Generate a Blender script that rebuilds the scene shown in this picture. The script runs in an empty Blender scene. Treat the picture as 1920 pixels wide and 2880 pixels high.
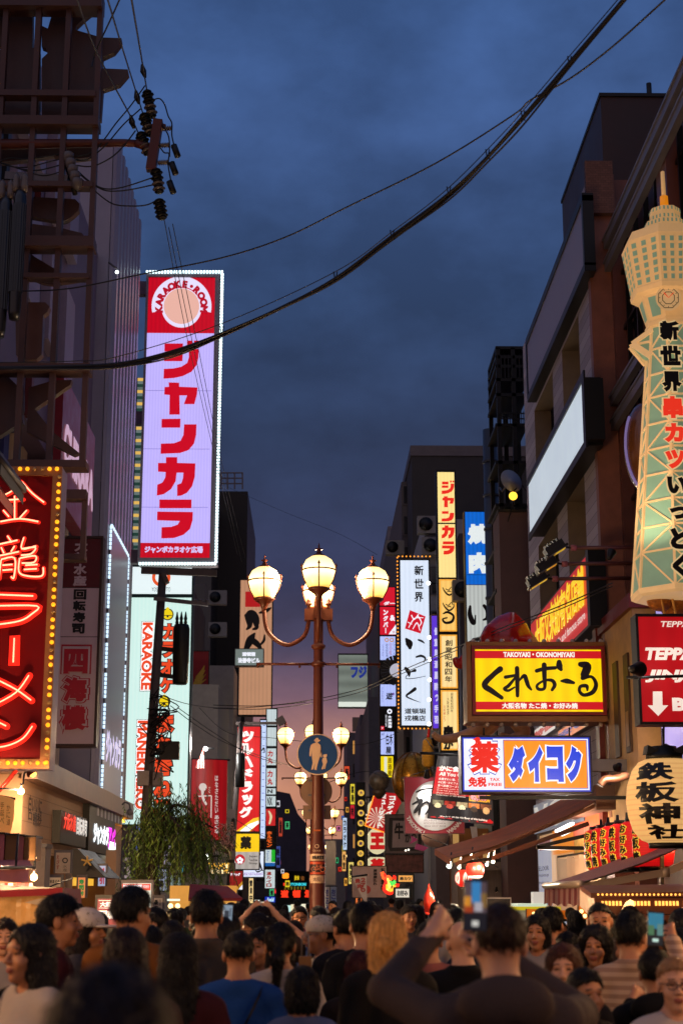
import bpy,bmesh,math,random
import numpy as np
from mathutils import Vector,Matrix
S=bpy.context.scene
COL=S.collection
R=math.radians
random.seed(7)
# ---------------------------------------------------------------- camera
FPX=4430.0                      # focal length in photo pixels (photo is 1920 x 2880)
CAM_H=1.8
PITCH=math.atan((2520-1440)/FPX)
YAW=math.atan(80/FPX*math.cos(PITCH))
cam=bpy.data.objects.new('camera',bpy.data.cameras.new('camera'))
COL.objects.link(cam)
cam.location=(0,0,CAM_H)
cam.rotation_euler=(math.pi/2+PITCH,0,-YAW)
cam.data.sensor_fit='VERTICAL'
cam.data.sensor_height=36
cam.data.sensor_width=24
cam.data.lens=FPX/2880*36
cam.data.clip_start=0.1
cam.data.clip_end=3000
cam.data.dof.use_dof=True
cam.data.dof.focus_distance=27
cam.data.dof.aperture_fstop=3.2
S.camera=cam
# ---------------------------------------------------------------- world: dusk sky with cloud
world=bpy.data.worlds.new('World')
S.world=world
world.use_nodes=True
wn,wl=world.node_tree.nodes,world.node_tree.links
def lin(h):
 h=h.lstrip('#')
 c=[int(h[i:i+2],16)/255 for i in (0,2,4)]
 return tuple(x/12.92 if x <= 0.04045 else ((x+0.055)/1.055) ** 2.4 for x in c)
bg=wn['Background']
tc=wn.new('ShaderNodeTexCoord')
sep=wn.new('ShaderNodeSeparateXYZ')
wl.new(tc.outputs['Generated'],sep.inputs[0])
asin=wn.new('ShaderNodeMath');asin.operation='ARCSINE'
wl.new(sep.outputs['Z'],asin.inputs[0])
# clouds shift the height of the bands a little, so that the dusk colours break up unevenly
mp=wn.new('ShaderNodeMapping');mp.inputs['Scale'].default_value=(1.7,1.7,2.8)
wl.new(tc.outputs['Generated'],mp.inputs[0])
nz=wn.new('ShaderNodeTexNoise');nz.inputs['Scale'].default_value=3.4;nz.inputs['Detail'].default_value=7;nz.inputs['Roughness'].default_value=.52
nz.inputs['Distortion'].default_value=.5
wl.new(mp.outputs[0],nz.inputs['Vector'])
wob=wn.new('ShaderNodeMath');wob.operation='MULTIPLY_ADD'
wl.new(nz.outputs['Fac'],wob.inputs[0]);wob.inputs[1].default_value=.07;wob.inputs[2].default_value=-.035
addh=wn.new('ShaderNodeMath');addh.operation='ADD'
wl.new(asin.outputs[0],addh.inputs[0]);wl.new(wob.outputs[0],addh.inputs[1])
div=wn.new('ShaderNodeMath');div.operation='DIVIDE';div.inputs[1].default_value=R(40)
wl.new(addh.outputs[0],div.inputs[0])
ramp=wn.new('ShaderNodeValToRGB')
stops=[(0,'#9c6a5c'),(3.8,'#b27c66'),(5.2,'#a0746e'),(6.6,'#74596a'),(8.6,'#434361'),(11,'#2e3656'),(16,'#2a3958'),
  (21,'#31476e'),(27,'#3b5585'),(33,'#3c598c'),(40,'#3a5484')]
er=ramp.color_ramp.elements
while len(er)<len(stops):
 er.new(0.5)
for e,(d,h) in zip(er,stops):
 e.position=d/40;e.color=(*lin(h),1)
wl.new(div.outputs[0],ramp.inputs[0])
nz2=wn.new('ShaderNodeTexNoise');nz2.inputs['Scale'].default_value=3.6;nz2.inputs['Detail'].default_value=8;nz2.inputs['Roughness'].default_value=.55
wl.new(mp.outputs[0],nz2.inputs['Vector'])
cr2=wn.new('ShaderNodeMapRange');cr2.inputs[1].default_value=.38;cr2.inputs[2].default_value=.62
cr2.inputs[3].default_value=.78;cr2.inputs[4].default_value=1.32
wl.new(nz2.outputs['Fac'],cr2.inputs[0])
mul=wn.new('ShaderNodeVectorMath');mul.operation='SCALE'
wl.new(ramp.outputs[0],mul.inputs[0]);wl.new(cr2.outputs[0],mul.inputs['Scale'])
sky=wn.new('ShaderNodeTexSky');sky.sky_type='NISHITA';sky.sun_disc=False
sky.sun_elevation=R(0.6);sky.sun_rotation=R(4)
sks=wn.new('ShaderNodeVectorMath');sks.operation='SCALE';sks.inputs['Scale'].default_value=.003
wl.new(sky.outputs[0],sks.inputs[0])
addc=wn.new('ShaderNodeVectorMath');addc.operation='ADD'
wl.new(mul.outputs[0],addc.inputs[0]);wl.new(sks.outputs[0],addc.inputs[1])
wl.new(addc.outputs[0],bg.inputs[0])
bg.inputs[1].default_value=1.0
# soft warm fill from behind the camera, for dusk sky and shop glow
sun=bpy.data.objects.new('sun',bpy.data.lights.new('sun','SUN'))
COL.objects.link(sun)
sun.data.energy=0.42;sun.data.angle=R(110);sun.data.color=(1,.74,.58)
sun.rotation_euler=(R(58),0,R(-28))
S.view_settings.view_transform='Standard'
S.view_settings.look='None'
S.view_settings.exposure=0
S.view_settings.gamma=1
S.cycles.use_denoising=True
S.cycles.max_bounces=6
S.cycles.sample_clamp_indirect=4
S.cycles.use_light_tree=True
# ---------------------------------------------------------------- helpers
CM=Matrix.Rotation(-YAW,4,'Z') @ Matrix.Rotation(math.pi/2+PITCH,4,'X')
def ray(u,v):
 return CM.to_3x3() @ Vector(((u-960)/FPX,(1440-v)/FPX,-1))
def P(u,v,Y):                    # the point at street distance Y that the photo shows at u, v
 d=ray(u,v);k=Y/d.y
 return Vector((d.x*k,Y,CAM_H+d.z*k))
def PX(u,v,X):                   # the point on the facade plane x = X
 d=ray(u,v);k=X/d.x
 return Vector((X,d.y*k,CAM_H+d.z*k))
def mpp(Y):                        # metres per photo pixel at distance Y
 return Y/FPX
MATS={}
def mat(name,col,rough=.6,metal=0.,emit=None,es=1.,var=0.,vscale=3.,bump=0.,bscale=30.,spec=.4,quiet=True,trans=0.,alpha=1.,stretch=None):
 if name in MATS:
  return MATS[name]
 m=bpy.data.materials.new(name);m.use_nodes=True
 nt=m.node_tree;b=nt.nodes['Principled BSDF']
 c=lin(col) if isinstance(col,str) else col
 b.inputs['Base Color'].default_value=(*c,1)
 b.inputs['Roughness'].default_value=rough
 b.inputs['Metallic'].default_value=metal
 b.inputs['Specular IOR Level'].default_value=spec
 b.inputs['Transmission Weight'].default_value=trans
 b.inputs['Alpha'].default_value=alpha
 co=None
 if var or bump:
  co=nt.nodes.new('ShaderNodeTexCoord')
  mpn=nt.nodes.new('ShaderNodeMapping')
  nt.links.new(co.outputs['Object'],mpn.inputs[0])
  if stretch:mpn.inputs['Scale'].default_value=stretch
  co=mpn
 if var:
  n=nt.nodes.new('ShaderNodeTexNoise');n.inputs['Scale'].default_value=vscale;n.inputs['Detail'].default_value=6
  n.inputs['Roughness'].default_value=.62
  nt.links.new(co.outputs[0],n.inputs['Vector'])
  mr=nt.nodes.new('ShaderNodeMapRange');mr.inputs[1].default_value=.3;mr.inputs[2].default_value=.7
  mr.inputs[3].default_value=1-var;mr.inputs[4].default_value=1+var
  nt.links.new(n.outputs['Fac'],mr.inputs[0])
  sc=nt.nodes.new('ShaderNodeVectorMath');sc.operation='SCALE';sc.inputs[0].default_value=c
  nt.links.new(mr.outputs[0],sc.inputs['Scale'])
  nt.links.new(sc.outputs[0],b.inputs['Base Color'])
  mr2=nt.nodes.new('ShaderNodeMapRange');mr2.inputs[3].default_value=max(.05,rough-.15);mr2.inputs[4].default_value=min(1,rough+.15)
  nt.links.new(n.outputs['Fac'],mr2.inputs[0]);nt.links.new(mr2.outputs[0],b.inputs['Roughness'])
 if bump:
  n2=nt.nodes.new('ShaderNodeTexNoise');n2.inputs['Scale'].default_value=bscale;n2.inputs['Detail'].default_value=4
  nt.links.new(co.outputs[0],n2.inputs['Vector'])
  bp=nt.nodes.new('ShaderNodeBump');bp.inputs['Strength'].default_value=bump;bp.inputs['Distance'].default_value=.02
  nt.links.new(n2.outputs['Fac'],bp.inputs['Height']);nt.links.new(bp.outputs[0],b.inputs['Normal'])
 if emit is not None:
  e=lin(emit) if isinstance(emit,str) else emit
  b.inputs['Emission Color'].default_value=(*e,1)
  b.inputs['Emission Strength'].default_value=es
  if quiet:m.cycles.emission_sampling='NONE'
 MATS[name]=m
 return m
def lit(h,es=1.,quiet=True,tubes=0.,tscale=6.,horiz=False):    # back-lit plastic: glows by itself, with a faint unevenness from its tubes
 name='backlit_%s_%g_%d_%g_%g_%d' % (h,es,quiet,tubes,tscale,horiz)
 if name in MATS:return MATS[name]
 m=mat(name,tuple(x*.35 for x in lin(h)),.35,emit=h,es=es,quiet=quiet)
 if tubes:
  nt=m.node_tree;b=nt.nodes['Principled BSDF']
  co=nt.nodes.new('ShaderNodeTexCoord')
  w=nt.nodes.new('ShaderNodeTexWave');w.bands_direction='Z' if horiz else 'X'
  w.inputs['Scale'].default_value=tscale;w.inputs['Distortion'].default_value=.35;w.inputs['Detail'].default_value=1
  nt.links.new(co.outputs['Object'],w.inputs['Vector'])
  n=nt.nodes.new('ShaderNodeTexNoise');n.inputs['Scale'].default_value=.9;n.inputs['Detail'].default_value=3
  nt.links.new(co.outputs['Object'],n.inputs['Vector'])
  av=nt.nodes.new('ShaderNodeMath');av.operation='ADD'
  nt.links.new(w.outputs['Fac'],av.inputs[0]);nt.links.new(n.outputs['Fac'],av.inputs[1])
  mr=nt.nodes.new('ShaderNodeMapRange');mr.inputs[1].default_value=.3;mr.inputs[2].default_value=1.7
  mr.inputs[3].default_value=es*(1-tubes);mr.inputs[4].default_value=es*(1+tubes)
  nt.links.new(av.outputs[0],mr.inputs[0]);nt.links.new(mr.outputs[0],b.inputs['Emission Strength'])
 return m
def paint(h,rough=.5,var=.12,**k):
 return mat('paint_%s_%g' % (h,rough),h,rough,var=var,**k)
class MB:
 """collects polygons of several materials into ONE mesh"""
 def __init__(s):
  s.v,s.f,s.m,s.mats,s.sm=[],[],[],[],[]
 def mi(s,m):
  if m not in s.mats:s.mats.append(m)
  return s.mats.index(m)
 def face(s,pts,m,smooth=False):
  b=len(s.v);s.v.extend([tuple(p) for p in pts]);s.f.append(tuple(range(b,b+len(pts))));s.m.append(s.mi(m));s.sm.append(smooth)
 def mesh(s,verts,faces,m,smooth=False):
  b=len(s.v);s.v.extend([tuple(p) for p in verts]);k=s.mi(m)
  for f in faces:
   s.f.append(tuple(i+b for i in f));s.m.append(k);s.sm.append(smooth)
 def box(s,lo,hi,m,M=None):
  x0,y0,z0=lo;x1,y1,z1=hi
  v=[Vector(p) for p in ((x0,y0,z0),(x1,y0,z0),(x1,y1,z0),(x0,y1,z0),(x0,y0,z1),(x1,y0,z1),(x1,y1,z1),(x0,y1,z1))]
  if M is not None:v=[M @ p for p in v]
  s.mesh(v,[(0,3,2,1),(4,5,6,7),(0,1,5,4),(1,2,6,5),(2,3,7,6),(3,0,4,7)],m)
 def beam(s,a,b,w,h,m,up=(0,0,1)):     # square bar from a to b
  a,b=Vector(a),Vector(b);d=b-a;L=d.length
  if L<1e-6:return
  d /= L;up=Vector(up)
  x=d.cross(up)
  if x.length<1e-3:x=d.cross(Vector((0,1,0)))
  x.normalize();y=x.cross(d)
  M=Matrix(((x.x,d.x,y.x,a.x),(x.y,d.y,y.y,a.y),(x.z,d.z,y.z,a.z),(0,0,0,1)))
  s.box((-w/2,0,-h/2),(w/2,L,h/2),m,M)
 def tube(s,path,r,m,n=8,cap=True,smooth=True):
  path=[Vector(p) for p in path]
  rs=r if hasattr(r,'__len__') else [r]*len(path)
  rings=[];px=None
  for i,p in enumerate(path):
   d=(path[min(i+1,len(path)-1)]-path[max(i-1,0)]).normalized()
   x=px-d*px.dot(d) if px is not None else d.orthogonal()
   if x.length<1e-5:x=d.orthogonal()
   x.normalize();px=x;y=d.cross(x)
   rings.append([p+(x*math.cos(2*math.pi*k/n)+y*math.sin(2*math.pi*k/n))*rs[i] for k in range(n)])
  v=[q for rg in rings for q in rg];f=[]
  for i in range(len(path)-1):
   for k in range(n):
    f.append((i*n+k,i*n+(k+1) % n,(i+1)*n+(k+1) % n,(i+1)*n+k))
  if cap:
   f.append(tuple(range(n))[::-1]);f.append(tuple(range((len(path)-1)*n,len(path)*n)))
  s.mesh(v,f,m,smooth)
 def lathe(s,prof,c,m,n=16,smooth=True,M=None,phase=0.):    # prof: (radius, z)
  v,f=[],[]
  for r,z in prof:
   for k in range(n):
    a=2*math.pi*k/n+phase
    q=Vector((r*math.cos(a),r*math.sin(a),z))
    if M is not None:q=M @ q
    v.append(q+Vector(c))
  for i in range(len(prof)-1):
   for k in range(n):
    f.append((i*n+k,i*n+(k+1) % n,(i+1)*n+(k+1) % n,(i+1)*n+k))
  f.append(tuple(range(n))[::-1]);f.append(tuple(range((len(prof)-1)*n,len(prof)*n)))
  s.mesh(v,f,m,smooth)
 def ball(s,c,r,m,n=14,k=10,sc=(1,1,1)):
  M=Matrix.Diagonal((*sc,1))
  s.lathe([(r*math.sin(math.pi*i/k)+1e-5,-r*math.cos(math.pi*i/k)) for i in range(k+1)],c,m,n,True,M)
 def prism(s,pts,d,m,side=None):   # pts: 3-D outline, pushed along vector d
  pts=[Vector(p) for p in pts];n=len(pts);d=Vector(d)
  b=[p+d for p in pts]
  s.face(pts,m);s.face(b[::-1],m)
  for i in range(n):
   j=(i+1) % n
   s.face((pts[i],b[i],b[j],pts[j]),side or m)
def wloc(o):
 p=Vector(o.location)
 while o.parent:o=o.parent;p += Vector(o.location)
 return p
def obj(name,mb,parent=None):
 me=bpy.data.meshes.new(name)
 off=wloc(parent) if parent else Vector((0,0,0))
 v=np.array(mb.v,dtype=float).reshape(-1,3)-np.array(off)
 me.from_pydata(v.tolist(),[],mb.f)
 for m in mb.mats:me.materials.append(m)
 me.polygons.foreach_set('material_index',mb.m)
 me.polygons.foreach_set('use_smooth',mb.sm)
 me.update()
 o=bpy.data.objects.new(name,me);COL.objects.link(o)
 if parent:o.parent=parent
 return o
def tag(o,label,cat,group=None,kind=None):
 o['label']=label;o['category']=cat
 if group:o['group']=group
 if kind:o['kind']=kind
 return o
def thing(name,label,cat,loc,group=None):
 o=bpy.data.objects.new(name,None);COL.objects.link(o);o.location=loc;o.empty_display_size=.2
 return tag(o,label,cat,group)
def one(name,mb,label,cat,group=None,kind=None):       # a thing of a single mesh, its origin at its own base
 v=np.array(mb.v);c=(v.min(0)+v.max(0))/2;c[2]=v[:,2].min()
 e=bpy.data.objects.new('tmp',None);e.location=c
 o=obj(name,mb,e);o.parent=None;o.location=c
 bpy.data.objects.remove(e)
 return tag(o,label,cat,group,kind)
def struct(name,mb):
 o=obj(name,mb);o['kind']='structure'
 return o
def dup(root,loc,label=None,group=None):
 r=root.copy();COL.objects.link(r);r.location=loc
 if label:r['label']=label
 if group:r['group']=group
 for ch in list(root.children):
  c=ch.copy();COL.objects.link(c);c.parent=r
  for g in ch.children:
   d=g.copy();COL.objects.link(d);d.parent=c
 return r
# ------------------------------------------------ sign planes and lettering
class PY:
 """an upright plane facing back down the street at distance Y; places things by where the photo shows them"""
 def __init__(s,Y):s.Y=Y
 def pt(s,u,v,off=0.):
  p=P(u,v,s.Y);p.y -= off;return p
 def rect(s,u0,v0,u1,v1):
  um,vm=(u0+u1)/2,(v0+v1)/2
  return P(u0,vm,s.Y).x,P(um,v1,s.Y).z,P(u1,vm,s.Y).x,P(um,v0,s.Y).z
 def loc(s,a,b,off=0.):return Vector((a,s.Y-off,b))
class PXp:
 """a facade plane x = X; sgn = +1 faces left (-x)"""
 def __init__(s,X):s.X=X;s.g=1 if X>0 else -1
 def pt(s,u,v,off=0.):
  p=PX(u,v,s.X);p.x -= off*s.g;return p
 def rectw(s,y0,z0,y1,z1):   # in metres
  return (y0,z0,y1,z1)
 def loc(s,a,b,off=0.):return Vector((s.X-off*s.g,a,b))
TXT={}
def glyphs(st,bold=0.,shear=0.):
 k=(st,bold,shear)
 if k not in TXT:
  c=bpy.data.curves.new('lettering','FONT');c.body=st;c.size=1;c.resolution_u=3;c.shear=shear
  c.bevel_depth=bold;c.bevel_resolution=0;c.fill_mode='FRONT' if bold else 'FRONT'
  o=bpy.data.objects.new('lettering',c);COL.objects.link(o)
  dg=bpy.context.evaluated_depsgraph_get()
  me=bpy.data.meshes.new_from_object(o.evaluated_get(dg))
  v=np.zeros(len(me.vertices)*3);me.vertices.foreach_get('co',v);v=v.reshape(-1,3)
  f=[tuple(p.vertices) for p in me.polygons]
  bpy.data.objects.remove(o);bpy.data.curves.remove(c);bpy.data.meshes.remove(me)
  TXT[k]=(v,f)
 return TXT[k]
def put_text(mb,pl,st,box,m,off=.02,bold=0.,shear=0.,keep=False,flip=False,rot=0,depth=.3):
 """fits one line of lettering into box = (a0, b0, a1, b1) of the plane"""
 v,f=glyphs(st,bold,shear)
 if not len(v):return
 a0,b0,a1,b1=box
 lo,hi=v.min(0),v.max(0)
 w=v[:,:2].copy();zz=(v[:,2])
 if rot==90:w=np.stack([w[:,1],-w[:,0]],1)         # reads downwards
 lo,hi=w.min(0),w.max(0);ext=np.maximum(hi-lo,1e-6)
 sx,sy=(a1-a0)/ext[0],(b1-b0)/ext[1]
 if keep:
  k=min(abs(sx),abs(sy));sx=math.copysign(k,sx);sy=math.copysign(k,sy)
 ca,cb=(a0+a1)/2,(b0+b1)/2
 cc=(lo+hi)/2
 zs=abs(min(abs(sx),abs(sy)))*depth
 pts=[pl.loc(ca+(x-cc[0])*sx,cb+(y-cc[1])*sy,off+z*zs) for (x,y),z in zip(w,zz)]
 mb.mesh(pts,f,m)
def text(mb,pl,st,u0,v0,u1,v1,m,**k):
 put_text(mb,pl,st,pl.rect(u0,v0,u1,v1),m,**k)
def column(mb,pl,st,u0,v0,u1,v1,m,gap=.12,du=0.,**k):      # characters one below the other; du: sideways drift in photo px
 n=len(st);h=(v1-v0)/n
 for i,ch in enumerate(st):
  if ch==' ':continue
  d=du*(i/max(1,n-1))
  g=h*gap/2
  if ch in 'ー｜':
   box=pl.rect(u0+(u1-u0)*.42+d,v0+i*h+g,u0+(u1-u0)*.58+d,v0+(i+1)*h-g)
   quad(mb,pl,box,m,k.get('off',.02));continue
  if ch in '・':
   cx=(u0+u1)/2+d;cy=v0+(i+.5)*h;q=min(u1-u0,h)*.12
   quad(mb,pl,pl.rect(cx-q,cy-q,cx+q,cy+q),m,k.get('off',.02));continue
  if ch in 'ャュョッゃゅょっ':
   w=(u1-u0)
   text(mb,pl,ch,u0+w*.18+d,v0+i*h+g+h*.05,u1+d,v0+(i+1)*h-g,m,**k);continue
  text(mb,pl,ch,u0+d,v0+i*h+g,u1+d,v0+(i+1)*h-g,m,**k)
def quad(mb,pl,box,m,off=.01):
 a0,b0,a1,b1=box
 mb.face([pl.loc(a0,b0,off),pl.loc(a1,b0,off),pl.loc(a1,b1,off),pl.loc(a0,b1,off)],m)
def rect(mb,pl,u0,v0,u1,v1,m,off=.01):
 quad(mb,pl,pl.rect(u0,v0,u1,v1),m,off)
def poly(mb,pl,pts,m,off=.01):
 mb.face([pl.pt(u,v,off) for u,v in pts],m)
def disc(mb,pl,u,v,r,m,off=.012,n=28,sv=1.,a0=0,a1=360):
 pts=[]
 for k in range(n+(0 if a1-a0==360 else 1)):
  a=R(a0+(a1-a0)*k/n)
  pts.append((u+r*math.cos(a),v-r*sv*math.sin(a)))
 poly(mb,pl,pts,m,off)
def ring(mb,pl,u,v,r0,r1,m,off=.012,n=28,a0=0,a1=360):
 for k in range(n):
  a,b=R(a0+(a1-a0)*k/n),R(a0+(a1-a0)*(k+1)/n)
  poly(mb,pl,[(u+r*math.cos(t),v-r*math.sin(t)) for r,t in ((r0,a),(r1,a),(r1,b),(r0,b))],m,off)
def arc_text(mb,pl,st,u,v,r,h,a0,a1,m,off=.02,bold=.03,inward=False):
 """letters along an arc, angles in degrees from +u anticlockwise"""
 n=len(st)
 for i,ch in enumerate(st):
  if ch==' ':continue
  a=R(a0+(a1-a0)*i/max(1,n-1))
  gv,gf=glyphs(ch,bold)
  if not len(gv):continue
  lo,hi=gv[:,:2].min(0),gv[:,:2].max(0);c=(lo+hi)/2
  k=h/.75
  cx,cy=u+r*math.cos(a),v-r*math.sin(a)
  t=a-math.pi/2+(math.pi if inward else 0)
  ct,sn=math.cos(t),math.sin(t)
  pts=[]
  for x,y,z in gv:
   x=(x-c[0])*k;y=(y-(.36 if ch not in '・' else c[1]))*k
   pts.append(pl.pt(cx+x*ct-y*sn,cy-(x*sn+y*ct),off))
  mb.mesh(pts,gf,m)
def catmull(pts,n=6):
 out=[]
 q=[pts[0]]+list(pts)+[pts[-1]]
 for i in range(1,len(q)-2):
  p0,p1,p2,p3=(np.array(x,float) for x in q[i-1:i+3])
  for k in range(n):
   t=k/n
   out.append(.5*((2*p1)+(-p0+p2)*t+(2*p0-5*p1+4*p2-p3)*t*t+(-p0+3*p1-3*p2+p3)*t ** 3))
 out.append(np.array(q[-2],float))
 return out
def brush(mb,pl,pts,m,off=.02,n=6,rough=0.):      # brush stroke: (u, v, width) points
 c=catmull(pts,n);L,Rr=[],[]
 for i,p in enumerate(c):
  d=c[min(i+1,len(c)-1)][:2]-c[max(i-1,0)][:2];d=d/(np.linalg.norm(d)+1e-9)
  w=p[2]/2*(1+rough*random.uniform(-1,1))
  L.append((p[0]-d[1]*w,p[1]+d[0]*w));Rr.append((p[0]+d[1]*w,p[1]-d[0]*w))
 for i in range(len(c)-1):
  o2=off+i*.0004
  poly(mb,pl,[L[i],L[i+1],Rr[i+1],Rr[i]],m,o2)
 for e in (0,-1):
  if c[e][2]>3:disc(mb,pl,c[e][0],c[e][1],c[e][2]/2,m,off+(.0005 if e==0 else len(c)*.0004),10)
def cabinet(mb,pl,u0,v0,u1,v1,depth,frame,m,face_off=0.,lip=.03):
 """sign box: a body behind the face plane with a raised frame round it; frame in px"""
 a0,b0,a1,b1=pl.rect(u0,v0,u1,v1)
 f=(a1-a0)*frame/max(1e-6,(u1-u0))
 Y=pl.Y
 mb.box((a0,Y+.004,b0),(a1,Y+depth,b1),m)
 if f>0:
  mb.box((a0-.002,Y-lip,b0-.002),(a0+f,Y+.003,b1+.002),m);mb.box((a1-f,Y-lip,b0-.002),(a1+.002,Y+.003,b1+.002),m)
  mb.box((a0+f,Y-lip,b0-.002),(a1-f,Y+.003,b0+f),m);mb.box((a0+f,Y-lip,b1-f),(a1-f,Y+.003,b1+.002),m)
def sign(name,label,pl,u0,v0,u1,v1,draw,depth=.35,frame=3,fm=None,cat='sign',group=None,face='face',sup=True):
 """a sign thing: cabinet + face (its lettering inside the face's mesh); draw(mb) paints the face"""
 fm=fm or M_dark
 a0,b0,a1,b1=pl.rect(u0,v0,u1,v1)
 t=thing(name,label,cat,((a0+a1)/2,pl.Y,b0),group)
 c=MB();cabinet(c,pl,u0,v0,u1,v1,depth,frame,fm);obj('cabinet',c,t)
 f=MB();draw(f);obj(face,f,t)
 return t
M_dark=mat('dark_metal','#1c1a1b',.5,.3,var=.2)
M_black=mat('black_metal','#0b0a0b',.45,.2)
M_steel=mat('galvanised_steel','#6f6a68',.45,.6,var=.2)
M_grey=mat('grey_metal','#5c5658',.5,.3,var=.15)
K=lit('#120c0e',.25)                      # dark lettering on a lit face
# ================================================================ GROUND
g=MB()
asph=mat('street_paving','#4a4442',.55,var=.25,vscale=1.2,bump=.25,bscale=60)
g.face([(-900,-300,0),(900,-300,0),(900,2500,0),(-900,2500,0)],asph)
struct('ground',g)
g=MB()
pave=mat('stone_setts','#5a5350',.5,var=.3,vscale=2.5,bump=.3,bscale=25)
for i in range(-2,42):
 for s in (-1,1):
  g.box((s*3.2-.22,i*5,0.001),(s*3.2+.22,i*5+4.96,.006),pave)
struct('street_gutter',g)
# ================================================================ facade helpers
def brickmat(name,c1,c2,mortar,scale=5.,bumpd=.6,rough=.75):
 if name in MATS:return MATS[name]
 m=mat(name,c1,rough);nt=m.node_tree;b=nt.nodes['Principled BSDF']
 co=nt.nodes.new('ShaderNodeTexCoord');mpn=nt.nodes.new('ShaderNodeMapping')
 mpn.inputs['Rotation'].default_value=(R(90),0,R(90)) if name.endswith('_street') else (R(90),0,0)
 nt.links.new(co.outputs['Object'],mpn.inputs[0])
 br=nt.nodes.new('ShaderNodeTexBrick');br.inputs['Color1'].default_value=(*lin(c1),1);br.inputs['Color2'].default_value=(*lin(c2),1)
 br.inputs['Mortar'].default_value=(*lin(mortar),1);br.inputs['Scale'].default_value=scale;br.inputs['Mortar Size'].default_value=.012
 nt.links.new(mpn.outputs[0],br.inputs['Vector']);nt.links.new(br.outputs['Color'],b.inputs['Base Color'])
 bp=nt.nodes.new('ShaderNodeBump');bp.inputs['Strength'].default_value=bumpd;bp.inputs['Distance'].default_value=.02;bp.invert=True
 nt.links.new(br.outputs['Fac'],bp.inputs['Height']);nt.links.new(bp.outputs[0],b.inputs['Normal'])
 return m
glass_d=mat('dark_window_glass','#0c1016',.08,0,spec=.9,var=.3,vscale=.6)
glass_b=mat('sky_lit_window_glass','#4a6488',.06,0,spec=1.0,var=.2,vscale=.5)  # bluish base colour imitates reflected sky
warmwin=lit('#ffb45a',.55,quiet=True,tubes=.35,tscale=.8)
def wall_x(mb,X,y0,y1,z0,z1,m,holes=(),back=.35,g=None,reveal=None,gl=None):
 """street facade on plane x = X between y0..y1, z0..z1 with rectangular openings (y0,z0,y1,z1); set-back glass"""
 s=1 if X>0 else -1
 ys=sorted({y0,y1,*[h[0] for h in holes],*[h[2] for h in holes]})
 zs=sorted({z0,z1,*[h[1] for h in holes],*[h[3] for h in holes]})
 for i in range(len(ys)-1):
  for j in range(len(zs)-1):
   cy,cz=(ys[i]+ys[i+1])/2,(zs[j]+zs[j+1])/2
   if any(h[0]<cy<h[2] and h[1]<cz<h[3] for h in holes):continue
   mb.face([(X,ys[i],zs[j]),(X,ys[i+1],zs[j]),(X,ys[i+1],zs[j+1]),(X,ys[i],zs[j+1])],m)
 for h in holes:
  a,b,c,d=h;Xb=X+s*back;rm=reveal or m
  mb.face([(X,a,b),(X,c,b),(Xb,c,b),(Xb,a,b)],rm);mb.face([(X,a,d),(X,c,d),(Xb,c,d),(Xb,a,d)],rm)
  mb.face([(X,a,b),(X,a,d),(Xb,a,d),(Xb,a,b)],rm);mb.face([(X,c,b),(X,c,d),(Xb,c,d),(Xb,c,b)],rm)
def shell(mb,X,Xb,y0,y1,z0,z1,m):       # the other faces of a block whose street front is built apart
 mb.face([(X,y0,z0),(Xb,y0,z0),(Xb,y0,z1),(X,y0,z1)],m);mb.face([(X,y1,z0),(Xb,y1,z0),(Xb,y1,z1),(X,y1,z1)],m)
 mb.face([(Xb,y0,z0),(Xb,y1,z0),(Xb,y1,z1),(Xb,y0,z1)],m);mb.face([(X,y0,z1),(Xb,y0,z1),(Xb,y1,z1),(X,y1,z1)],m)
def window(parent,X,h,fm,gm,back=.3,nx=2,nz=1,fw=.05):
 s=1 if X>0 else -1;a,b,c,d=h;Xb=X+s*back
 f=MB()
 for k in range(nx+1):
  y=a+(c-a)*k/nx;f.box((Xb-.04,max(a,y-fw/2),b),(Xb+.04,min(c,y+fw/2),d),fm)
 for k in range(nz+1):
  z=b+(d-b)*k/nz;f.box((Xb-.037,a,max(b,z-fw/2)),(Xb+.037,c,min(d,z+fw/2)),fm)
 w=obj('window',f,parent)
 p=MB();p.face([(Xb+s*.01,a,b),(Xb+s*.01,c,b),(Xb+s*.01,c,d),(Xb+s*.01,a,d)],gm);obj('pane',p,w)
# ================================================================ RIGHT SIDE
# --- near building: dark glass, granite piers, pairs of steel beams
XR1=5.9
b1=thing('glass_building','dark glass fronted building with paired steel beams behind the tower shaped sign','building',(XR1+3,22,0))
gran=mat('maroon_granite','#5d342c',.4,var=.18,vscale=1.5,spec=.5)
w=MB()
ZR=PX(1708,640,XR1-.2).z
w.box((XR1+.28,12,0),(XR1+9,30.4,ZR),mat('maroon_granite_dark','#3a2420',.5,var=.2))
for y in (12.0,18.2,24.2,29.0):
 w.box((XR1-.04,y,0),(XR1+.3,y+.75,ZR-.05),gran)
obj('wall',w,b1)
f=MB();fr=mat('bronze_mullion','#17120f',.4,.6)
ys=np.arange(12.9,29.0,.92)
for y in ys:f.box((XR1+.10,y-.03,3.2),(XR1+.2,y+.03,ZR-.2),fr)
for z in np.arange(3.4,ZR-.2,1.15):f.box((XR1+.115,12.76,z-.035),(XR1+.185,29.0,z+.035),fr)
obj('mullions',f,b1)
for k,z0 in enumerate((3.45,6.6,9.75)):
 p=MB();p.face([(XR1+.22,12.8,z0),(XR1+.22,28.98,z0),(XR1+.22,28.98,z0+3.1),(XR1+.22,12.8,z0+3.1)],glass_d);obj('pane',p,b1)
steel=mat('painted_steel_beam','#6a6670',.4,.25,var=.15)
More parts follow.
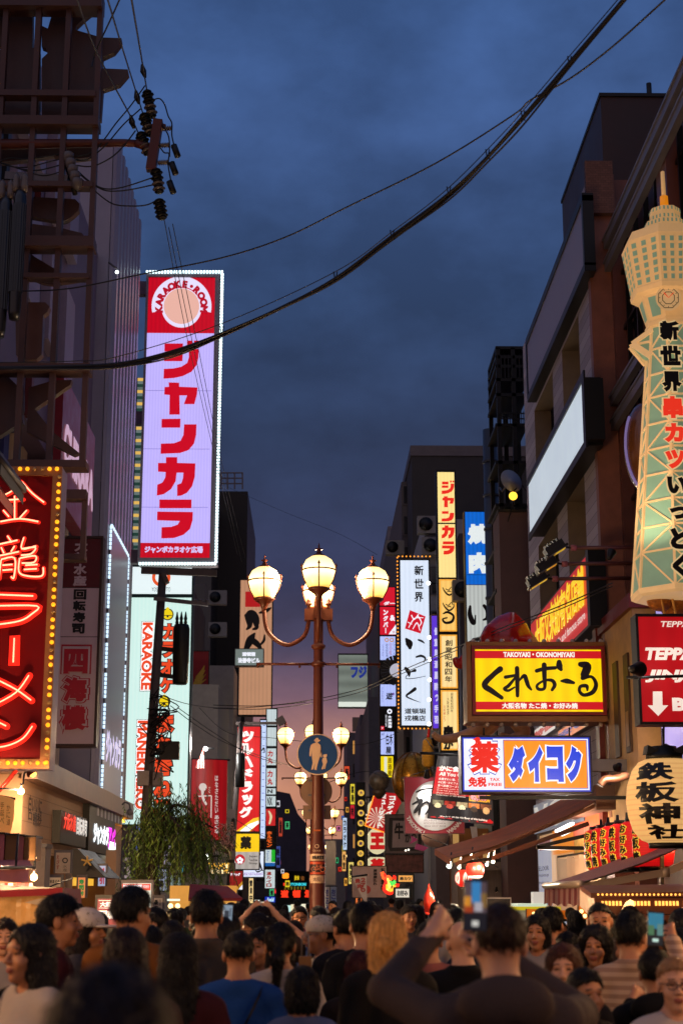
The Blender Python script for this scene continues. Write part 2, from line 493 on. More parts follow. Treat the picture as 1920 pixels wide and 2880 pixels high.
for v,u in ((644,1708),(717,1707),(1118,1713),(1188,1715)):
 z=PX(u,v,XR1-.2).z;m=MB()
 m.box((XR1-.17,10.5,z-.14),(XR1-.045,30.0,z+.02),steel)
 m.box((XR1-.20,10.5,z+.022),(XR1-.047,30.0,z+.06),steel)
 obj('beam',m,b1)
# --- blank dark penthouse above the brick building
p0,p1=P(1687,272,31.5),P(1856,272,31.5)
m=MB();pent=mat('dark_maroon_panel','#33201e',.55,var=.25,vscale=1)
m.box((p0.x,31.5,8),(p1.x+2,37,p0.z),pent)
m.box((p0.x-.03,31.46,p0.z),(p1.x+2.03,37.03,p0.z+.08),M_dark)
a=P(1823,235,32)
m.tube([(a.x,32,p0.z),(a.x,32,a.z)],.06,M_dark)
one('penthouse',m,'windowless dark maroon block rising above the brick building, mast on top','building')
# --- pale brick building with the blank white lit sign
XR2=5.5
YN,YF=PX(1669,1000,XR2).y,PX(1484,1500,XR2).y
ztop=PX(1652,498,XR2).z
b2=thing('brick_building','pale brick building with deep windows and a blank white light box across its front','building',(XR2+3,(YN+YF)/2,0))
bm=brickmat('pale_brick_street','#a9a0ac','#8c8490','#50464e',2.2)
side=mat('brown_side_wall','#6e4234',.55,var=.2,vscale=1.2)
wu=[(PX(1579,1000,XR2).y,PX(1629,1000,XR2).y),(PX(1500,1100,XR2).y,PX(1554,1100,XR2).y)]
zr1=(PX(1579,1135,XR2).z,PX(1629,876,XR2).z)
zr2=(PX(1600,1640,XR2).z,PX(1637,1344,XR2).z)
holes=[]
for yb,ya in wu:
 holes += [(ya,zr1[0]-.5,yb,zr1[1]),(ya,zr2[0],yb,zr2[1])]
holes.append((YN+1.0,0.05,YF-1.2,3.0))
w=MB();wall_x(w,XR2,YN,YF,0,ztop,bm,holes,.5,reveal=mat('tan_reveal','#7a6a58',.6,var=.15))
shell(w,XR2,13,YN,YF,0,ztop,side)
for (a,b,c,d) in holes:
 w.face([(XR2+.5,a,b),(XR2+.5,c,b),(XR2+.5,c,d),(XR2+.5,a,d)],glass_d)
w.box((XR2-.06,YN-.25,3.2),(XR2+.5,YN-.004,ztop),mat('brown_stone_pier','#7a4a3a',.5,var=.2))
z5=P(1662,477,YN).z;z6=P(1662,622,YN).z
w.box((XR2-.1,YN-.4,z6),(XR2+.45,YN-.255,z5),brickmat('brown_brick_end','#6b4a40','#5c3e36','#3c2a26',5))
obj('wall',w,b2)
for h in holes[:4]:window(b2,XR2,h,M_dark,glass_b,.45,2,1)
pf=PXp(XR2-.02)
def slab(name,parent,yz,th,m,edge,off=.0,X=XR2):
 mb=MB();q=[Vector((X-th-off,y,z)) for y,z in yz]
 mb.prism(q,(th,0,0),m,edge);return obj(name,mb,parent)
def quadx(us,X):      # near-top, far-top, far-bottom, near-bottom from the photo, squared up
 a,b,c,d=(PX(u,v,X) for u,v in us)
 yn,yf,zt,zb=(a.y+d.y)/2,(b.y+c.y)/2,(a.z+b.z)/2,(c.z+d.z)/2
 return yn,zb,yf,zt
yn,zb,yf,zt=quadx(((1634,548),(1482,966),(1485,1118),(1644,752)),5.3)
m=MB();m.box((5.3,yn,zb),(5.495,yf,zt),paint('#8d8494',.4));
for z in (zb,zt):m.box((5.27,yn-.15,z-.12),(5.497,yf+.05,z+.05),M_black)
for y in (yn-.15,yf):m.box((5.275,y,zb),(5.496,y+.15,zt),M_black)
one('blank_billboard',m,'wide unlit lavender grey billboard along the roof edge of the brick building','billboard')
yn,zb,yf,zt=quadx(((1640,1042),(1487,1360),(1488,1530),(1640,1238)),5.15)
t=thing('light_box_sign','long blank white backlit sign box on the pale brick building','sign',(5.2,(yn+yf)/2,zb))
m=MB();m.box((5.16,yn,zb),(5.495,yf,zt),M_black)
for z in (zb,zt):m.box((5.12,yn-.25,z-.1),(5.158,yf+.05,z+.06),M_black)
m.box((5.121,yn-.25,zb+.06),(5.497,yn-.003,zt-.1),M_black)
obj('cabinet',m,t)
m=MB();m.face([(5.15,yn,zb+.06),(5.15,yf,zb+.06),(5.15,yf,zt-.1),(5.15,yn,zt-.1)],lit('#c0ccd6',.85,False,.16,2.2));obj('face',m,t)
# red and yellow billboard on the same front
yn,zb,yf,zt=quadx(((1651,1553),(1494,1759),(1494,1914),(1653,1757)),5.2)
t=thing('red_billboard','red billboard with tall yellow characters under the brick building windows','sign',(5.25,(yn+yf)/2,zb))
m=MB();m.box((5.21,yn-.02,zb-.05),(5.495,yf,zt+.05),M_black);m.box((5.17,yn-.3,zb-.08),(5.496,yn-.024,zt+.08),M_black);obj('cabinet',m,t)
m=MB();pl=PXp(5.2);rd=lit('#c4141c',.8,False,.15,1.5)
quad(m,pl,(yn,zb,yf,zt),rd,0)
L=yf-yn
put_text(m,pl,'大阪又来訪有名店舗',(yf-.1*L,zb+.3*(zt-zb),yn+.04*L,zt-.05*(zt-zb)),lit('#ffd21e',.9),.02,.045)
put_text(m,pl,'friendly and famous store',(yf-.42*L,zb+.08*(zt-zb),yn+.04*L,zb+.25*(zt-zb)),lit('#f6d9d0',.8),.02,.02)
quad(m,pl,(yf,zb+.1,yf-.08*L,zb+.55*(zt-zb)),lit('#d8d0e8',.8),.012)
put_text(m,pl,'本店',(yf-.005*L,zb+.15,yf-.075*L,zb+.5*(zt-zb)),lit('#4636a0',.7),.02,.03)
obj('face',m,t)
# shop posters on the same wall, under the projecting signs
pl=PXp(5.35)
for k,(u0,v0,u1,v1,c1,c2,tx,lab) in enumerate((
  (1500,2035,1560,2070,'#e8e4dd','#c8281e','特価','white panel with red price lettering above the pharmacy sign, farther of two'),
  (1568,2030,1655,2066,'#e8762c','#2434a0','安い','orange shop panel with blue lettering above the pharmacy sign, nearer of two'),
  (1500,2240,1640,2330,'#7d8390','#d8d4cc','VOV','grey window poster with tall lettering above the orange awning'))):
 yn,zb,yf,zt=quadx(((u1,v0),(u0,v0+(2520-v0)*.0),(u0,v1),(u1,v1)),5.35)
 m=MB();m.box((5.37,yn,zb),(5.49,yf,zt),M_grey)
 quad(m,pl,(yn,zb,yf,zt),lit(c1,.6),.0)
 put_text(m,pl,tx,(yf-.05,zb+.06,yn+.05,zt-.06),lit(c2,.6),.012,.05)
 one('shop_sign',m,lab,'sign','panels on the pharmacy front')
# --- dark buildings further along the right
dk=[mat('dark_concrete_%d' % i,c,.7,var=.22,vscale=.8) for i,c in enumerate(('#33302f','#4a464a','#5a5456','#3d3640'))]
def block(name,label,u0,u1,vtop,Y,depth,m,X1=None,cat='building',wins=None,front=True,par=None):
 a,b=P(u0,vtop,Y),P(u1,vtop,Y)
 x1=X1 if X1 is not None else b.x
 t=thing(name,label,cat,((a.x+x1)/2,Y,0))
 mb=MB();mb.box((min(a.x,x1),Y,0),(max(a.x,x1),Y+depth,a.z),m)
 if par:mb.box((min(a.x,x1)-.06,Y-.06,a.z),(max(a.x,x1)+.06,Y+depth,a.z+par),M_grey)
 obj('wall',mb,t)
 if wins:
  nx,nz,z0,z1,gm=wins;W=abs(x1-a.x);xx=min(a.x,x1)
  for i in range(nx):
   for j in range(nz):
    wx0=xx+W*(i+.18)/nx;wx1=xx+W*(i+.82)/nx
    za=z0+(z1-z0)*(j+.2)/nz;zb_=z0+(z1-z0)*(j+.78)/nz
    f=MB();f.box((wx0-.06,Y-.05,za-.06),(wx1+.06,Y-.004,zb_+.06),M_grey);w_=obj('window',f,t)
    p=MB();gg=gm[(i*7+j*3) % len(gm)] if isinstance(gm,(list,tuple)) else gm
    p.face([(wx0,Y-.054,za),(wx1,Y-.054,za),(wx1,Y-.054,zb_),(wx0,Y-.054,zb_)],gg);obj('pane',p,w_)
 return t
# stair tower of steel beside the brick building
Y=43.0;t=thing('steel_stair_tower','black open steel stair tower beside the pale brick building','stair tower',(P(1440,1200,Y).x,Y,0))
m=MB()
for (u,uu) in ((1398,0),(1440,0),(1476,0)):
 a=P(u,980,Y);m.beam((a.x,Y,0),(a.x,Y,a.z),.12,.12,M_black);m.beam((a.x,Y+2,0),(a.x,Y+2,a.z),.12,.12,M_black)
obj('post',m,t)
m=MB()
for v in (978,1004,1030,1068,1110,1195,1300,1420,1540,1660,1780):
 m=MB();a,b=P(1392,v,Y),P(1482,v,Y);m.box((a.x,Y-.06,a.z-.06),(b.x,Y+2.06,a.z+.03),M_black);obj('landing',m,t)
m=MB()
a,b=P(1396,1000,Y),P(1480,1066,Y)
for k in range(9):
 x=a.x+(b.x-a.x)*k/8;m.beam((x,Y-.08,b.z),(x,Y-.08,a.z),.03,.03,M_black)
for v in (1165,1180):
 z=P(1430,v,Y).z;m.beam((a.x,Y-.08,z),(b.x,Y-.08,z),.03,.03,M_black)
for k in range(14):
 x=a.x+(b.x-a.x)*k/13;m.beam((x,Y-.08,P(1430,1195,Y).z),(x,Y-.08,P(1430,1160,Y).z),.02,.02,M_black)
obj('railing',m,t)
# brown stair block and satellite dish below it
Y=42.0
m=MB();a,b,c=P(1402,1440,Y),P(1484,1440,Y),P(1402,1600,Y)
m.box((a.x,Y,0),(6.4,Y+1.5,a.z),paint('#5d4440',.7))
m.box((a.x-.03,Y-.03,a.z),(6.43,Y+1.5,a.z+.07),M_dark)
one('brown_annexe',m,'low brown annexe wall below the satellite dish','building')
t=thing('satellite_dish','grey satellite dish on a wall arm above the brown annexe','satellite dish',tuple(P(1432,1400,Y)))
m=MB();c=P(1430,1358,Y-.4)
m.lathe([(.02,0),(.16,.02),(.3,.08),(.34,.12)],c,paint('#8b8a90',.4),20,M=Matrix.Rotation(R(62),4,'Y') @ Matrix.Rotation(R(60),4,'X'));obj('bowl',m,t)
m=MB();m.tube([c,c+Vector((-.2,0,-.25)),P(1405,1372,Y-.1)],.025,M_grey);m.tube([c,P(1445,1420,Y)],.03,M_grey);obj('arm',m,t)
t=thing('globe_lamp','single round yellow lamp on a bracket below the satellite dish','lamp',tuple(P(1443,1410,Y-.6)))
c=P(1442,1395,Y-.6);m=MB();m.ball(c,.115,lit('#ffc238',2.2,False));obj('globe',m,t)
m=MB();m.tube([c+Vector((0,0,.1)),c+Vector((.25,.3,.45)),c+Vector((.45,.6,.3))],.02,M_black);m.tube([c+Vector((.2,.3,.4)),c+Vector((-.1,.5,-.6))],.015,M_black);obj('bracket',m,t)
# ventilation duct
t=thing('ventilation_duct','thick grey vertical duct running up behind the blue grill sign','duct',(P(1380,1600,46).x,46,0))
m=MB();x=P(1383,1500,46).x;zt=P(1383,1210,46).z
m.tube([(x,46,0),(x,46,zt)],.22,paint('#3f4552',.4),16);
for k in range(int((zt-3.2)/1.05)+1):m.lathe([(.225,0),(.25,.02),(.25,.08),(.225,.1)],(x,46,3+k*1.05),paint('#353b47',.4),16)
obj('pipe',m,t)
block('dark_office_block','dark windowless office block behind the yellow column of signs',1157,1366,1282,72,20,dk[0],12,par=.5)
block('grey_slim_building','pale grey narrow building edge left of the dark office block',1128,1162,1355,76,30,dk[2],wins=(1,9,8,22,glass_d))
block('white_panel_building','white panelled building behind the tall yellow sign, lower than the office block',1192,1300,1460,62,9,mat('white_wall_panel','#8f8d92',.6,var=.15),9,wins=(3,5,6,15,(glass_d,glass_d,glass_b)))
block('grey_tall_building','tall grey building whose edge leans into the sky right of the lamps',1090,1135,1480,92,40,mat('grey_render','#716c74',.7,var=.15),14)
block('balcony_building','dark building with ribbed balconies behind the blue grill sign',1290,1490,1500,52,8,dk[3],12,wins=(2,6,3,14,(glass_d,glass_b,glass_d)))
block('low_dark_building','dark low building under the orange awning gap',1380,1490,2200,45,5,mat('near_black_wall','#141314',.5),8)
block('grey_gap_building','grey building edge beside the signs with floor numbers',1036,1072,1960,100,20,mat('grey_render_b','#5f5c66',.7,var=.15),10)
block('far_dark_tower','dark tower block seen beyond the second street lamp',1012,1050,2010,150,20,dk[1],12,wins=(2,8,8,24,(warmwin,glass_d,glass_d,glass_b)))
block('far_lit_block','distant block with rows of warm lit windows right of the walking sign',975,1020,2060,190,20,dk[2],12,wins=(2,8,4,26,(glass_d,warmwin,glass_d,warmwin)))
block('far_banner_block','pale slim block in place of a hung banner, low behind the lamp post',912,950,2360,160,12,mat('pale_render','#8e8680',.7,var=.1),3.2)  # block made where a white banner hangs
# ================================================================ LEFT SIDE
XL=-6.0
corr=mat('white_corrugated_cladding','#8f8a9a',.35,var=.12,vscale=.7,spec=.5)
t=thing('corrugated_building','tall white ribbed metal building behind the pink karaoke sign','building',(XL-3,44,0))
ya,yb=43.0,PX(372,1000,XL).y
zt=PX(330,430,XL).z
w=MB();shell(w,XL-.02,XL-10,ya,yb,3.9,zt,corr)
n=8
for k in range(n):                           # ribs: half-round panels
 y0=ya+(yb-ya)*k/n;y1=ya+(yb-ya)*(k+1)/n;r=(y1-y0)
 pr=[(0,0),(.06,.10),(.30,.20),(.70,.20),(.94,.10),(1,0)]
 for (p,d),(q,e) in zip(pr,pr[1:]):
  w.face([(XL+d,y0+p*r,3.9),(XL+e,y0+q*r,3.9),(XL+e,y0+q*r,zt),(XL+d,y0+p*r,zt)],corr)
obj('wall',w,t)
m=MB();rib_glow=lit('#e8fff0',1.6,False)  # glowing strips imitate sign light spilling onto the lower ribs
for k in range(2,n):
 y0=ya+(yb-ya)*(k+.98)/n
 m.box((XL+.10,y0-.03,PX(330,1560,XL).z),(XL+.14,y0+.03,PX(330,1120,XL).z),rib_glow)
obj('rib_glow_strip',m,t)
c=PX(300,765,XL);m=MB();m.ball((XL+.3,c.y,c.z),.05,lit('#f4ffff',5,False));m.tube([(XL+.05,c.y,c.z+.3),(XL+.3,c.y,c.z+.1)],.03,M_grey);
one('wall_spotlight',m,'small bright white spotlight on the ribbed metal building','lamp')
# purple rendered building nearer, behind the steel frame
purp=mat('mauve_render','#6d6076',.7,var=.15,vscale=.6)
t=thing('mauve_building','mauve plain building behind the brown steel sign frame','building',(XL-3,30,0))
w=MB();w.box((XL-9,25.2,12),(XL-.35,42.98,20),purp)
w.box((XL-9,24.0,4.2),(XL-.3,25.15,20),purp)
w.box((XL-.342,33.0,12),(XL-.2,33.25,19.8),paint('#5a1c1c',.5));w.box((XL-.345,29.2,12),(XL-.2,29.5,19.8),M_dark);obj('wall',w,t)
for y in (26.5,29.8,31.6,34.2,36.5):
 for z in (14.2,17.5):
  m=MB();m.box((XL-.33,y,z),(XL-.1,y+1.3,z+2.2),paint('#8a7d90',.5));obj('window_surround',m,t)
# black wall between ribbed building and the karaoke sign with its striped strip
m=MB();a,b=P(362,1060,56),P(405,1060,56)
m.box((a.x-6,56,0),(b.x-.25,66,a.z),M_black);one('black_building',m,'black building edge between the ribbed building and the striped sign','building')
pl=PY(55.6);m=MB();a0,b0,a1,b1=pl.rect(380,1063,403,1552)
m.box((a0,55.61,b0),(a1,55.9,b1),M_dark)
cc=[lit('#f0c060',.85),lit('#8a9c98',.5),lit('#2f5348',.5),lit('#7c8c88',.5)]
n=56
for k in range(n):
 quad(m,pl,(a0,b1-(b1-b0)*(k+1)/n,a1,b1-(b1-b0)*k/n),cc[k % 4],.0)
one('striped_strip_sign',m,'narrow vertical strip sign in yellow, grey and green bands','sign')
# --- beige low building on the left
t=thing('beige_shop_building','low beige shop building with rounded cornice, lit sushi and karaoke names','building',(XL-3,41,0))
beige=mat('beige_render','#b08a6c',.6,var=.12,vscale=1.4)
ya,yb=PX(62,2300,XL).y,PX(343,2350,XL).y
zt=PX(200,2232,XL).z;zc=PX(330,2380,XL).z
holes=[(ya+2.8,.05,ya+6.2,2.7),(ya+7.4,.05,yb-1.6,2.6)]
w=MB();wall_x(w,XL,ya,yb,0,zt,beige,holes,1.6,reveal=paint('#6d4b33',.6));shell(w,XL,XL-7,ya,yb,0,zt,beige)
obj('wall',w,t)
m=MB();m.box((XL,ya-.25,zt-.12),(XL+.32,yb+.25,zt+.36),mat('beige_cornice','#a8897a',.5,var=.15));m.box((XL-7,ya-.25,zt+.003),(XL-.003,yb+.25,zt+.34),mat('beige_cornice','#a8897a'));obj('cornice',m,t)
m=MB();m.box((XL+.015,yb-5.6,zt-.22),(XL+.10,yb-.05,zt-.16),lit('#ffae28',6.,False));obj('cornice_light',m,t)
for h in holes:
 m=MB();a,b,c,d=h
 m.face([(XL-1.58,a,b),(XL-1.58,c,b),(XL-1.58,c,d),(XL-1.58,a,d)],lit('#9a6434',1.3,False,.5,2.))  # interior wall glows to imitate the shop's lighting
 m.box((XL-1.5,a+.1,d-.5),(XL-.6,c-.1,d-.3),lit('#ffc040',.9,False));obj('shop_interior',m,t)
m=MB()
for k in range(8):
 z=2.75+k*.28
 m.box((XL+.001,ya+.02,z),(XL+.006,yb-.02,z+.012),paint('#8a6c56',.6))
obj('panel_joint',m,t)
pl=PXp(XL);
def xsign(pl,st,u0,u1,vc0,vc1,h,m,mb,off=.08,bold=.04):
 """lettering on a left facade between photo columns u0..u1; vc = line centre, h = height in px at the near end"""
 a,b=PX(u0,vc0,pl.X),PX(u1,vc1,pl.X);hh=PX(u0,vc0-h/2,pl.X).z-PX(u0,vc0+h/2,pl.X).z
 zc_=(a.z+b.z)/2
 put_text(mb,pl,st,(a.y,zc_-hh/2,b.y,zc_+hh/2),m,off,bold)
m=MB();box_=MB()
a,b=PX(147,2310,XL),PX(221,2335,XL)
m.box((XL+.002,a.y,a.z-.48),(XL+.2,b.y,a.z+.26),M_black)
xsign(pl,'大起水産',152,187,2308,2318,52,lit('#ff3c28',.9),m,.235);xsign(pl,'回転寿司',189,219,2322,2330,52,lit('#f4ece4',.7),m,.235)
one('channel_letters',m,'row of red and white sushi shop letters on a black box on the beige wall','sign')
m=MB();a,b=PX(232,2310,XL),PX(306,2335,XL)
m.box((XL+.002,a.y,a.z-.75),(XL+.18,b.y,a.z+.65),M_black)
xsign(pl,'ジャンカラ',243,286,2345,2352,62,lit('#f4fbff',1.8),m,.2,.06)
xsign(pl,'アペ',284,305,2358,2360,64,lit('#e21ad2',1.3),m,.21,.06)
a,b=PX(287,2392,XL),PX(306,2400,XL);quad(m,pl,(a.y,a.z-.18,b.y,a.z+.26),lit('#e8fffa',2.2),.2)
one('karaoke_name_sign',m,'dark panel with white and magenta karaoke letters under an amber light strip','sign')
m=MB();a,b=PX(77,2275,XL),PX(117,2275,XL);inkm=paint('#4c3a32',.6)
xsign(pl,'白いいに',80,117,2262,2266,50,inkm,m,.012,.03);xsign(pl,'ロ歯科',79,117,2296,2300,30,inkm,m,.012,.03);xsign(pl,'support',92,112,2318,2320,16,inkm,m,.012,.02)
one('wall_lettering',m,'thin brown lettering fixed to the blank beige wall','lettering')
# striped blue wall above the beige building
m=MB()
for k in range(14):
 y=30+k*1.1
 m.box((XL-2.9,y,zt+.35),(XL-.8,y+.55,12),paint('#c9b39a' if k % 3 else '#2c2f6a',.6))
one('fin_clad_building',m,'wall of cream and blue vertical fins above the beige shop cornice','building')
# grey riser between fins and the light panel
m=MB();m.box((XL-3,44.0,zt+.36),(XL-.12,52.2,13.4),mat('grey_panel_cladding','#6e6672',.6,var=.1))
one('grey_upper_storey',m,'grey panelled upper storey carrying the tall karaoke light panel','building')
# --- far left buildings
block('dark_glass_tower','dark glass tower with roof railings left of the far street lamps',600,698,1372,105,14,mat('dark_curtain_wall','#10161f',.15,var=.2,spec=.8),-14,wins=(3,7,12,27,(glass_d,glass_b,glass_d)))
m=MB();Y=105
for v in (1330,1345,1360):
 a,b=P(622,v,Y),P(683,v,Y);m.beam(a,b,.08,.08,M_grey)
for u in (622,640,660,682):m.beam(P(u,1330,Y),P(u,1375,Y),.1,.1,M_grey)
one('railing',m,'thin metal railing on the roof of the dark glass tower','railing')
block('black_slab_building','black slab building just right of the dark glass tower',697,724,1382,112,16,M_black,-13)
block('balcony_house','dark building with small balconies behind the utility pole transformer',540,640,1640,78,10,dk[0],-12,wins=(2,5,6,16,(glass_d,glass_b)))
block('white_stone_building','pale stone building with a cornice behind the red banners',615,672,1925,70,9,mat('pale_stone','#9b938c',.7,var=.12),-12,wins=(1,3,5,10,glass_d))
block('grey_ribbed_building','light grey panelled building front beside the brush figure sign',658,738,1872,86,9,mat('light_grey_panels','#9a9698',.6,var=.1),-10)
block('far_left_dark_block','dark distant block under the pink sky left of the lamp post',762,800,2130,180,20,dk[0],-14,wins=(5,8,3,17,(warmwin,glass_d,glass_b,glass_d,glass_d)))
# dark hipped roof at the end of the street
m=MB();Y=230;a,b,c=P(690,2330,Y),P(860,2330,Y),P(770,2225,Y)
e1,e2=P(700,2250,Y),P(838,2290,Y)
m.prism([(a.x,Y,0),(b.x,Y,0),(b.x,Y,P(860,2315,Y).z),(e2.x,Y,e2.z),(P(815,2240,Y).x,Y,P(815,2232,Y).z),(P(780,2226,Y).x,Y,c.z),(P(735,2226,Y).x,Y,c.z),(a.x,Y,e1.z)],(0,30,0),dk[3])
one('hipped_roof_hall',m,'dark hall with a sloping roof closing the far end of the street','building')
# ================================================================ SIGNS
W=lit('#f2f4ff',1.0);WT=lit('#f4efe6',.95)
def band(mb,pl,Rr,v0,v1,m,off=.01,s0=0.,s1=1.,u=None):
 a0,b0,a1,b1=Rr;um=u
 z0,z1=pl.rect(um,v0,um+1,v1)[1],pl.rect(um,v0,um+1,v1)[3]
 quad(mb,pl,(a0+(a1-a0)*s0,z0,a0+(a1-a0)*s1,z1),m,off)
def dashes(mb,pl,pts,step,w,ln,m,off=.04,d=.04,phase=0.):
 """short light segments along a px path"""
 acc=phase
 for (x0,y0),(x1,y1) in zip(pts,pts[1:]):
  L=math.hypot(x1-x0,y1-y0);ux,uy=(x1-x0)/L,(y1-y0)/L
  while acc<L:
   cx,cy=x0+ux*acc,y0+uy*acc
   q=[(cx-ux*ln/2-uy*w/2,cy-uy*ln/2+ux*w/2),(cx+ux*ln/2-uy*w/2,cy+uy*ln/2+ux*w/2),
    (cx+ux*ln/2+uy*w/2,cy+uy*ln/2-ux*w/2),(cx-ux*ln/2+uy*w/2,cy-uy*ln/2-ux*w/2)]
   p=[pl.pt(u,v,off) for u,v in q]
   n=(pl.pt(cx,cy,0)-pl.pt(cx,cy,d))
   mb.prism(p,n,m)
   acc += step
  acc -= L
# ---- tall pink karaoke sign
pl=PY(50.5);Rk=pl.rect(407,781,598,1570)
t=thing('karaoke_sign','tall lavender and red karaoke sign edged with white light segments','sign',((Rk[0]+Rk[2])/2,50.5,Rk[1]))
m=MB();fw=3*mpp(50);a0,b0,a1,b1=Rk
fr=mat('pale_sign_frame','#8a858e',.4,.3,var=.1)
m.box((a0-.08,50.52,b0-.16),(a1+.24,51.3,b1+.12),fr)
m.box((a0-.08,50.42,b1),(a1+.24,50.515,b1+.12),fr);m.box((a0-.08,50.42,b0-.16),(a1+.24,50.515,b0),fr)
m.box((a0-.08,50.42,b0),(a0,50.515,b1),fr);m.box((a1,50.42,b0),(a1+.24,50.515,b1),fr)
obj('cabinet',m,t)
m=MB();um=500
lav=lit('#bfb2fb',.98,False,.09,3.2);red=lit('#c8001e',.9,False,.10,2.2)
band(m,pl,Rk,781,937,red,0,u=um);band(m,pl,Rk,937,1527,lav,0,u=um);band(m,pl,Rk,1527,1570,red,0,u=um)
for v in (1098,1262,1426):rect(m,pl,411-(v-937)*.03,v,600-(v-937)*.03,v+1.6,lit('#9488d0',.8),.006)
ring(m,pl,511,862,55,84,lit('#e8e2ff',.95),.02,40,-12,192)
disc(m,pl,511,866,56,lit('#e8e2ff',.95),.019,40)
disc(m,pl,511,862,50,lit('#f0b8a8',.9),.03,40)
arc_text(m,pl,'KARAOKE・ROOM',511,864,64,19,186,-6,lit('#c20c2a',.8),.04,.08)
kr=lit('#d20020',.88)
KANA=[([[(1135,800),(1262,800),(1260,855),(1134,855)],[(1132,875),(1260,875),(1258,922),(1131,922)],[(1302,840),(1370,838),(1368,900),(1355,950),(1320,995),(1260,1025),(1200,1038),(1128,1043),(1130,975),(1195,972),(1250,960),(1290,935),(1303,895)],[(1290,780),(1325,780),(1325,816),(1290,816)],[(1338,780),(1371,780),(1371,816),(1338,816)]],640),
 ([[(1135,1100),(1165,1098),(1163,1068),(1235,1070),(1236,1098),(1362,1103),(1358,1150),(1340,1218),(1268,1218),(1290,1158),(1238,1158),(1240,1290),(1168,1290),(1170,1155),(1133,1152)]],640),
 ([[(1115,1320),(1245,1318),(1243,1380),(1114,1380)],[(1270,1357),(1355,1357),(1352,1430),(1338,1490),(1300,1535),(1240,1555),(1108,1560),(1110,1490),(1200,1487),(1245,1470),(1265,1430)]],640),
 ([[(1090,55),(1145,55),(1145,15),(1222,15),(1222,55),(1347,58),(1343,150),(1325,215),(1290,260),(1250,280),(1222,283),(1222,205),(1250,195),(1262,160),(1265,122),(1218,122),(1212,180),(1180,235),(1130,270),(1082,280),(1085,205),(1120,190),(1140,155),(1143,118),(1090,115)]],1280),
 ([[(1100,307),(1321,307),(1320,367),(1099,367)],[(1085,390),(1330,393),(1328,450),(1310,510),(1265,550),(1200,572),(1113,575),(1115,498),(1180,495),(1225,480),(1240,455),(1083,450)]],1280)]
def kana(mb,pl,i,mm,box=None):
 sh,y0=KANA[i];al=[(x/2.45,y0+y/2.45) for s in sh for x,y in s];x0,x1,v0,v1=min(a for a,_ in al),max(a for a,_ in al),min(b for _,b in al),max(b for _,b in al)
 for s in sh:
  q=[(x/2.45,y0+y/2.45) for x,y in s]
  if box:q=[(box[0]+(x-x0)/(x1-x0)*(box[2]-box[0]),box[1]+(y-v0)/(v1-v0)*(box[3]-box[1])) for x,y in q]
  poly(mb,pl,q,mm,.02)
for i in range(5):kana(m,pl,i,kr)
text(m,pl,'ジャンボカラオケ広場',407,1536,571,1556,lit('#d9c8ff',.9),off=.02,bold=.06)
obj('face',m,t)
m=MB();dl=lit('#dffcff',2.6,False)
m.box((a1+.17,50.405,b0-.13),(a1+.235,50.418,b1+.1),M_grey)
dashes(m,pl,[(415,768),(626,768),(608,1587),(391,1587)],8.4,7.5,5.6,dl,.12,.03)
obj('light_border',m,t)
m=MB()
for v0,v1,ul in ((795,832,364),(1160,1195,350),(1548,1586,340)):
 m=MB();p,q=P(ul,v0,50.9),P(412,v1,50.9);m.box((XL-.3,50.75,q.z),(a0-.081,51.05,p.z),mat('mauve_steel','#6e5a6c',.5));obj('wall_bracket',m,t)
# ---- aqua-white karaoke sign below it
pl=PY(54);Rm=pl.rect(356,1680,532,2318);um=440
t=thing('karaoke_banner_sign','pale aqua backlit karaoke sign with orange sideways letters behind the leaning pole','sign',((Rm[0]+Rm[2])/2,54,Rm[1]))
m=MB();m.box((Rm[0]-.06,54.01,Rm[1]-.05),(Rm[2]+.06,54.6,P(440,1586,54).z),mat('teal_sign_frame','#1c3a3c',.4));
for v in (1590,1676):z=P(440,v,54).z;m.box((Rm[0]-.06,53.95,z-.06),(Rm[2]+.06,54.005,z+.06),mat('teal_sign_frame',''))
for x in (Rm[0]-.06,Rm[2]):m.box((x,53.952,Rm[1]),(x+.06,54.006,P(440,1592,54).z),mat('teal_sign_frame',''))
obj('cabinet',m,t)
aq=lit('#d2f2ea',.98,False,.05,2.4)
m=MB();band(m,pl,Rm,1592,1674,lit('#e6f4f6',1.0,False),.0,u=um);band(m,pl,Rm,1680,2318,aq,.0,u=um)
ring(m,pl,454,1624,17,26,lit('#f05a28',.9),.01)
text(m,pl,'YOSHIMOTO',427,1652,480,1664,lit('#3c3c40',.5),off=.012)
oro=lit('#ee4a22',.95);wo=lit('#ffffff',1.0);dko=lit('#23343a',.3)
for st,bx in (('KARAOKE',(400,1752,428,1940)),('MANEKINEKO',(385,2028,414,2275))):
 for mm,of,bo in ((dko,.012,.26),(wo,.03,.19),(oro,.05,.045)):text(m,pl,st,bx[0]-bo*18,bx[1]-bo*18,bx[2]+bo*18,bx[3]+bo*18,mm,off=of,bold=bo,rot=90,depth=.02)
for st,u0,u1,v0,v1,du in (('カラオケ',458,494,1752,1952,-8),('まねきねこ',440,490,2004,2306,-10)):
 column(m,pl,st,u0-4,v0,u1+4,v1,dko,gap=.02,du=du,off=.012,bold=.12,depth=.02);column(m,pl,st,u0,v0,u1,v1,oro,gap=.1,du=du,off=.03,bold=.055,depth=.05)
for u,v in ((472,1728),(463,1973)):
 disc(m,pl,u,v,17,dko,.010);disc(m,pl,u,v,14,lit('#f2d312',.95),.014);disc(m,pl,u,v-15,5,lit('#f2d312',.95),.016,14)
 rect(m,pl,u-13,v+2,u+13,v+4,dko,.02);disc(m,pl,u,v+6,3,dko,.022,12)
obj('face',m,t)
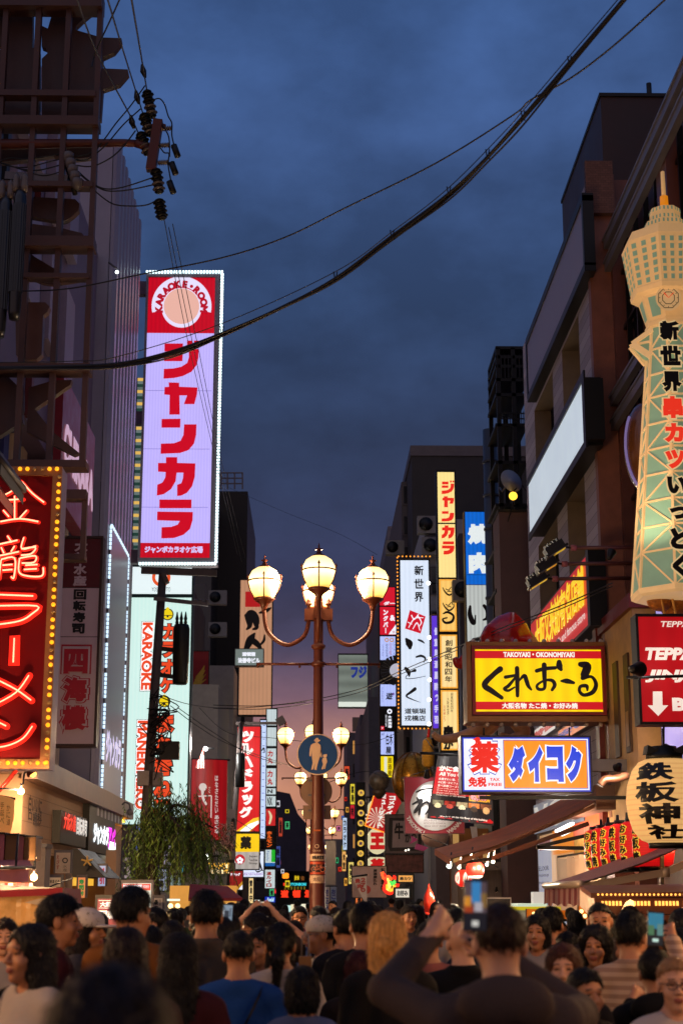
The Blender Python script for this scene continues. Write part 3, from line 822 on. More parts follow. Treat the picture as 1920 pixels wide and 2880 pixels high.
# ---- facade light panel (its lettering only)
yn,zb,yf,zt=quadx(((313,1472),(361,1566),(340,2258),(288,2214)),-5.75)
t=thing('facade_light_sign','grey wall panel edged with white light dashes and white karaoke letters low on it','sign',(-5.85,(yn+yf)/2,zb))
m=MB();m.box((-5.995,yn,zb),(-5.76,yf,zt),mat('dark_glossy_panel','#2b2a30',.3));obj('cabinet',m,t)
plx=PXp(-5.75);m=MB();quad(m,plx,(yn,zb,yf,zt),lit('#5c5662',.45,False,.12,.8),0)
L,H=yf-yn,zt-zb
put_text(m,plx,'ジャンカラ',(yn+.1*L,zb+.10*H,yf-.12*L,zb+.235*H),lit('#d3cbee',.95),.02,.06)
pts=[]
obj('face',m,t)
m=MB();n=62;dl2=lit('#cfeaff',1.3,False)
for k in range(n):
 z=zb+H*(k+.5)/n
 if k % 7==6:continue
 for y in (yn-.03,yf+.03):m.box((-5.78,y-.03,z-.06),(-5.72,y+.03,z+.03),dl2)
for k in range(12):
 y=yn+L*(k+.5)/12
 for z in (zb,zt):m.box((-5.78,y-.11,z-.035),(-5.72,y+.11,z+.035),dl2)
obj('light_border',m,t)['kind']='stuff'
# ---- unlit sushi / restaurant sign
pl=PY(33);Ru=pl.rect(170,1516,274,2092)
pinkw=mat('dull_white_acrylic','#c9aeb4',.4,var=.05);maro=paint('#5e1018',.4);inkb=paint('#120d10',.5);rdk=paint('#b0102c',.4)
def drw(m):
 um=220
 band(m,pl,Ru,1516,1652,maro,0,u=um);band(m,pl,Ru,1654,1790,pinkw,0,u=um);band(m,pl,Ru,1792,2092,pinkw,0,u=um)
 column(m,pl,'大起水産',210,1520,248,1650,pinkw,off=.012,bold=.05,gap=.06,du=-4)
 column(m,pl,'回転寿司',208,1656,244,1784,inkb,off=.012,bold=.05,gap=.1,du=-5)
 column(m,pl,'四海樓',172,1812,258,2068,rdk,off=.012,bold=.12,gap=.02,du=-6,depth=.02)
 column(m,pl,'四海樓',176,1816,254,2064,pinkw,off=.03,bold=.09,gap=.06,du=-6,depth=.02)
 column(m,pl,'四海樓',181,1821,249,2059,rdk,off=.05,bold=.06,gap=.12,du=-6,depth=.02)
sign('restaurant_sign','unlit maroon and white sushi restaurant sign hanging beside the red neon sign',pl,163,1508,281,2100,drw,.4,6,mat('brown_frame','#3c2420',.5))
# ---- red neon ramen sign with chasing bulbs
Yn=20.;pl=PY(Yn);Rn=pl.rect(-110,1313,158,2162)
t=thing('neon_ramen_sign','big red neon ramen sign framed with yellow bulbs, cropped by the photo edge','sign',((Rn[0]+Rn[2])/2,Yn,Rn[1]))
a0,b0,a1,b1=Rn;e=26*mpp(Yn)
m=MB();amb=mat('amber_sign_border','#8a5a34',.4,.2,var=.15)
m.box((a0,Yn+.03,b0),(a1,Yn+.42,b1),mat('purple_lit_side_metal','#7a6884',.35,.3))  # lilac base colour imitates purple light on the side
m.box((a1-e,Yn-.03,b0),(a1,Yn+.028,b1),amb);m.box((a0,Yn-.03,b0),(a0+e,Yn+.028,b1),amb)
m.box((a0+e,Yn-.03,b0),(a1-e,Yn+.028,b0+e),amb);m.box((a0+e,Yn-.03,b1-e),(a1-e,Yn+.028,b1),amb)
obj('cabinet',m,t)
m=MB();rf=mat('deep_red_enamel','#640206',.6,var=.1,spec=.15);quad(m,pl,(a0+e,b0+e,a1-e,b1-e),rf,-.02)
nl=lit('#ff2412',1.0,False);tb=lit('#ffb48c',2.0,False)
def nc(x,y):return (x/2.45,1280+y/2.45)              # neon letters were read off an enlargement
def neonst(pts,w=15,tube_=True,dx=0):
 q=[(p[0],p[1],w) for p in pts]
 brush(m,pl,q,nl,.05,5)
 if tube_:
  c=catmull(pts,4);m.tube([pl.pt(u,v,.10) for u,v in c],.010,tb,6)
for st in (  # 金
  [(62,1357),(40,1385),(0,1405)],[(66,1360),(95,1392),(128,1418)],[(22,1412),(70,1408)],[(46,1400),(46,1466)],[(80,1440),(60,1462)],
  [(14,1440),(30,1458)],[(6,1472),(60,1464),(112,1472)],
  # 龍
  [(26,1512),(38,1530)],[(0,1536),(54,1524)],[(8,1544),(16,1560)],[(46,1540),(36,1556)],[(-8,1570),(58,1556)],
  [(8,1580),(2,1630)],[(8,1578),(46,1574),(44,1628),(36,1626)],[(12,1594),(40,1592)],[(12,1608),(40,1606)],
  [(72,1516),(66,1548),(106,1540)],[(66,1548),(104,1544),(92,1562),(64,1566)],[(62,1574),(104,1568),(100,1586),(66,1588)],
  [(60,1574),(58,1612),(80,1624),(122,1624),(126,1600)],[(76,1594),(110,1592)],[(72,1606),(108,1604)],
  # ラ
  [(-6,1676),(98,1680)],[(-14,1708),(108,1708),(92,1732),(60,1750),(0,1760)],
  # メ
  [(86,1902),(50,1950),(-12,1986)],[(-4,1914),(50,1942),(92,1972)],
  # ン
  [(-6,2030),(22,2044)],[(96,2044),(70,2078),(30,2098),(-16,2106)]):
 wd=20 if st[0][1]>1660 else 11
 neonst(st,wd)
# long mark
poly(m,pl,[(30,1790),(60,1788),(58,1874),(26,1874)],nl,.05);m.tube([pl.pt(45,1798,.1),pl.pt(42,1866,.1)],.010,tb,6)
obj('face',m,t)
bulb_on=lit('#ffa41a',1.6,False);bulb_off=mat('unlit_bulb','#9a7a4a',.15,spec=.8)
bm_on,bm_off=[],None
def bulbmesh(name,mm,r):
 mb=MB();mb.ball((0,0,0),r,mm,10,6);o=obj(name,mb);me=o.data;bpy.data.objects.remove(o);return me
me_on,me_off=bulbmesh('bulb',bulb_on,.028),bulbmesh('bulb',bulb_off,.026)
pos=[(170-37*(v-1323)/822,v) for v in np.arange(1344,2150,21.1)]+[(u,1322) for u in np.arange(163,-100,-20.7)]+[(u,2147) for u in np.arange(130,-110,-21)]
off_ids={0,5,10,14,18,23,26,30,34,37} | {41,42,45,47} | {54,58}
for i,(u,v) in enumerate(pos):
 o=bpy.data.objects.new('bulb',me_off if i in off_ids else me_on);COL.objects.link(o);o.parent=t
 o.location=pl.pt(u,v,.06)-t.location
m=MB();p=P(40,2162,Yn);m.tube([(p.x,Yn+.2,p.z),(p.x-.2,Yn+.2,p.z-.25),(p.x-1.2,Yn+.3,p.z-.35)],.03,paint('#8a1c10',.4));obj('stay_rod',m,t)
# ---- brown steel frame with the backs of cut-out characters
Yf=22.;t=thing('sign_scaffold','brown steel frame carrying the backs of big cut out characters, seen from behind','sign scaffold',(P(150,800,Yf).x,Yf,P(150,1320,Yf).z))
brn=mat('brown_painted_steel','#4a302c',.5,.1,var=.15)
pl=PY(Yf)
def bar_h(v0,v1,u1,dp,u0=-160):
 mb=MB();p,q=P(u1,v0,Yf),P(u1,v1,Yf);x0=P(u0,(v0+v1)/2,Yf).x
 mb.box((x0,Yf-dp/2,q.z),(p.x,Yf+dp/2,p.z),brn);obj('crossbar',mb,t)
def bar_v(u,v,w,v0,v1,dp=.16):
 mb=MB();p,q=P(u-w/2,v,Yf),P(u+w/2,v,Yf);x=(p.x+q.x)/2;h=q.x-p.x
 mb.box((x-h/2,Yf-dp/2+.01,P(u,v1,Yf).z),(x+h/2,Yf+dp/2-.01,P(u,v0,Yf).z),brn);obj('upright',mb,t)
for a in ((-8,33,292,.34),(262,278,272,.2),(340,364,281,.34),(518,532,264,.22),(676,704,269,.34),(775,788,255,.2),(1032,1053,258,.34),(1302,1322,247,.34),(1382,1408,246,.24,180),(1562,1578,242,.24,172)):bar_h(*a)
for u in (16,108,193,281):bar_v(u,100,15,-120,1310)
bar_v(237,1480,14,1395,1575,.14)
def plate(pts,yo=.3,th=.12,mm=None):
 mb=MB();mb.prism([P(u,v,Yf+yo) for u,v in pts],(0,th,0),mm or brn);obj('letter_plate',mb,t)
dkb=mat('dark_brown_plate','#46302e',.5,var=.12)
plate([(118,72),(135,80),(150,30),(195,32),(255,36),(238,50),(215,72),(214,84),(285,105),(342,107),(343,118),(322,145),(290,160),(286,192),(360,195),(362,206),(336,236),(290,251),(284,335),(118,335),(118,165),(134,150),(130,135),(118,130)],.3,.14,dkb)
plate([(-60,30),(16,30),(20,66),(22,110),(20,128),(-60,120)],.3,.14,dkb)
plate([(30,30),(93,30),(92,134),(112,140),(112,335),(-60,335),(-60,140),(24,140)],.3,.14,dkb)
plate([(-60,420),(150,400),(262,415),(266,440),(200,448),(150,436),(60,450),(-60,460)],.32,.14,dkb)
plate([(70,552),(172,558),(212,560),(224,572),(222,590),(206,606),(188,618),(172,622),(70,606)],.3,.14)
plate([(66,626),(172,640),(188,645),(230,655),(241,668),(236,678),(66,678)],.3,.14)
plate([(72,700),(98,722),(165,762),(168,776),(60,776)],.3,.14)
plate([(100,788),(120,796),(150,800),(215,790),(225,788)],.3,.1)
plate([(58,856),(68,850),(128,850),(140,862),(134,876),(122,886),(118,996),(104,1010),(62,1012),(46,998),(44,872)],.25,.16,mat('tan_plastic','#6b4a40',.35,var=.1))
plate([(-60,1050),(18,1054),(66,1100),(66,1150),(62,1162),(66,1190),(40,1200),(0,1226),(-60,1230)],.3,.14)
plate([(82,1090),(150,1070),(202,1068),(198,1082),(98,1150),(150,1215),(224,1274),(208,1280),(76,1214)],.3,.14)
# ---- tiled eave corner, far left
t=thing('tiled_roof_corner','dark tiled eave corner with a red underside above the neon sign','roof',tuple(P(10,1440,18)))
m=MB();A,B=P(-90,1225,18.6),P(66,1420,18.2)
d=(B-A);
m.prism([A,B,B+Vector((0,0,.12)),A+Vector((0,0,.35))],(0,-1.4,0),mat('roof_tile','#2b2426',.5,var=.2));obj('roof',m,t)
for k in range(10):
 mb=MB();p=A+d*((k+.5)/10);mb.tube([p+Vector((.0,.1,.28-.012*k)),p+Vector((0,-1.5,.12))],.055,mat('roof_tile',''),8);obj('roll_tile',mb,t)
m=MB();m.prism([A+Vector((0,-.02,-.02)),B+Vector((-.1,-.02,-.04)),B+Vector((-.12,-.02,-.14)),A+Vector((0,-.02,-.2))],(0,-1.2,0),paint('#8a1410',.4));obj('soffit',m,t)
# ---- red letters sign on the mauve building
t=thing('facade_letter_sign','red angled board with pale letters half hidden behind the steel frame','sign',tuple(P(215,1420,33)))
m=MB();m.box((-6.33,36.0,P(0,1450,38).z),(-6.0,41.5,P(0,1120,38).z),paint('#7d1420',.4));obj('board',m,t)
m=MB();plx=PXp(-5.99);zz=(P(0,1430,38).z,P(0,1160,38).z)
put_text(m,plx,'CHIKARA',(36.2,zz[0]+.7,41.3,zz[1]-.7),lit('#d8b0c8',.7),.02,.05);obj('letters',m,t)
# ---- signs on the far left row
pl=PY(84)
def drw(m):
 rect(m,pl,661,1826,741,1871,lit('#8d9a94',.55,False),0);text(m,pl,'道頓堀',681,1834,718,1846,W,bold=.05);text(m,pl,'法善寺ビル',669,1850,731,1865,W,bold=.05)
sign('building_name_sign','small grey lit box sign with two lines of white building name letters',pl,660,1824,742,1873,drw,.6,2,M_grey)
pl=PY(77)
def drw(m):
 rect(m,pl,536,1832,587,1982,paint('#8e1014',.5),0)
 for k in range(6):
  brush(m,pl,[(540+k*3,1945-k*8,9),(560+k*2,1925-k*8,7),(580-k,1910-k*6-(k % 2)*8,2)],paint('#c89a2c',.5),.01)
 for k in range(4):brush(m,pl,[(538,1962-k*6,9),(555,1952-k*7,7),(568-k*2,1940-k*5,2)],paint('#b9aaa4',.5),.03)
sign('red_brush_board','dark red board with yellow and white brush strokes beside the transformer pole',pl,535,1830,588,1984,drw,.3,2)
pl=PY(90)
def drw(m):
 Rf=pl.rect(674,1632,764,2010);quad(m,pl,Rf,lit('#dca27c',.62,False,.12,1.4),0)
 rect(m,pl,690,1664,732,1707,lit('#c21a1a',.7),.012)
 br=lit('#0d0809',.2)
 brush(m,pl,[(694,1732,14),(706,1728,26),(718,1738,22),(724,1752,12)],br,.02);brush(m,pl,[(700,1738,22),(702,1760,14),(694,1770,5)],br,.024)
 brush(m,pl,[(716,1744,16),(722,1764,12),(712,1770,6)],br,.028);brush(m,pl,[(730,1724,5),(748,1718,12),(762,1710,4)],br,.03);brush(m,pl,[(742,1716,4),(744,1732,8),(746,1742,3)],br,.034)
 brush(m,pl,[(716,1782,6),(704,1800,22),(692,1826,14)],br,.02);brush(m,pl,[(708,1800,18),(724,1812,16),(734,1826,8)],br,.026);brush(m,pl,[(744,1786,4),(742,1802,8),(730,1816,5)],br,.03)
sign('cream_figure_sign','tall cream sign with a black brush painted figure and red patch',pl,671,1628,767,2014,drw,.5,3)
pl=PY(66)
t=thing('red_cloth_banner','large curved red banner with white restaurant lettering behind the willow','banner',tuple(P(590,2365,66)))
m=MB();n=14;rb=lit('#b0121a',.55,False,.2,1.1)
a,b=P(538,2240,66).x,P(636,2240,66).x;z0,z1=P(590,2362,66).z,P(590,2136,66).z
for k in range(n):
 x0,x1=a+(b-a)*k/n,a+(b-a)*(k+1)/n;f=lambda x:66+.5*((x-a)/(b-a)) ** 3
 m.face([(x0,f(x0),z0),(x1,f(x1),z0),(x1,f(x1),z1),(x0,f(x0),z1)],rb,True)
ww=lit('#e8d6d0',.7)
column(m,pl,'はなさただい',605,2180,614,2288,ww,off=.05,bold=.02);column(m,pl,'あさく場',604,2292,616,2345,ww,off=.05,bold=.03)
disc(m,pl,571,2214,11,ww,.05);brush(m,pl,[(570,2222,8),(572,2245,7),(580,2262,6)],ww,.06)
for q in (((558,2240),(595,2238)),((595,2238),(594,2300))):brush(m,pl,[(*q[0],3),(*q[1],3)],ww,.055)
column(m,pl,'さく',587,2212,592,2232,ww,off=.05)
obj('cloth',m,t);m=MB();m.tube([(a-.1,66.1,z1+.02),(b+.1,66.6,z1+.02)],.04,M_dark);m.tube([(a-.1,66.1,z0-.02),(b+.1,66.6,z0-.02)],.04,M_dark);obj('rod',m,t)
# drug store signs
pl=PY(60)
def drw(m):
 Rf=pl.rect(667,2044,730,2338);quad(m,pl,Rf,lit('#c4121a',.85,False,.08,2.5),0)
 column(m,pl,'ツルハドラッグ',676,2054,714,2302,lit('#f4e6e4',.9),du=-4,off=.02,bold=.07,gap=.08,shear=-.12)
 poly(m,pl,[(664,2338),(690,2318),(712,2302),(728,2298),(728,2316),(704,2338)],lit('#eebd2a',.9),.015);poly(m,pl,[(674,2338),(700,2318),(727,2308),(728,2316),(700,2338)],W,.022)
sign('drugstore_sign','tall red drugstore sign with white slanting letters and a swoosh at its foot',pl,664,2040,733,2341,drw,.5,2)
def drw(m):
 rect(m,pl,658,2345,729,2396,lit('#f0c412',.9,False),0);text(m,pl,'薬',675,2352,708,2388,lit('#241c10',.2),off=.02,bold=.07)
 rect(m,pl,658,2396,728,2444,lit('#c4bdb8',.6,False,.2,1.2),0);disc(m,pl,675,2417,14,lit('#c8202c',.8),.015)
 for k in range(5):a_=R(90+72*k);disc(m,pl,675+6*math.cos(a_),2420-6*math.sin(a_),4,W,.02,10)
 for i,st in enumerate(('Japan','Tax-free','Shop')):text(m,pl,st,700,2405+i*10,724,2412+i*10,lit('#5c5654',.4),off=.015,bold=.02)
sign('medicine_sign','yellow and white medicine sign with a red blossom under the drugstore sign',pl,656,2342,731,2447,drw,.4,2)
pl=PY(57)
def drw(m):
 rect(m,pl,646,2450,682,2502,lit('#a81218',.6),0);text(m,pl,'ドラッグ',649,2455,676,2464,W,bold=.05)
 poly(m,pl,[(660,2502),(682,2478),(682,2502)],lit('#d89a24',.7),.012);poly(m,pl,[(670,2502),(682,2488),(682,2502)],W,.02)
sign('small_drugstore_sign','small red drugstore sign with a yellow corner low on the pole',pl,644,2448,684,2504,drw,.25,1.5)
pl=PY(72)
def drw(m):
 rect(m,pl,684,2395,741,2466,lit('#dfe9ff',1.0,False),0);text(m,pl,'CHINESE RESTAURANT',672,2454,740,2462,lit('#b07ac0',.7),bold=.02)
 brush(m,pl,[(722,2440,3),(728,2425,6),(736,2445,4),(740,2450,2)],K,.03);brush(m,pl,[(718,2448,2),(726,2452,4),(738,2446,2)],K,.035);brush(m,pl,[(733,2400,2),(728,2412,4)],K,.03)
sign('chinese_restaurant_sign','bright white lit sign reading Chinese restaurant under the drugstore signs',pl,681,2391,743,2469,drw,.4,2,mat('teal_sign_frame',''))
pl=PY(74)
def drw(m):
 Rf=pl.rect(731,2026,747,2358);quad(m,pl,Rf,lit('#c6d8ff',.98,False,.05),0)
 for k in range(17):rect(m,pl,739-k*.3,2040+k*19,746-k*.3,2041.5+k*19,K,.02)
 brush(m,pl,[(736,2112,3),(742,2104,4),(744,2118,2)],K,.03)
sign('white_strip_sign','very slim bluish white lit strip sign right of the drugstore sign',pl,729,2022,749,2361,drw,.3,1.2)
pl=PY(82);um=760
t=thing('stacked_tenant_sign','dark column of small stacked tenant signs, white panels above green and blue','sign',tuple(P(758,2500,82)))
m=MB();Rf=pl.rect(748,1992,775,2500);m.box((Rf[0]-.06,82.01,Rf[1]),(Rf[2]+.06,82.4,Rf[3]),M_black);obj('cabinet',m,t)
wp=lit('#d3e2e4',.8,False,.1,2);
for v0,v1,c,tx,tc_,vert in ((1995,2040,wp,'',None,0),(2046,2098,wp,'',None,0),(2105,2152,wp,'力丸','#c0201c',1),(2161,2212,wp,'力丸','#c0201c',1),(2217,2234,wp,'N','#20242a',0),(2239,2268,wp,'NX','#20242a',0),
  (2275,2322,lit('#d21c22',.8,False),'',None,0),(2332,2386,M_black,'ホルモン','#ff6a1c',1),(2390,2436,wp,'Family','#2a50a0',2),(2446,2498,wp,'温ルイロ','#a03028',1)):
 mb=MB();z=pl.rect(um,v0,um+1,v1);bx=(Rf[0],z[1],Rf[2],z[3]);quad(mb,pl,bx,c,0)
 if tx:
  vm_=(v0+v1)/2;u0=751+(1990-vm_)*.011;tm=lit(tc_,.8)
  if vert==1:column(mb,pl,tx,u0+3,v0+5,u0+18,v1-3,tm,off=.02,bold=.05)
  elif vert==2:
   quad(mb,pl,(Rf[0]+.62*(Rf[2]-Rf[0]),z[1]+.25*(z[3]-z[1]),Rf[2],z[3]),lit('#18b428',.9),.01);quad(mb,pl,(Rf[0],z[1],Rf[2],z[1]+.2*(z[3]-z[1])),lit('#1464b4',.8),.012)
   text(mb,pl,tx,u0+2,v0+3,u0+10,v1-14,tm,off=.02,rot=90)
  else:text(mb,pl,tx,u0+4,v0+3,u0+18,v1-3,tm,off=.02,bold=.04)
 elif 'd21c22' in c.name:
  brush(mb,pl,[(756,2282,4),(762,2296,7),(758,2316,5)],lit('#f0dcae',.8),.02)
 obj('panel',mb,t)
pl=PY(78)
def drw(m):
 rect(m,pl,745,2522,774,2538,lit('#0a34b4',.9,False),0);text(m,pl,'Asahi',749,2524,771,2536,lit('#bfe2f4',1.),off=.02,bold=.05,shear=.2)
sign('beer_sign','small blue beer sign low at the foot of the tenant column',pl,743,2520,776,2540,drw,.3,1)
# ---- end of street neon
pl=PY(200)
t=thing('street_end_neon','red, cyan and yellow neon gate sign at the far end of the street','sign',tuple(P(830,2545,200)))
m=MB();a,b=P(778,2545,200),P(872,2450,200);m.box((a.x,200.2,a.z),(b.x,201,b.z),M_black);obj('frame',m,t)
m=MB();nr=lit('#ff3a1c',1.2,False);cy=lit('#3ccfdc',1.1,False)
for ch,u in zip('道頓堀',(789,823,856)):text(m,pl,ch,u,2503,u+23,2528,nr,off=.1,bold=.06)
text(m,pl,'DOTONBORI',806,2483,861,2491,cy,off=.1,bold=.05);rect(m,pl,797,2483,805,2491,nr,.1)
rect(m,pl,797,2529,866,2542,lit('#d8202a',.9),.05);text(m,pl,'ゲームセンター',808,2531,856,2540,lit('#bff4ea',1.2),off=.1,bold=.08)
text(m,pl,'飲食',826,2462,842,2479,lit('#d8b81c',1.),off=.1,bold=.05);text(m,pl,'街',846,2464,856,2476,lit('#b06a30',.8),off=.1)
for k in range(7):rect(m,pl,800+k*9,2493,804+k*9,2502,lit('#8a7a1c',.6),.08)
column(m,pl,'寿司',770,2492,776,2514,lit('#ff2c38',1.1),off=.1,bold=.08)
obj('face',m,t)
m=MB();c=P(803,2463,150);m.lathe([(.18,-.25),(.3,-.2),(.3,.2),(.18,.25)],c,lit('#ff8a1c',1.6,False),12);m.tube([c+Vector((0,0,.25)),c+Vector((0,.4,.6))],.04,M_black)
one('orange_lantern',m,'small glowing orange lantern hanging left of the far neon gate sign','lantern')
m=MB()
for k,(u,v,c) in enumerate(((812,2556,'#bfe8e0'),(826,2553,'#e8d8b0'),(842,2555,'#c8ecd4'),(856,2552,'#f2e6c8'),(722,2541,'#e8f4ea'),(735,2546,'#e0e8d4'),(762,2545,'#d8ecd8'))):
 p=P(u,v,170);m.box((p.x-.3,170,p.z-.35),(p.x+.3,170.2,p.z+.35),lit(c,1.0))
m.box((P(706,2550,170).x,170.21,0),(P(868,2550,170).x,174,P(800,2549,170).z+.9),M_black)
one('far_shop',m,'row of tiny lit shop windows at the far end of the street','building')
# ================================================================ RIGHT ROW SIGNS
pl=PY(120)
def drw(m):
 Rf=pl.rect(952,1842,1033,1988);quad(m,pl,Rf,lit('#8c968c',.55,False,.25,.35,True),0);rect(m,pl,951,1974,1030,1988,lit('#dfe6da',.95,False),.03)
 text(m,pl,'フジ',986,1872,1032,1908,lit('#22389a',.7),off=.03,bold=.07)
sign('pale_rooftop_sign','pale grey rooftop sign with two blue characters right of the lamp post',pl,950,1838,1035,1990,drw,.8,1.5)
# narrow stack with floor numbers
pl=PY(75)
t=thing('floor_number_signs','narrow stack of red, blue white, black and yellow tenant signs with floor numbers','sign',tuple(P(1090,2190,75)))
m=MB();Rf=pl.rect(1069,1650,1112,2188);m.box((Rf[0]-.05,75.01,Rf[1]),(Rf[2]+.05,75.5,Rf[3]),M_black);obj('cabinet',m,t)
rd=lit('#d8142c',.9,False);lb=lit('#b6c4ff',.95,False,.08,2)
for i,(v0,v1,c,s1) in enumerate(((1652,1703,rd,1),(1707,1785,rd,1),(1790,1856,lb,1),(1925,1986,lb,1),(1990,2053,M_black,1),(2058,2122,lb,.86),(2127,2186,lit('#f4d80c',.95,False),.8))):
 mb=MB();z=pl.rect(1090,v0,1091,v1);quad(mb,pl,(Rf[0],z[1],Rf[0]+(Rf[2]-Rf[0])*s1,z[3]),c,0)
 if i==0:text(mb,pl,'ダー',1078,1692,1110,1702,W,bold=.06)
 if i==1:
  column(mb,pl,'ングバー',1077,1714,1091,1782,W,bold=.06);text(mb,pl,'&',1096,1730,1111,1746,W,bold=.05)
  poly(mb,pl,[(1113,1756),(1113,1784),(1092,1784)],W,.012);text(mb,pl,'9F',1102,1774,1111,1782,lit('#c83a5c',.7),off=.02)
 if i==2:
  for u in (1087,1101):ring(mb,pl,u,1800,3.5,6,lit('#d8902c',.8),.02,14)
  column(mb,pl,'はなはな店',1084,1810,1091,1848,lit('#2c2a5c',.4));column(mb,pl,'♡♡旺',1094,1810,1102,1842,lit('#c84a6c',.6));column(mb,pl,'くつろぎ処',1074,1812,1078,1846,lit('#5a5a8c',.4));column(mb,pl,'じぶん',1106,1802,1111,1846,lit('#6a78c0',.5))
 if i==3:
  text(mb,pl,'遊',1084,1948,1104,1968,K,bold=.03,shear=.1);column(mb,pl,'にしきあそび',1073,1932,1077,1976,lit('#5a5a8c',.4));disc(mb,pl,1105,1952,4,lit('#8a6ac0',.6),.02,12)
 if i==4:
  column(mb,pl,'大衆酒場',1090,2012,1101,2048,W,bold=.04);column(mb,pl,'居酒屋',1083,2010,1087,2044,W);ring(mb,pl,1095,2001,3,7,W,.02);rect(mb,pl,1070,2042,1080,2053,lit('#d0142c',.9),.012);text(mb,pl,'5F',1072,2045,1078,2050,W)
 if i==5:
  text(mb,pl,'白木',1085,2064,1104,2096,K,bold=.02);text(mb,pl,'屋',1084,2100,1100,2120,K,bold=.03);text(mb,pl,'4F',1072,2062,1080,2069,lit('#38448c',.4))
 if i==6:
  column(mb,pl,'居酒屋',1090,2130,1101,2184,lit('#9a7a08',.5),bold=.03);rect(mb,pl,1080,2129,1088,2186,lit('#e8ecd0',.9),.012)
 obj('panel',mb,t)
# dark round sign behind
t=thing('round_fan_sign','dark round ribbed sign with a pale centre and tiny bulbs between the stacked signs','sign',tuple(P(1112,1920,70)))
pl=PY(70);m=MB()
for k in range(24):
 a=R(k*15);b=R(k*15+11)
 m.prism([pl.pt(1112+r*math.cos(x),1885-r*math.sin(x),0) for r,x in ((16,a),(42,a),(42,b),(16,b))],(0,.12,0),paint('#2a2420',.5))
obj('ribs',m,t)
m=MB();disc(m,pl,1115,1886,20,lit('#cfcfe0',.7,False),.02);obj('centre',m,t)
# white brush sign
pl=PY(58)
def drw(m):
 Rf=pl.rect(1127,1576,1207,2040);quad(m,pl,Rf,lit('#d8e4f6',1.0,False,.05,1.8),0)
 column(m,pl,'新世界',1164,1586,1190,1698,K,bold=.03,gap=.25,off=.03)
 sr=lit('#d4142a',.9);poly(m,pl,[(1152,1716),(1196,1734),(1182,1782),(1138,1768)],sr,.02)
 for q in (((1148,1766,2),(1165,1740,3),(1190,1738,2)),((1156,1730,3),(1164,1742,3),(1176,1728,3)),((1160,1770,2),(1172,1752,3),(1180,1774,2)),((1174,1732,3),(1184,1750,3),(1178,1762,2)),((1146,1750,2),(1158,1756,2))):brush(m,pl,q,W,.03)
 brush(m,pl,[(1142,1798,8),(1150,1810,20),(1152,1822,10)],K,.03);brush(m,pl,[(1176,1800,5),(1186,1804,6),(1193,1810,2)],K,.03)
 brush(m,pl,[(1170,1848,5),(1184,1845,7),(1195,1852,5),(1190,1864,2)],K,.03)
 brush(m,pl,[(1140,1880,9),(1148,1890,12),(1150,1902,4)],K,.03);brush(m,pl,[(1166,1886,9),(1152,1892,3),(1140,1908,2),(1165,1908,2),(1196,1902,1.5)],K,.034)
 brush(m,pl,[(1166,1938,10),(1156,1946,8),(1142,1958,5),(1160,1968,3),(1182,1976,1)],K,.03)
 text(m,pl,'道頓堀',1137,1992,1196,2008,K,bold=.025,off=.02);text(m,pl,'戎橋店',1137,2012,1196,2028,K,bold=.025,off=.02)
t=sign('white_brush_sign','tall bright white sign with black brush writing and a red seal',pl,1122,1570,1211,2046,drw,.6,4)
m=MB();ob=lit('#ff9a2c',1.6)
a0,b0,a1,b1=pl.rect(1122,1570,1211,2046)
for k in range(46):m.ball((a0-.05,57.9,b0+(b1-b0)*k/45),.03,ob,6,4)
for k in range(9):
 for z in (b0-.05,b1+.05):m.ball((a0+(a1-a0)*k/8,57.9,z),.03,ob,6,4)
obj('bulb_string',m,t)
def spot(u,v,Y,name,label,r=.07,c='#f6faff',e=8.,group='small spotlights by the white brush sign'):
 p=P(u,v,Y);m=MB();m.ball(p,r,lit(c,e,False),8,6);m.tube([p+Vector((.02,.05,.02)),p+Vector((.3,.2,.03))],.03,M_black)
 one(name,m,label,'lamp',group)
for u,v,lb_ in ((1204,1640,'highest'),(1207,1793,'second from the top'),(1208,1854,'third from the top'),(1208,1912,'fourth, just above'),(1206,1968,'fifth, by the lower brush stroke'),(1206,2036,'lowest'),(1206,2098,'hanging below')):
 spot(u,v,56.5,'sign_spotlight','tiny white spotlight beside the white brush sign, %s' % lb_)
# purple
pl=PY(54)
def drw(m):
 rect(m,pl,1215,1732,1233,2048,lit('#6238d8',.9,False),0);column(m,pl,'個室居酒屋酔っ手羽',1220,1760,1232,2040,lit('#d8d0ff',.9),bold=.05,gap=.3)
sign('purple_sign','slim purple sign half hidden behind the yellow column of signs',pl,1213,1728,1236,2052,drw,.3,2,mat('tan_frame','#9a7a5c',.5))
# yellow column
pl=PY(52)
t=thing('yellow_column_sign','tall yellow backlit column of four signs, red karaoke letters at the top','sign',tuple(P(1260,2120,52)))
m=MB();Rf=pl.rect(1235,1325,1283,2112);m.box((Rf[0]-.05,52.01,Rf[1]-.05),(Rf[2]+.05,52.5,Rf[3]+.05),M_black);obj('cabinet',m,t)
def zr(v0,v1):z=pl.rect(1260,v0,1261,v1);return z[1],z[3]
yel=lit('#f8dc8c',1.02,False,.08,2.6);yo=lit('#f2a83c',.98,False,.08,2)
def seg(v0,v1,base,inner,dr):
 mb=MB();z=zr(v0,v1);quad(mb,pl,(Rf[0],z[0],Rf[2],z[1]),base,0)
 if inner:quad(mb,pl,(Rf[0]+.05,z[0]+.05,Rf[2]-.05,z[1]-.05),inner,.008)
 dr(mb);obj('panel',mb,t)
rk=lit('#ee2a1c',.92)
def d1(mb):
 for ch,bx in zip((0,1,2),((1241,1352,1276,1390),(1243,1396,1276,1427),(1241,1438,1276,1467))):kana(mb,pl,ch,rk,bx)
def d2(mb):
 for ch,bx in zip((3,4),((1241,1478,1277,1515),(1242,1523,1277,1560))):kana(mb,pl,ch,rk,bx)
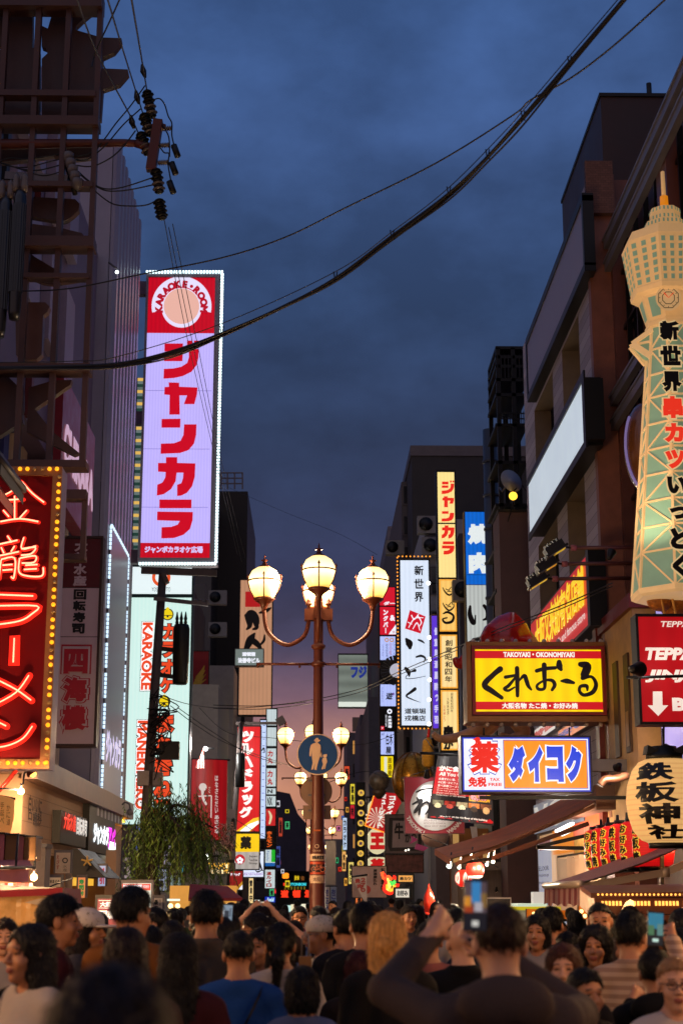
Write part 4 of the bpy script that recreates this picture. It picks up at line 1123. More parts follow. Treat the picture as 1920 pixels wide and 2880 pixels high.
def d3(mb):
 for cy,r in ((1662,15),(1705,14)):
  brush(mb,pl,[(1244,cy-10,2),(1250,cy+2,4),(1262,cy+12,5),(1274,cy+4,4),(1275,cy-8,2)],K,.02)
  brush(mb,pl,[(1252,cy-6,2),(1260,cy-2,3),(1268,cy-10,2),(1272,cy-4,3)],K,.024);brush(mb,pl,[(1256,cy+3,2),(1264,cy+1,3),(1268,cy+4,1)],K,.028)
 brush(mb,pl,[(1246,1726,4),(1258,1722,7),(1274,1732,6),(1270,1748,8),(1252,1752,7),(1244,1742,5),(1256,1738,4)],K,.02)
def d4(mb):column(mb,pl,'創業昭和四年',1251,1798,1271,1920,K,bold=.02,gap=.14,du=-1)
def d5(mb):
 column(mb,pl,'創業昭和四年',1266,1948,1273,2004,K,gap=.1);column(mb,pl,'大阪新世界',1256,1962,1262,2012,K,gap=.1);column(mb,pl,'元祖串かつ',1246,1984,1252,2030,lit('#c83a1c',.6),gap=.1)
 column(mb,pl,'串か',1246,2038,1274,2112,K,bold=.07,gap=.15)
seg(1328,1470,yel,None,d1);seg(1474,1624,yel,None,d2);seg(1629,1776,yo,lit('#f6c468',1.0,False,.1,2),d3);seg(1785,1936,yo,lit('#f8d896',1.0,False,.1,2),d4);seg(1941,2110,yo,lit('#f8d78e',1.0,False,.1,2),d5)
# blue grill sign
pl=PY(50)
def drw(m):
 a0,b0,a1,b1=pl.rect(1312,1440,1378,2078);z0=pl.rect(1345,1440,1346,1644)[1]
 quad(m,pl,(a0,z0,a1,b1),lit('#0b66d0',.9,False,.14,2.4),0);quad(m,pl,(a0,b0,a1,z0-.02),lit('#c4cac6',.78,False,.2,2.4),0)
 wb=lit('#e4ecec',.95);text(m,pl,'焼',1314,1474,1375,1532,wb,bold=.075);text(m,pl,'肉',1317,1554,1374,1613,wb,bold=.075)
 rect(m,pl,1312,1616,1378,1618,lit('#064a9c',.6),.02)
 brush(m,pl,[(1321,1706,7),(1320,1728,13),(1328,1750,14),(1334,1752,7),(1336,1730,3)],K,.03);brush(m,pl,[(1360,1704,9),(1370,1718,13),(1368,1738,9),(1358,1744,5)],K,.03)
 brush(m,pl,[(1330,1800,10),(1355,1798,10),(1335,1830,10),(1360,1840,10),(1345,1862,12)],K,.03)
 disc(m,pl,1334,2046,12,K,.03);text(m,pl,'牛',1320,1900,1370,1960,K,bold=.05)
sign('grill_sign','blue over white lit sign with big white grill characters',pl,1310,1437,1381,2082,drw,.5,2.5)
# octopus sculpture
t=thing('octopus_sculpture','glossy red octopus sculpture with pale arms poking out behind the yellow sign','sculpture',tuple(P(1420,1960,31)))
gl=mat('glossy_red_fibreglass','#a51c16',.18,spec=.7,var=.15,vscale=2.);gt=mat('tan_fibreglass','#b58a68',.3,var=.2,vscale=5)
def U(u,v,Y=31):return P(u,v,Y)
m=MB();c=U(1425,1800)
prof=[(.02,-.45),(.4,-.35),(.52,-.1),(.47,.15),(.3,.40),(.1,.55),(.01,.58)]
m.lathe(prof,c,gl,20,M=Matrix.Rotation(R(14),4,'Y') @ Matrix.Diagonal((1.05,1,1,1)));obj('head',m,t)
for pts,mm in (([(1470,1790),(1500,1850),(1440,1960),(1360,2040),(1300,2070),(1240,2078),(1216,2062)],gt),([(1400,2000),(1370,2050),(1330,2052),(1318,2030)],gt),([(1440,2010),(1470,2060),(1440,2078),(1405,2066)],gt),
    ([(1380,1830),(1320,1850),(1290,1868),(1278,1850)],gl)):
 m=MB();c=catmull([U(u,v,31-.05*k) for k,(u,v) in enumerate(pts)],5);m.tube([Vector(p) for p in c],[.2-.15*i/(len(c)-1) for i in range(len(c))],mm,10);obj('arm',m,t)
# ---- yellow takoyaki sign
pl=PY(29);c3=lambda x,y,w=0:(1260+x/2.376,1500+y/2.376,w/2.376)
t=thing('takoyaki_sign','yellow and red takoyaki sign with big black brush writing in a brown box','sign',tuple(P(1506,2030,29)))
brb=mat('ochre_sign_box','#7a4c22',.45,.1,var=.15)
m=MB();a0,b0,a1,b1=pl.rect(1311,1806,1702,2030);m.box((a0,29.03,b0),(a1,29.75,b1),brb)
rr=pl.rect(1326,1818,1700,2012);dr_=mat('dark_red_frame','#7a1418',.4)
for q in ((rr[0],rr[1],rr[0]+.06,rr[3]),(rr[2]-.06,rr[1],rr[2],rr[3])):m.box((q[0],28.93,q[1]),(q[2],29.028,q[3]),dr_)
for q in ((rr[1],rr[1]+.06),(rr[3]-.06,rr[3])):m.box((rr[0]+.06,28.93,q[0]),(rr[2]-.06,29.028,q[1]),dr_)
m.box((a0,28.96,b1-.075),(a1,29.028,b1),brb);m.box((a0,28.96,b0),(a1,29.028,b0+.1),brb);m.box((a0,28.96,b0+.1),(a0+.085,29.028,b1-.075),brb)
m.box((a1+.001,29.1,(b0+b1)/2-.5),(5.6,29.5,(b0+b1)/2+.55),brb)
obj('cabinet',m,t)
m=MB();Rf=pl.rect(1334,1823,1695,2004);ye=lit('#f4ce00',.98,False,.12,1.1);re_=lit('#cc1420',.85,False);um=1515
band(m,pl,Rf,1823,2004,ye,0,u=um);band(m,pl,Rf,1831,1852,re_,.01,u=um);band(m,pl,Rf,1974,1996,re_,.01,u=um)
text(m,pl,'TAKOYAKI・OKONOMIYAKI',1414,1834,1614,1849,WT,bold=.05);text(m,pl,'大阪名物 たこ焼・お好み焼',1410,1977,1623,1994,WT,bold=.045)
kb=lit('#1c1018',.25)
for s in ([(345,908,40),(300,945,34),(240,1012,40),(290,1055,36),(355,1100,26)],
  [(457,902,30),(459,980,30),(460,1086,24)],[(380,962,24),(448,950,20)],[(446,965,16),(400,1020,24),(372,1040,20),(400,1052,18),(440,1030,12)],[(468,990,10),(505,952,26),(520,985,30),(532,1020,26),(552,1046,14)],
  [(588,920,26),(640,906,26),(712,900,24)],[(638,880,34),(640,960,30),(640,1035,22),(600,1042,22),(592,1015,18),(640,985,16),(690,985,24),(708,1015,26),(690,1048,20)],[(738,862,34),(740,890,44),(750,910,26)],
  [(752,988,14),(790,988,34),(835,1000,20)],
  [(880,876,34),(925,890,56),(905,950,52),(895,968,30)],[(900,968,26),(955,960,20),(984,1010,28),(962,1062,30),(905,1082,24),(874,1058,22),(880,1025,22),(920,1022,26),(925,1050,14)]):
 brush(m,pl,[c3(*p) for p in s],kb,.02,6)
obj('face',m,t)
me_b=bulbmesh('bulb',mat('clear_unlit_bulb','#a89890',.08,spec=.9),.045)
for k in range(10):
 for v in (1800,2036):
  o=bpy.data.objects.new('bulb',me_b);COL.objects.link(o);o.parent=t;o.location=pl.pt(1332+k*40,v,-.15)-t.location
# ---- pharmacy sign
pl=PY(27.5);c4=lambda x,y:(1260+x/2.376,2050+y/2.376)
def drw(m):
 Rf=pl.rect(1300,2074,1658,2226);quad(m,pl,Rf,lit('#1c3ccc',.85,False),0);rect(m,pl,1304,2078,1654,2222,lit('#e4e8f0',.98,False,.03,2),.008)
 rect(m,pl,1306.5,2080.5,1415,2219,lit('#dfe6f2',.98,False),.012)
 rect(m,pl,1415,2081,1650,2218,lit('#2434b8',.8),.012);rect(m,pl,1417,2083,1648,2216,lit('#f68a14',.97,False,.05,2),.016)
 bl=lit('#2a44c0',.8);rr_=lit('#e02018',.92)
 text(m,pl,'薬',1312,2078,1410,2181,bl,off=.02,bold=.20,depth=.01);text(m,pl,'薬',1315,2081,1407,2178,W,off=.025,bold=.16,depth=.01);text(m,pl,'薬',1319,2085,1403,2174,rr_,off=.03,bold=.04,depth=.01)
 brush(m,pl,[(1318,2094,15),(1328,2088,15)],W,.04);brush(m,pl,[(1330,2087,15),(1342,2081,15)],rr_,.04)
 disc(m,pl,1331,2120,7,rr_,.045,14);disc(m,pl,1391,2120,7,rr_,.045,14)
 text(m,pl,'免税',1315,2185,1367,2214,rr_,off=.02,bold=.05);text(m,pl,'TAX',1376,2188,1404,2197,rr_,off=.02,bold=.03);text(m,pl,'FREE',1372,2202,1410,2211,rr_,off=.02,bold=.03)
 for ch,(x0,x1) in zip('ダイコク',((390,522),(520,640),(645,775),(772,898))):
  u0,v0=c4(x0,105);u1,v1=c4(x1,365)
  text(m,pl,ch,u0,v0,u1,v1,W,off=.03,bold=.15,depth=.01);text(m,pl,ch,u0+4,v0+4,u1-4,v1-4,lit('#0a3cd4',.95),off=.036,bold=.10,depth=.01)
t=sign('pharmacy_sign','white, orange and blue pharmacy sign, tax free, in a dark box',pl,1296,2069,1662,2231,drw,.55,3,mat('dark_violet_metal','#221a2c',.35,.3))
m=MB();a=P(1660,2150,27.5);m.box((a.x+.01,27.6,a.z-.1),(5.6,27.9,a.z+.1),M_grey);b=P(1350,2240,27.5);m.box((b.x,27.62,b.z-.04),(5.6,27.7,b.z+.02),M_black)
for u in (1360,1500,1600):p=P(u,2069,27.7);m.tube([p,p+Vector((0,0,.14))],.015,M_black)
obj('support_arm',m,t)
# ---- takoyaki ball shop sign
pl=PY(40)
def drw(m):
 Rf=pl.rect(1139,2187,1303,2343);quad(m,pl,Rf,paint('#b01c34',.4),0);disc(m,pl,1223,2266,70,paint('#e6e2dc',.4),.01,48)
 brush(m,pl,[(1172,2244,5),(1180,2262,9),(1178,2290,6)],inkb,.02);brush(m,pl,[(1160,2262,5),(1186,2250,8),(1164,2286,7),(1196,2256,6),(1208,2270,8),(1196,2290,4)],inkb,.03)
 text(m,pl,'なか',1212,2250,1286,2294,inkb,off=.02,bold=.05)
 brush(m,pl,[(1170,2228,4),(1190,2220,5),(1220,2218,4),(1212,2226,4)],inkb,.02);text(m,pl,'たこ焼道楽',1186,2226,1270,2242,inkb,off=.02,bold=.03)
 gr=paint('#9a7a78',.5)
 for i,st in enumerate(('MICHELIN GUIDE','KYOTO OSAKA','2016 2017 2018')):text(m,pl,st,1192,2305+i*8,1252,2310+i*8,gr,off=.02)
 arc_text(m,pl,'TAKOYAKI',1223,2266,82,11,205,247,paint('#e8d8d0',.5),.02,.05,True);arc_text(m,pl,'WANAKA',1223,2266,82,11,300,336,paint('#e8d8d0',.5),.02,.05,True)
t=sign('round_logo_sign','red square board with a white disc and takoyaki brush writing, lit by a spotlight',pl,1137,2185,1305,2345,drw,.15,1.5,mat('red_frame','#7a1622',.4))
def spotlight(u,v,Y,aim,label,e=40,col=(1,.97,.92),size=60,r=.09,cm='#ffffff',ce=12,group=None,name='spotlight'):
 p=P(u,v,Y);t=thing(name,label,'lamp',tuple(p),group);aim=Vector(aim);d=(aim-p).normalized()
 Mq=d.to_track_quat('-Z','Y').to_matrix().to_4x4()
 m=MB();m.lathe([(r*.35,r*2.2),(r*.55,r*2.1),(r*.7,r*1.2),(r*1.05,0),(r*1.1,-r*.2),(r*1.0,-r*.21)],p,M_black,16,M=Mq);obj('lamp_shade',m,t)
 m=MB();m.lathe([(r*.01,-r*.1),(r*.9,-r*.1),(r*.92,-r*.3),(r*.5,-r*.45),(.001,-r*.5)],p,lit(cm,ce,False),16,M=Mq);obj('lens',m,t)
 if e:
  L=bpy.data.lights.new('lamp_light','SPOT');L.energy=e;L.color=col;L.spot_size=R(size);L.spot_blend=.6;L.shadow_soft_size=r
  o=bpy.data.objects.new('lamp_light',L);COL.objects.link(o);o.parent=t;o.location=d*r*.9;o.rotation_euler=Mq.to_euler()
 return t
spotlight(1200,2184,39.6,P(1205,2250,40),'bright white spotlight at the top edge of the round takoyaki board',120,r=.08)
# ---- crab banner
t=thing('crab_buffet_banner','rippled red and black crab buffet banner half behind the pharmacy sign','banner',tuple(P(1290,2320,34)))
class Ban:
 Y=34
 def pt(s,u,v,off=0.):
  Yb=s.Y+.12*math.sin((u-1200)/26.)+.05*math.sin(v/21.)
  p=P(u,v,Yb);p.y -= off;return p
bn=Ban();m=MB()
TL,TR,BR_,BL=(1232,2116),(1376,2124),(1388,2322),(1200,2302)
def bi(s,t_):
 x=(TL[0]*(1-s)+TR[0]*s)*(1-t_)+(BL[0]*(1-s)+BR_[0]*s)*t_
 y=(TL[1]*(1-s)+TR[1]*s)*(1-t_)+(BL[1]*(1-s)+BR_[1]*s)*t_
 return x,y
class BanN:          # lettering plane in banner coordinates: a in 0..1 across, b in 0..1 upwards
 def loc(s,a,b,off=0.):return bn.pt(*bi(a,1-b),off)
bp_=BanN()
bred,bblk,byel=paint('#a8141a',.45),paint('#151014',.5),paint('#d8a41c',.5)
def cell(s0,t0,s1,t1,mm,off=0.,n=8):
 for i in range(n):
  for j in range(4):
   q=[(s0+(s1-s0)*(i+a)/n,t0+(t1-t0)*(j+b)/4) for a,b in ((0,0),(1,0),(1,1),(0,1))]
   m.face([bn.pt(*bi(*p),off) for p in q],mm,True)
cell(0,0,1,1,bblk,0,18);cell(.02,.02,.98,.07,bred,.008);cell(.02,.17,.62,.62,bred,.008,12);cell(.62,.52,.97,.68,byel,.008);cell(.03,.90,.99,.975,bred,.008)
wp_=paint('#d8cfc8',.5)
def bt(st,a0,t1,a1,t0,mm=wp_,bold=.03,off=.02):put_text(m,bp_,st,(a0,1-t1,a1,1-t0),mm,off,bold,depth=0)
bt('元祖 大阪かに食べ放題',.06,.155,.8,.085);bt('かに食べ放題',.06,.28,.8,.19,bold=.06);bt('All You Can Eat',.08,.345,.7,.29)
for k,st in enumerate(('本格ずわい蟹、生かに','かに刺・かにフォンデュ','食べ放題コースすべて')):bt(st,.08,.41+k*.05,.55,.375+k*.05,bold=.01)
for k,st in enumerate(('Snow crab, sushi, tempura','Crab hot pot and more','dessert and drinks included','Selection of 60 dishes')):bt(st,.08,.545+k*.032,.56,.522+k*.032,bold=0)
bt('¥5,980~',.62,.69,.97,.55,paint('#2a1430',.5),.10);bt('¥5,980~',.63,.68,.96,.56,paint('#d88a98',.5),.05,.035)
for k,c in enumerate(('#6a6a52','#8a2a20','#a89a7a','#b0642a','#6a3a22')):
 cell(.04+k*.19,.71,.215+k*.19,.885,paint(c,.5,.8,vscale=9.),.01,4)
 a_,b_=.13+k*.19,.8
 pts=[bn.pt(*bi(a_+.055*math.cos(R(q)),b_+.05*math.sin(R(q))),.02) for q in range(0,360,30)]
 m.face(pts,paint(('#d0c49a','#b0463a','#e0d4b0','#3a2a20','#c09a6a')[k],.5,.5,vscale=30.))
bt('本ビル4F on the 4th floor of this building',.18,.958,.9,.915,bold=.03)
obj('cloth',m,t)
spotlight(1222,2088,32.6,P(1290,2230,34),'small white spotlight above the crab buffet banner',160,size=100,r=.06)
m=MB();m.tube([P(1180,2118,34),P(1400,2124,34)],.03,M_black);m.tube([P(1225,2118,34),P(1195,2075,35)],.012,M_black);obj('rod',m,t)
# ---- far right small signs
pl=PY(70)
t=thing('comedy_sign','tilted red sunburst signboard with an orange bulb border','sign',tuple(P(1070,2340,70)))
m=MB();out=[(1064,2226),(1116,2232),(1128,2258),(1082,2342),(1026,2322),(1050,2240)]
m.prism([pl.pt(u,v,0) for u,v in out],(0,.35,0),lit('#c2161c',.75,False),M_dark)
for k in range(16):
 a_=R(22.5*k);b_=R(22.5*k+9);poly(m,pl,[(1060,2300),(1060+34*math.cos(a_),2300-30*math.sin(a_)),(1060+34*math.cos(b_),2300-30*math.sin(b_))],lit('#eed6c0',.8),.01+.0005*k)
column(m,pl,'コメディ',1094,2238,1112,2292,WT,bold=.07,du=-8,off=.03);column(m,pl,'ミュージアム',1072,2232,1086,2326,WT,bold=.06,du=-12,off=.03)
obj('board',m,t);m=MB();dashes(m,pl,[(1050,2240),(1026,2322),(1082,2342)],5,3.5,3.5,lit('#ff9a2c',1.6),.05,.05);obj('bulb_string',m,t)
t=thing('globe_ornament','dark mottled globe with trailing ornament above the sunburst signboard','ornament',tuple(P(1066,2230,64)))
m=MB();m.ball(P(1066,2196,64),.42,mat('mottled_globe','#5a4a3a',.4,var=.8,vscale=4.));obj('globe',m,t)
m=MB();c=P(1066,2222,64);m.lathe([(.1,.1),(.3,-.05),(.22,-.2),(.08,-.35)],c,paint('#4a3420',.5),10);obj('ornament_base',m,t)
gold=mat('gold_dome','#b07a22',.28,.7,var=.15)
t=thing('gold_dome_sculpture','large golden segmented dome behind the round takoyaki board','sculpture',tuple(P(1155,2260,48)))
m=MB();c=P(1160,2190,48);m.ball(c,.62,gold,22,12,(1,1,1.25));obj('dome',m,t)
m=MB()
for k in range(8):
 a_=R(k*45+10);m.tube([c+Vector((.63*math.cos(a_)*math.cos(R(e_)),.63*math.sin(a_)*math.cos(R(e_)),.79*math.sin(R(e_)))) for e_ in range(-60,91,15)],.018,mat('gold_seam','#7a5012',.4,.5),6)
obj('ribs',m,t)
t=thing('fried_prawn_model','yellow crumbed food model standing upright beside the golden dome','sculpture',tuple(P(1203,2150,46)))
m=MB();c=P(1203,2118,46);m.lathe([(.05,-.42),(.17,-.35),(.19,0),(.15,.35),(.05,.45)],c,mat('crumb_coating','#c28a24',.7,var=.3,vscale=20.,bump=1.,bscale=30),14);m.tube([c+Vector((0,0,.4)),c+Vector((.05,0,.7))],.04,paint('#c8201c'));obj('body',m,t)
# lantern face signs
pl=PY(76)
t=thing('lantern_face_sign','cream lantern shaped panels with big red characters stacked in a black rack','sign',tuple(P(1058,2450,76)))
m=MB();
for u in (1031,1085):p,q=P(u,2240,76),P(u,2452,76);m.box(((p.x+q.x)/2-.04,76,q.z),((p.x+q.x)/2+.04,76.1,p.z),M_black)
for v in (2242,2322,2408,2450):p,q=P(1031,v,76),P(1085,v,76);m.box((p.x,75.98,p.z-.04),(q.x,76.12,p.z+.04),M_black)
obj('rack',m,t)
for k,(vc,ch) in enumerate(((2284,'大'),(2365,'王'),(2428,'将'))):
 mb=MB();c=P(1060,vc,76.2);hh=.62 if k<2 else .36
 mb.ball(c,.52,lit('#e8dcae',.85,False),20,10,(1,.5,hh/.52))
 text(mb,PY(75.8),ch,1040,vc-(24 if k<2 else 14),1081,vc+(24 if k<2 else 14),lit('#d01c1c',.8),bold=.09,off=.03);obj('panel',mb,t)
pl=PY(82)
t=thing('round_badge_column','dark column sign with eight small yellow round badges','sign',tuple(P(1014,2450,82)))
m=MB();a0,b0,a1,b1=pl.rect(1002,2200,1027,2452);m.box((a0,82.01,b0),(a1,82.3,b1),M_black);obj('cabinet',m,t)
for k in range(8):
 mb=MB();u,v=1015-k*.25,2230+k*28.4;disc(mb,pl,u,v,9,lit('#e8b848',.95,False),.01,18);text(mb,pl,'大起寿司水産小玉'[k],u-5,v-5,u+5,v+5,lit('#5a3a6a',.5),bold=.05,off=.02);obj('badge',mb,t)
pl=PY(52)
def drw(m):
 rect(m,pl,1084,2292,1189,2400,paint('#6a5a58',.5),0);poly(m,pl,[(1094,2300),(1182,2300),(1186,2318),(1184,2392),(1096,2394),(1090,2376)],paint('#241c1c',.5),.01)
 poly(m,pl,[(1104,2308),(1176,2310),(1174,2382),(1102,2384)],paint('#a8948c',.5),.02);text(m,pl,'牛',1108,2314,1134,2360,inkb,bold=.04,off=.03);text(m,pl,'かつ',1138,2340,1170,2370,inkb,bold=.03,off=.03)
 for q in ((1140,2392),(1148,2390)):disc(m,pl,*q,3,lit('#f4ecd8',2.),.04,10)
sign('beef_sign','unlit grey brown board with a cream square and beef characters',pl,1082,2290,1191,2402,drw,.2,1.5)
def drw(m):rect(m,pl,1084,2405,1189,2453,mat('meat_photo_print','#6a3a34',.5,var=.6,vscale=6.),0)
sign('meat_photo_board','dim reddish meat photo board right below the beef board',pl,1082,2403,1191,2456,drw,.12,1.5)
pl=PY(48)
def drw(m):
 rect(m,pl,990,2437,1086,2524,paint('#b09a94',.6),0);column(m,pl,'居酒屋たれ',1049,2444,1060,2490,inkb,bold=.04);column(m,pl,'ちく若鶏',1070,2440,1082,2505,inkb,bold=.04);disc(m,pl,1030,2502,12,paint('#b03a34',.5),.01)
sign('white_cloth_board','off white board with brush characters and a red dot over the far stalls',pl,988,2435,1088,2526,drw,.1,1)
t=thing('price_flag','small slanting white flag with red price characters','banner',tuple(P(1015,2540,46)))
m=MB();pl=PY(46);poly(m,pl,[(989,2466),(1030,2462),(1032,2540),(1026,2540)],paint('#c8b8b0',.6),0);column(m,pl,'２７０',1014,2468,1027,2510,paint('#b03a34',.5),bold=.05,off=.02);column(m,pl,'焼肉',998,2470,1012,2500,paint('#b03a34',.5),bold=.05,off=.02,du=6);obj('cloth',m,t)
m=MB();m.tube([P(987,2466,46),P(1033,2460,46)],.025,M_black);obj('rod',m,t)
t=thing('neon_dragon','tangle of red, yellow and green neon shaped like a dragon over the stalls','neon sign',tuple(P(1098,2515,47)))
for c,pts in (('#ff2a1a',[(1078,2458),(1086,2480),(1080,2500),(1096,2512),(1114,2496),(1118,2474),(1104,2466)]),('#ffb030',[(1084,2488),(1092,2500),(1104,2506),(1110,2490)]),('#4ac04a',[(1094,2478),(1102,2486),(1112,2478)]),('#ff5a2a',[(1074,2452),(1080,2470),(1092,2466),(1100,2476)]),('#ffd060',[(1088,2470),(1094,2492),(1088,2504)])):
 m=MB();m.tube([Vector(x) for x in catmull([P(u,v,47) for u,v in pts],5)],.055,lit(c,1.7,False),8);obj('neon_tube',m,t)
t=thing('red_balloon_figure','glossy red pointed balloon figure over the stall row','ornament',tuple(P(1205,2560,30)))
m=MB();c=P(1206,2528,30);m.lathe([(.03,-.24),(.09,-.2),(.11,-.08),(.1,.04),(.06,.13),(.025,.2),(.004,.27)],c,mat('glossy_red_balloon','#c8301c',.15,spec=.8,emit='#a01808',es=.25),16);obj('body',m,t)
m=MB();m.tube([Vector(x) for x in catmull([c+Vector((-.1,0,-.22)),c+Vector((-.02,-.05,-.27)),c+Vector((.1,0,-.22)),c+Vector((.16,0,-.3))],5)],.025,mat('glossy_red_balloon',''));obj('arms',m,t)
t=thing('blowfish_model','pale round fish model with magenta fins under the round takoyaki board','sculpture',tuple(P(1215,2400,43)))
m=MB();m.ball(P(1222,2352,43),.33,mat('pale_fish_belly','#c8a89a',.4,var=.15),18,10,(1.1,1,.9));obj('body',m,t)
for pts in ([(1155,2350),(1175,2362),(1150,2375),(1158,2362)],[(1170,2372),(1205,2384),(1190,2394),(1165,2388)]):
 mb=MB();mb.prism([P(u,v,42.9) for u,v in pts],(0,.08,0),mat('magenta_fin','#b01c78',.4));obj('fin',mb,t)
# hanging striped banner bits below the crab banner
t=thing('wooden_shop','ochre wooden shop front seen under the crab banner','building',tuple(P(1330,2450,44)))
m=MB();a,b=P(1270,2330,46),P(1372,2330,46);m.box((a.x,46,0),(b.x,48,b.z),mat('ochre_timber','#7a4a14',.5,var=.25,stretch=(6,6,.6)));
for u in (1278,1284,1362):p=P(u,2345,45.9);m.box((p.x-.05,45.85,1.5),(p.x+.05,45.99,p.z),lit('#c89a5a',.6))
obj('wall',m,t);m=MB();m.prism([P(1322,2325,45.7),P(1340,2325,45.7),P(1346,2400,45.7),P(1334,2400,45.7)],(0,.05,0),paint('#c0b4b4',.5));obj('hanging_strip',m,t)
m=MB();a,b=P(1224,2350,47),P(1268,2350,47);m.box((a.x,47,0),(b.x,49,b.z),paint('#4a4048',.7));one('grey_pillar',m,'dark grey tapering pillar left of the ochre shop front','pillar')
# small lit signs crowding the far street
for k,(u0,v0,u1,v1,Y,c,tx,lb) in enumerate(((1030,2080,1042,2150,110,'#e8e4d8','酒処','pale slim sign'),(968,2155,982,2192,130,'#d84a2a','麺','small orange red sign'),(985,2205,997,2262,120,'#e8d23a','薬局','small yellow sign above a red one'),(985,2264,996,2302,120,'#cc2030','肉','small red sign below a yellow one'),
  (964,2300,975,2390,140,'#c4d8f4','カラオケ','bluish white slim sign'),(980,2425,994,2486,100,'#e8d070','串揚げ','cream yellow lit sign low'),(962,2395,972,2450,150,'#f0b060','食堂','amber slim sign'),(776,2380,788,2440,140,'#3a4a8a','映画','dim blue sign'),(784,2300,794,2352,150,'#b8402c','鮨','dull red small sign'),(948,2398,958,2470,170,'#5ac0a0','占い','greenish tiny sign'),
  (700,2470,712,2540,66,'#f0d090','营業中','warm cream upright sign'),(1000,2520,1030,2545,60,'#e87a3a','焼鳥','small orange box sign near the crowd'),(1120,2462,1160,2480,44,'#e8a04a','串カツ','low amber strip sign over the stalls'),(1112,2500,1150,2524,44,'#d8d0c0','お好み','pale box sign over the stalls'))):
 pl=PY(Y);m=MB();p,q=P(u0,v1,Y),P(u1,v0,Y);m.box((p.x-.05,Y+.01,p.z-.05),(q.x+.05,Y+.3,q.z+.05),M_black);rect(m,pl,u0,v0,u1,v1,lit(c,.9,False),0);w=u1-u0
 if v1-v0>w:column(m,pl,tx,u0+w*.15,v0+4,u1-w*.15,v1-4,lit('#201a20',.3),bold=.05,off=.03)
 else:text(m,pl,tx,u0+4,v0+4,u1-4,v1-4,lit('#201a20',.3),bold=.05,off=.03)
 one('street_sign',m,lb+' in the far street, reading %s' % tx,'sign','small signs along the far street')
# air conditioners and pipes on the dark fronts
random.seed(8)
for k,(u,v,Y,lb) in enumerate(((612,1700,77.5,'left dark front, upper'),(612,1790,77.5,'left dark front, middle'),(560,2030,77,'left dark front, lower'),(1310,1690,51.5,'behind the grill sign, upper'),(1400,1700,51.5,'behind the grill sign, right'),(1110,1560,75,'on the pale slim building'),(1205,1500,61.5,'on the white panelled building, upper'),(1218,1560,61.5,'on the white panelled building, lower'))):
 p=P(u,v,Y);t=thing('air_conditioner','grey air conditioner unit with a round fan, %s' % lb,'air conditioner',tuple(p),'air conditioners on dark walls');m=MB();m.box((p.x-.45,Y-.1,p.z),(p.x+.45,Y+.35,p.z+.7),paint('#7a7674',.5));obj('case',m,t)
 m=MB();pl=PY(Y-.1);m.lathe([(.02,0),(.26,0),(.28,.04),(.02,.05)],(p.x-.12,Y-.1,p.z+.36),M_black,16,M=Matrix.Rotation(R(90),4,'X'));obj('fan',m,t)
random.seed(12)
for k,ch in enumerate('鮨鍋酒麺丼茶湯花米魚鳥豚菓喫貝蟹海串焼煮'):
 L_=k % 2;u=random.uniform(764,812) if L_ else random.uniform(946,1000);v=2240+k*14+random.uniform(-6,6);Y=random.uniform(110,175);h=random.uniform(9,22);w=random.uniform(7,13)
 nm,c=(('red','#e0301e'),('white','#e8e8f0'),('amber','#f0a83c'),('yellow','#f0d428'),('blue','#4a78e0'),('green','#3cb070'),('pink','#e070a0'))[k % 7]
 pl=PY(Y);m=MB();p,q=P(u-w/2,v+h,Y),P(u+w/2,v,Y);m.box((p.x-.04,Y+.01,p.z-.04),(q.x+.04,Y+.25,q.z+.04),M_black);rect(m,pl,u-w/2,v,u+w/2,v+h,lit(c,.85,False),0);text(m,pl,ch,u-w*.35,v+h*.15,u+w*.35,v+h*.85,lit('#201a20',.3),bold=.05,off=.03)
 one('street_sign',m,'tiny %s far sign on the %s side reading %s' % (nm,'left' if L_ else 'right',ch),'sign','small signs along the far street')
# ================================================================ STREET LAMPS
def lampmat():
 m=mat('opal_lamp_glass','#ffe9c0',.3,emit='#ffca74',es=2.6,quiet=False)
 nt=m.node_tree;b=nt.nodes['Principled BSDF'];co=nt.nodes.new('ShaderNodeTexCoord');s_=nt.nodes.new('ShaderNodeSeparateXYZ')
 nt.links.new(co.outputs['Generated'],s_.inputs[0])
 cr=nt.nodes.new('ShaderNodeValToRGB');e=cr.color_ramp.elements
 e[0].position=.02;e[0].color=(*[x*1.15 for x in lin('#ffb440')],1);e[1].position=.5;e[1].color=(*[x*3.4 for x in lin('#ffdc98')],1)
 q=e.new(.28);q.color=(*[x*2.2 for x in lin('#ffcf78')],1);q=e.new(.95);q.color=(*[x*1.7 for x in lin('#ffd07c')],1)
 nt.links.new(s_.outputs['Z'],cr.inputs[0]);nt.links.new(cr.outputs[0],b.inputs['Emission Color']);b.inputs['Emission Strength'].default_value=1.0
 return m
opal=lampmat()
rust=mat('red_brown_lamp_paint','#54240f',.45,.1,var=.15,spec=.4)
zg=P(741,1642,21).z;AX=P(895,1900,21).x;k_=mpp(21.6)
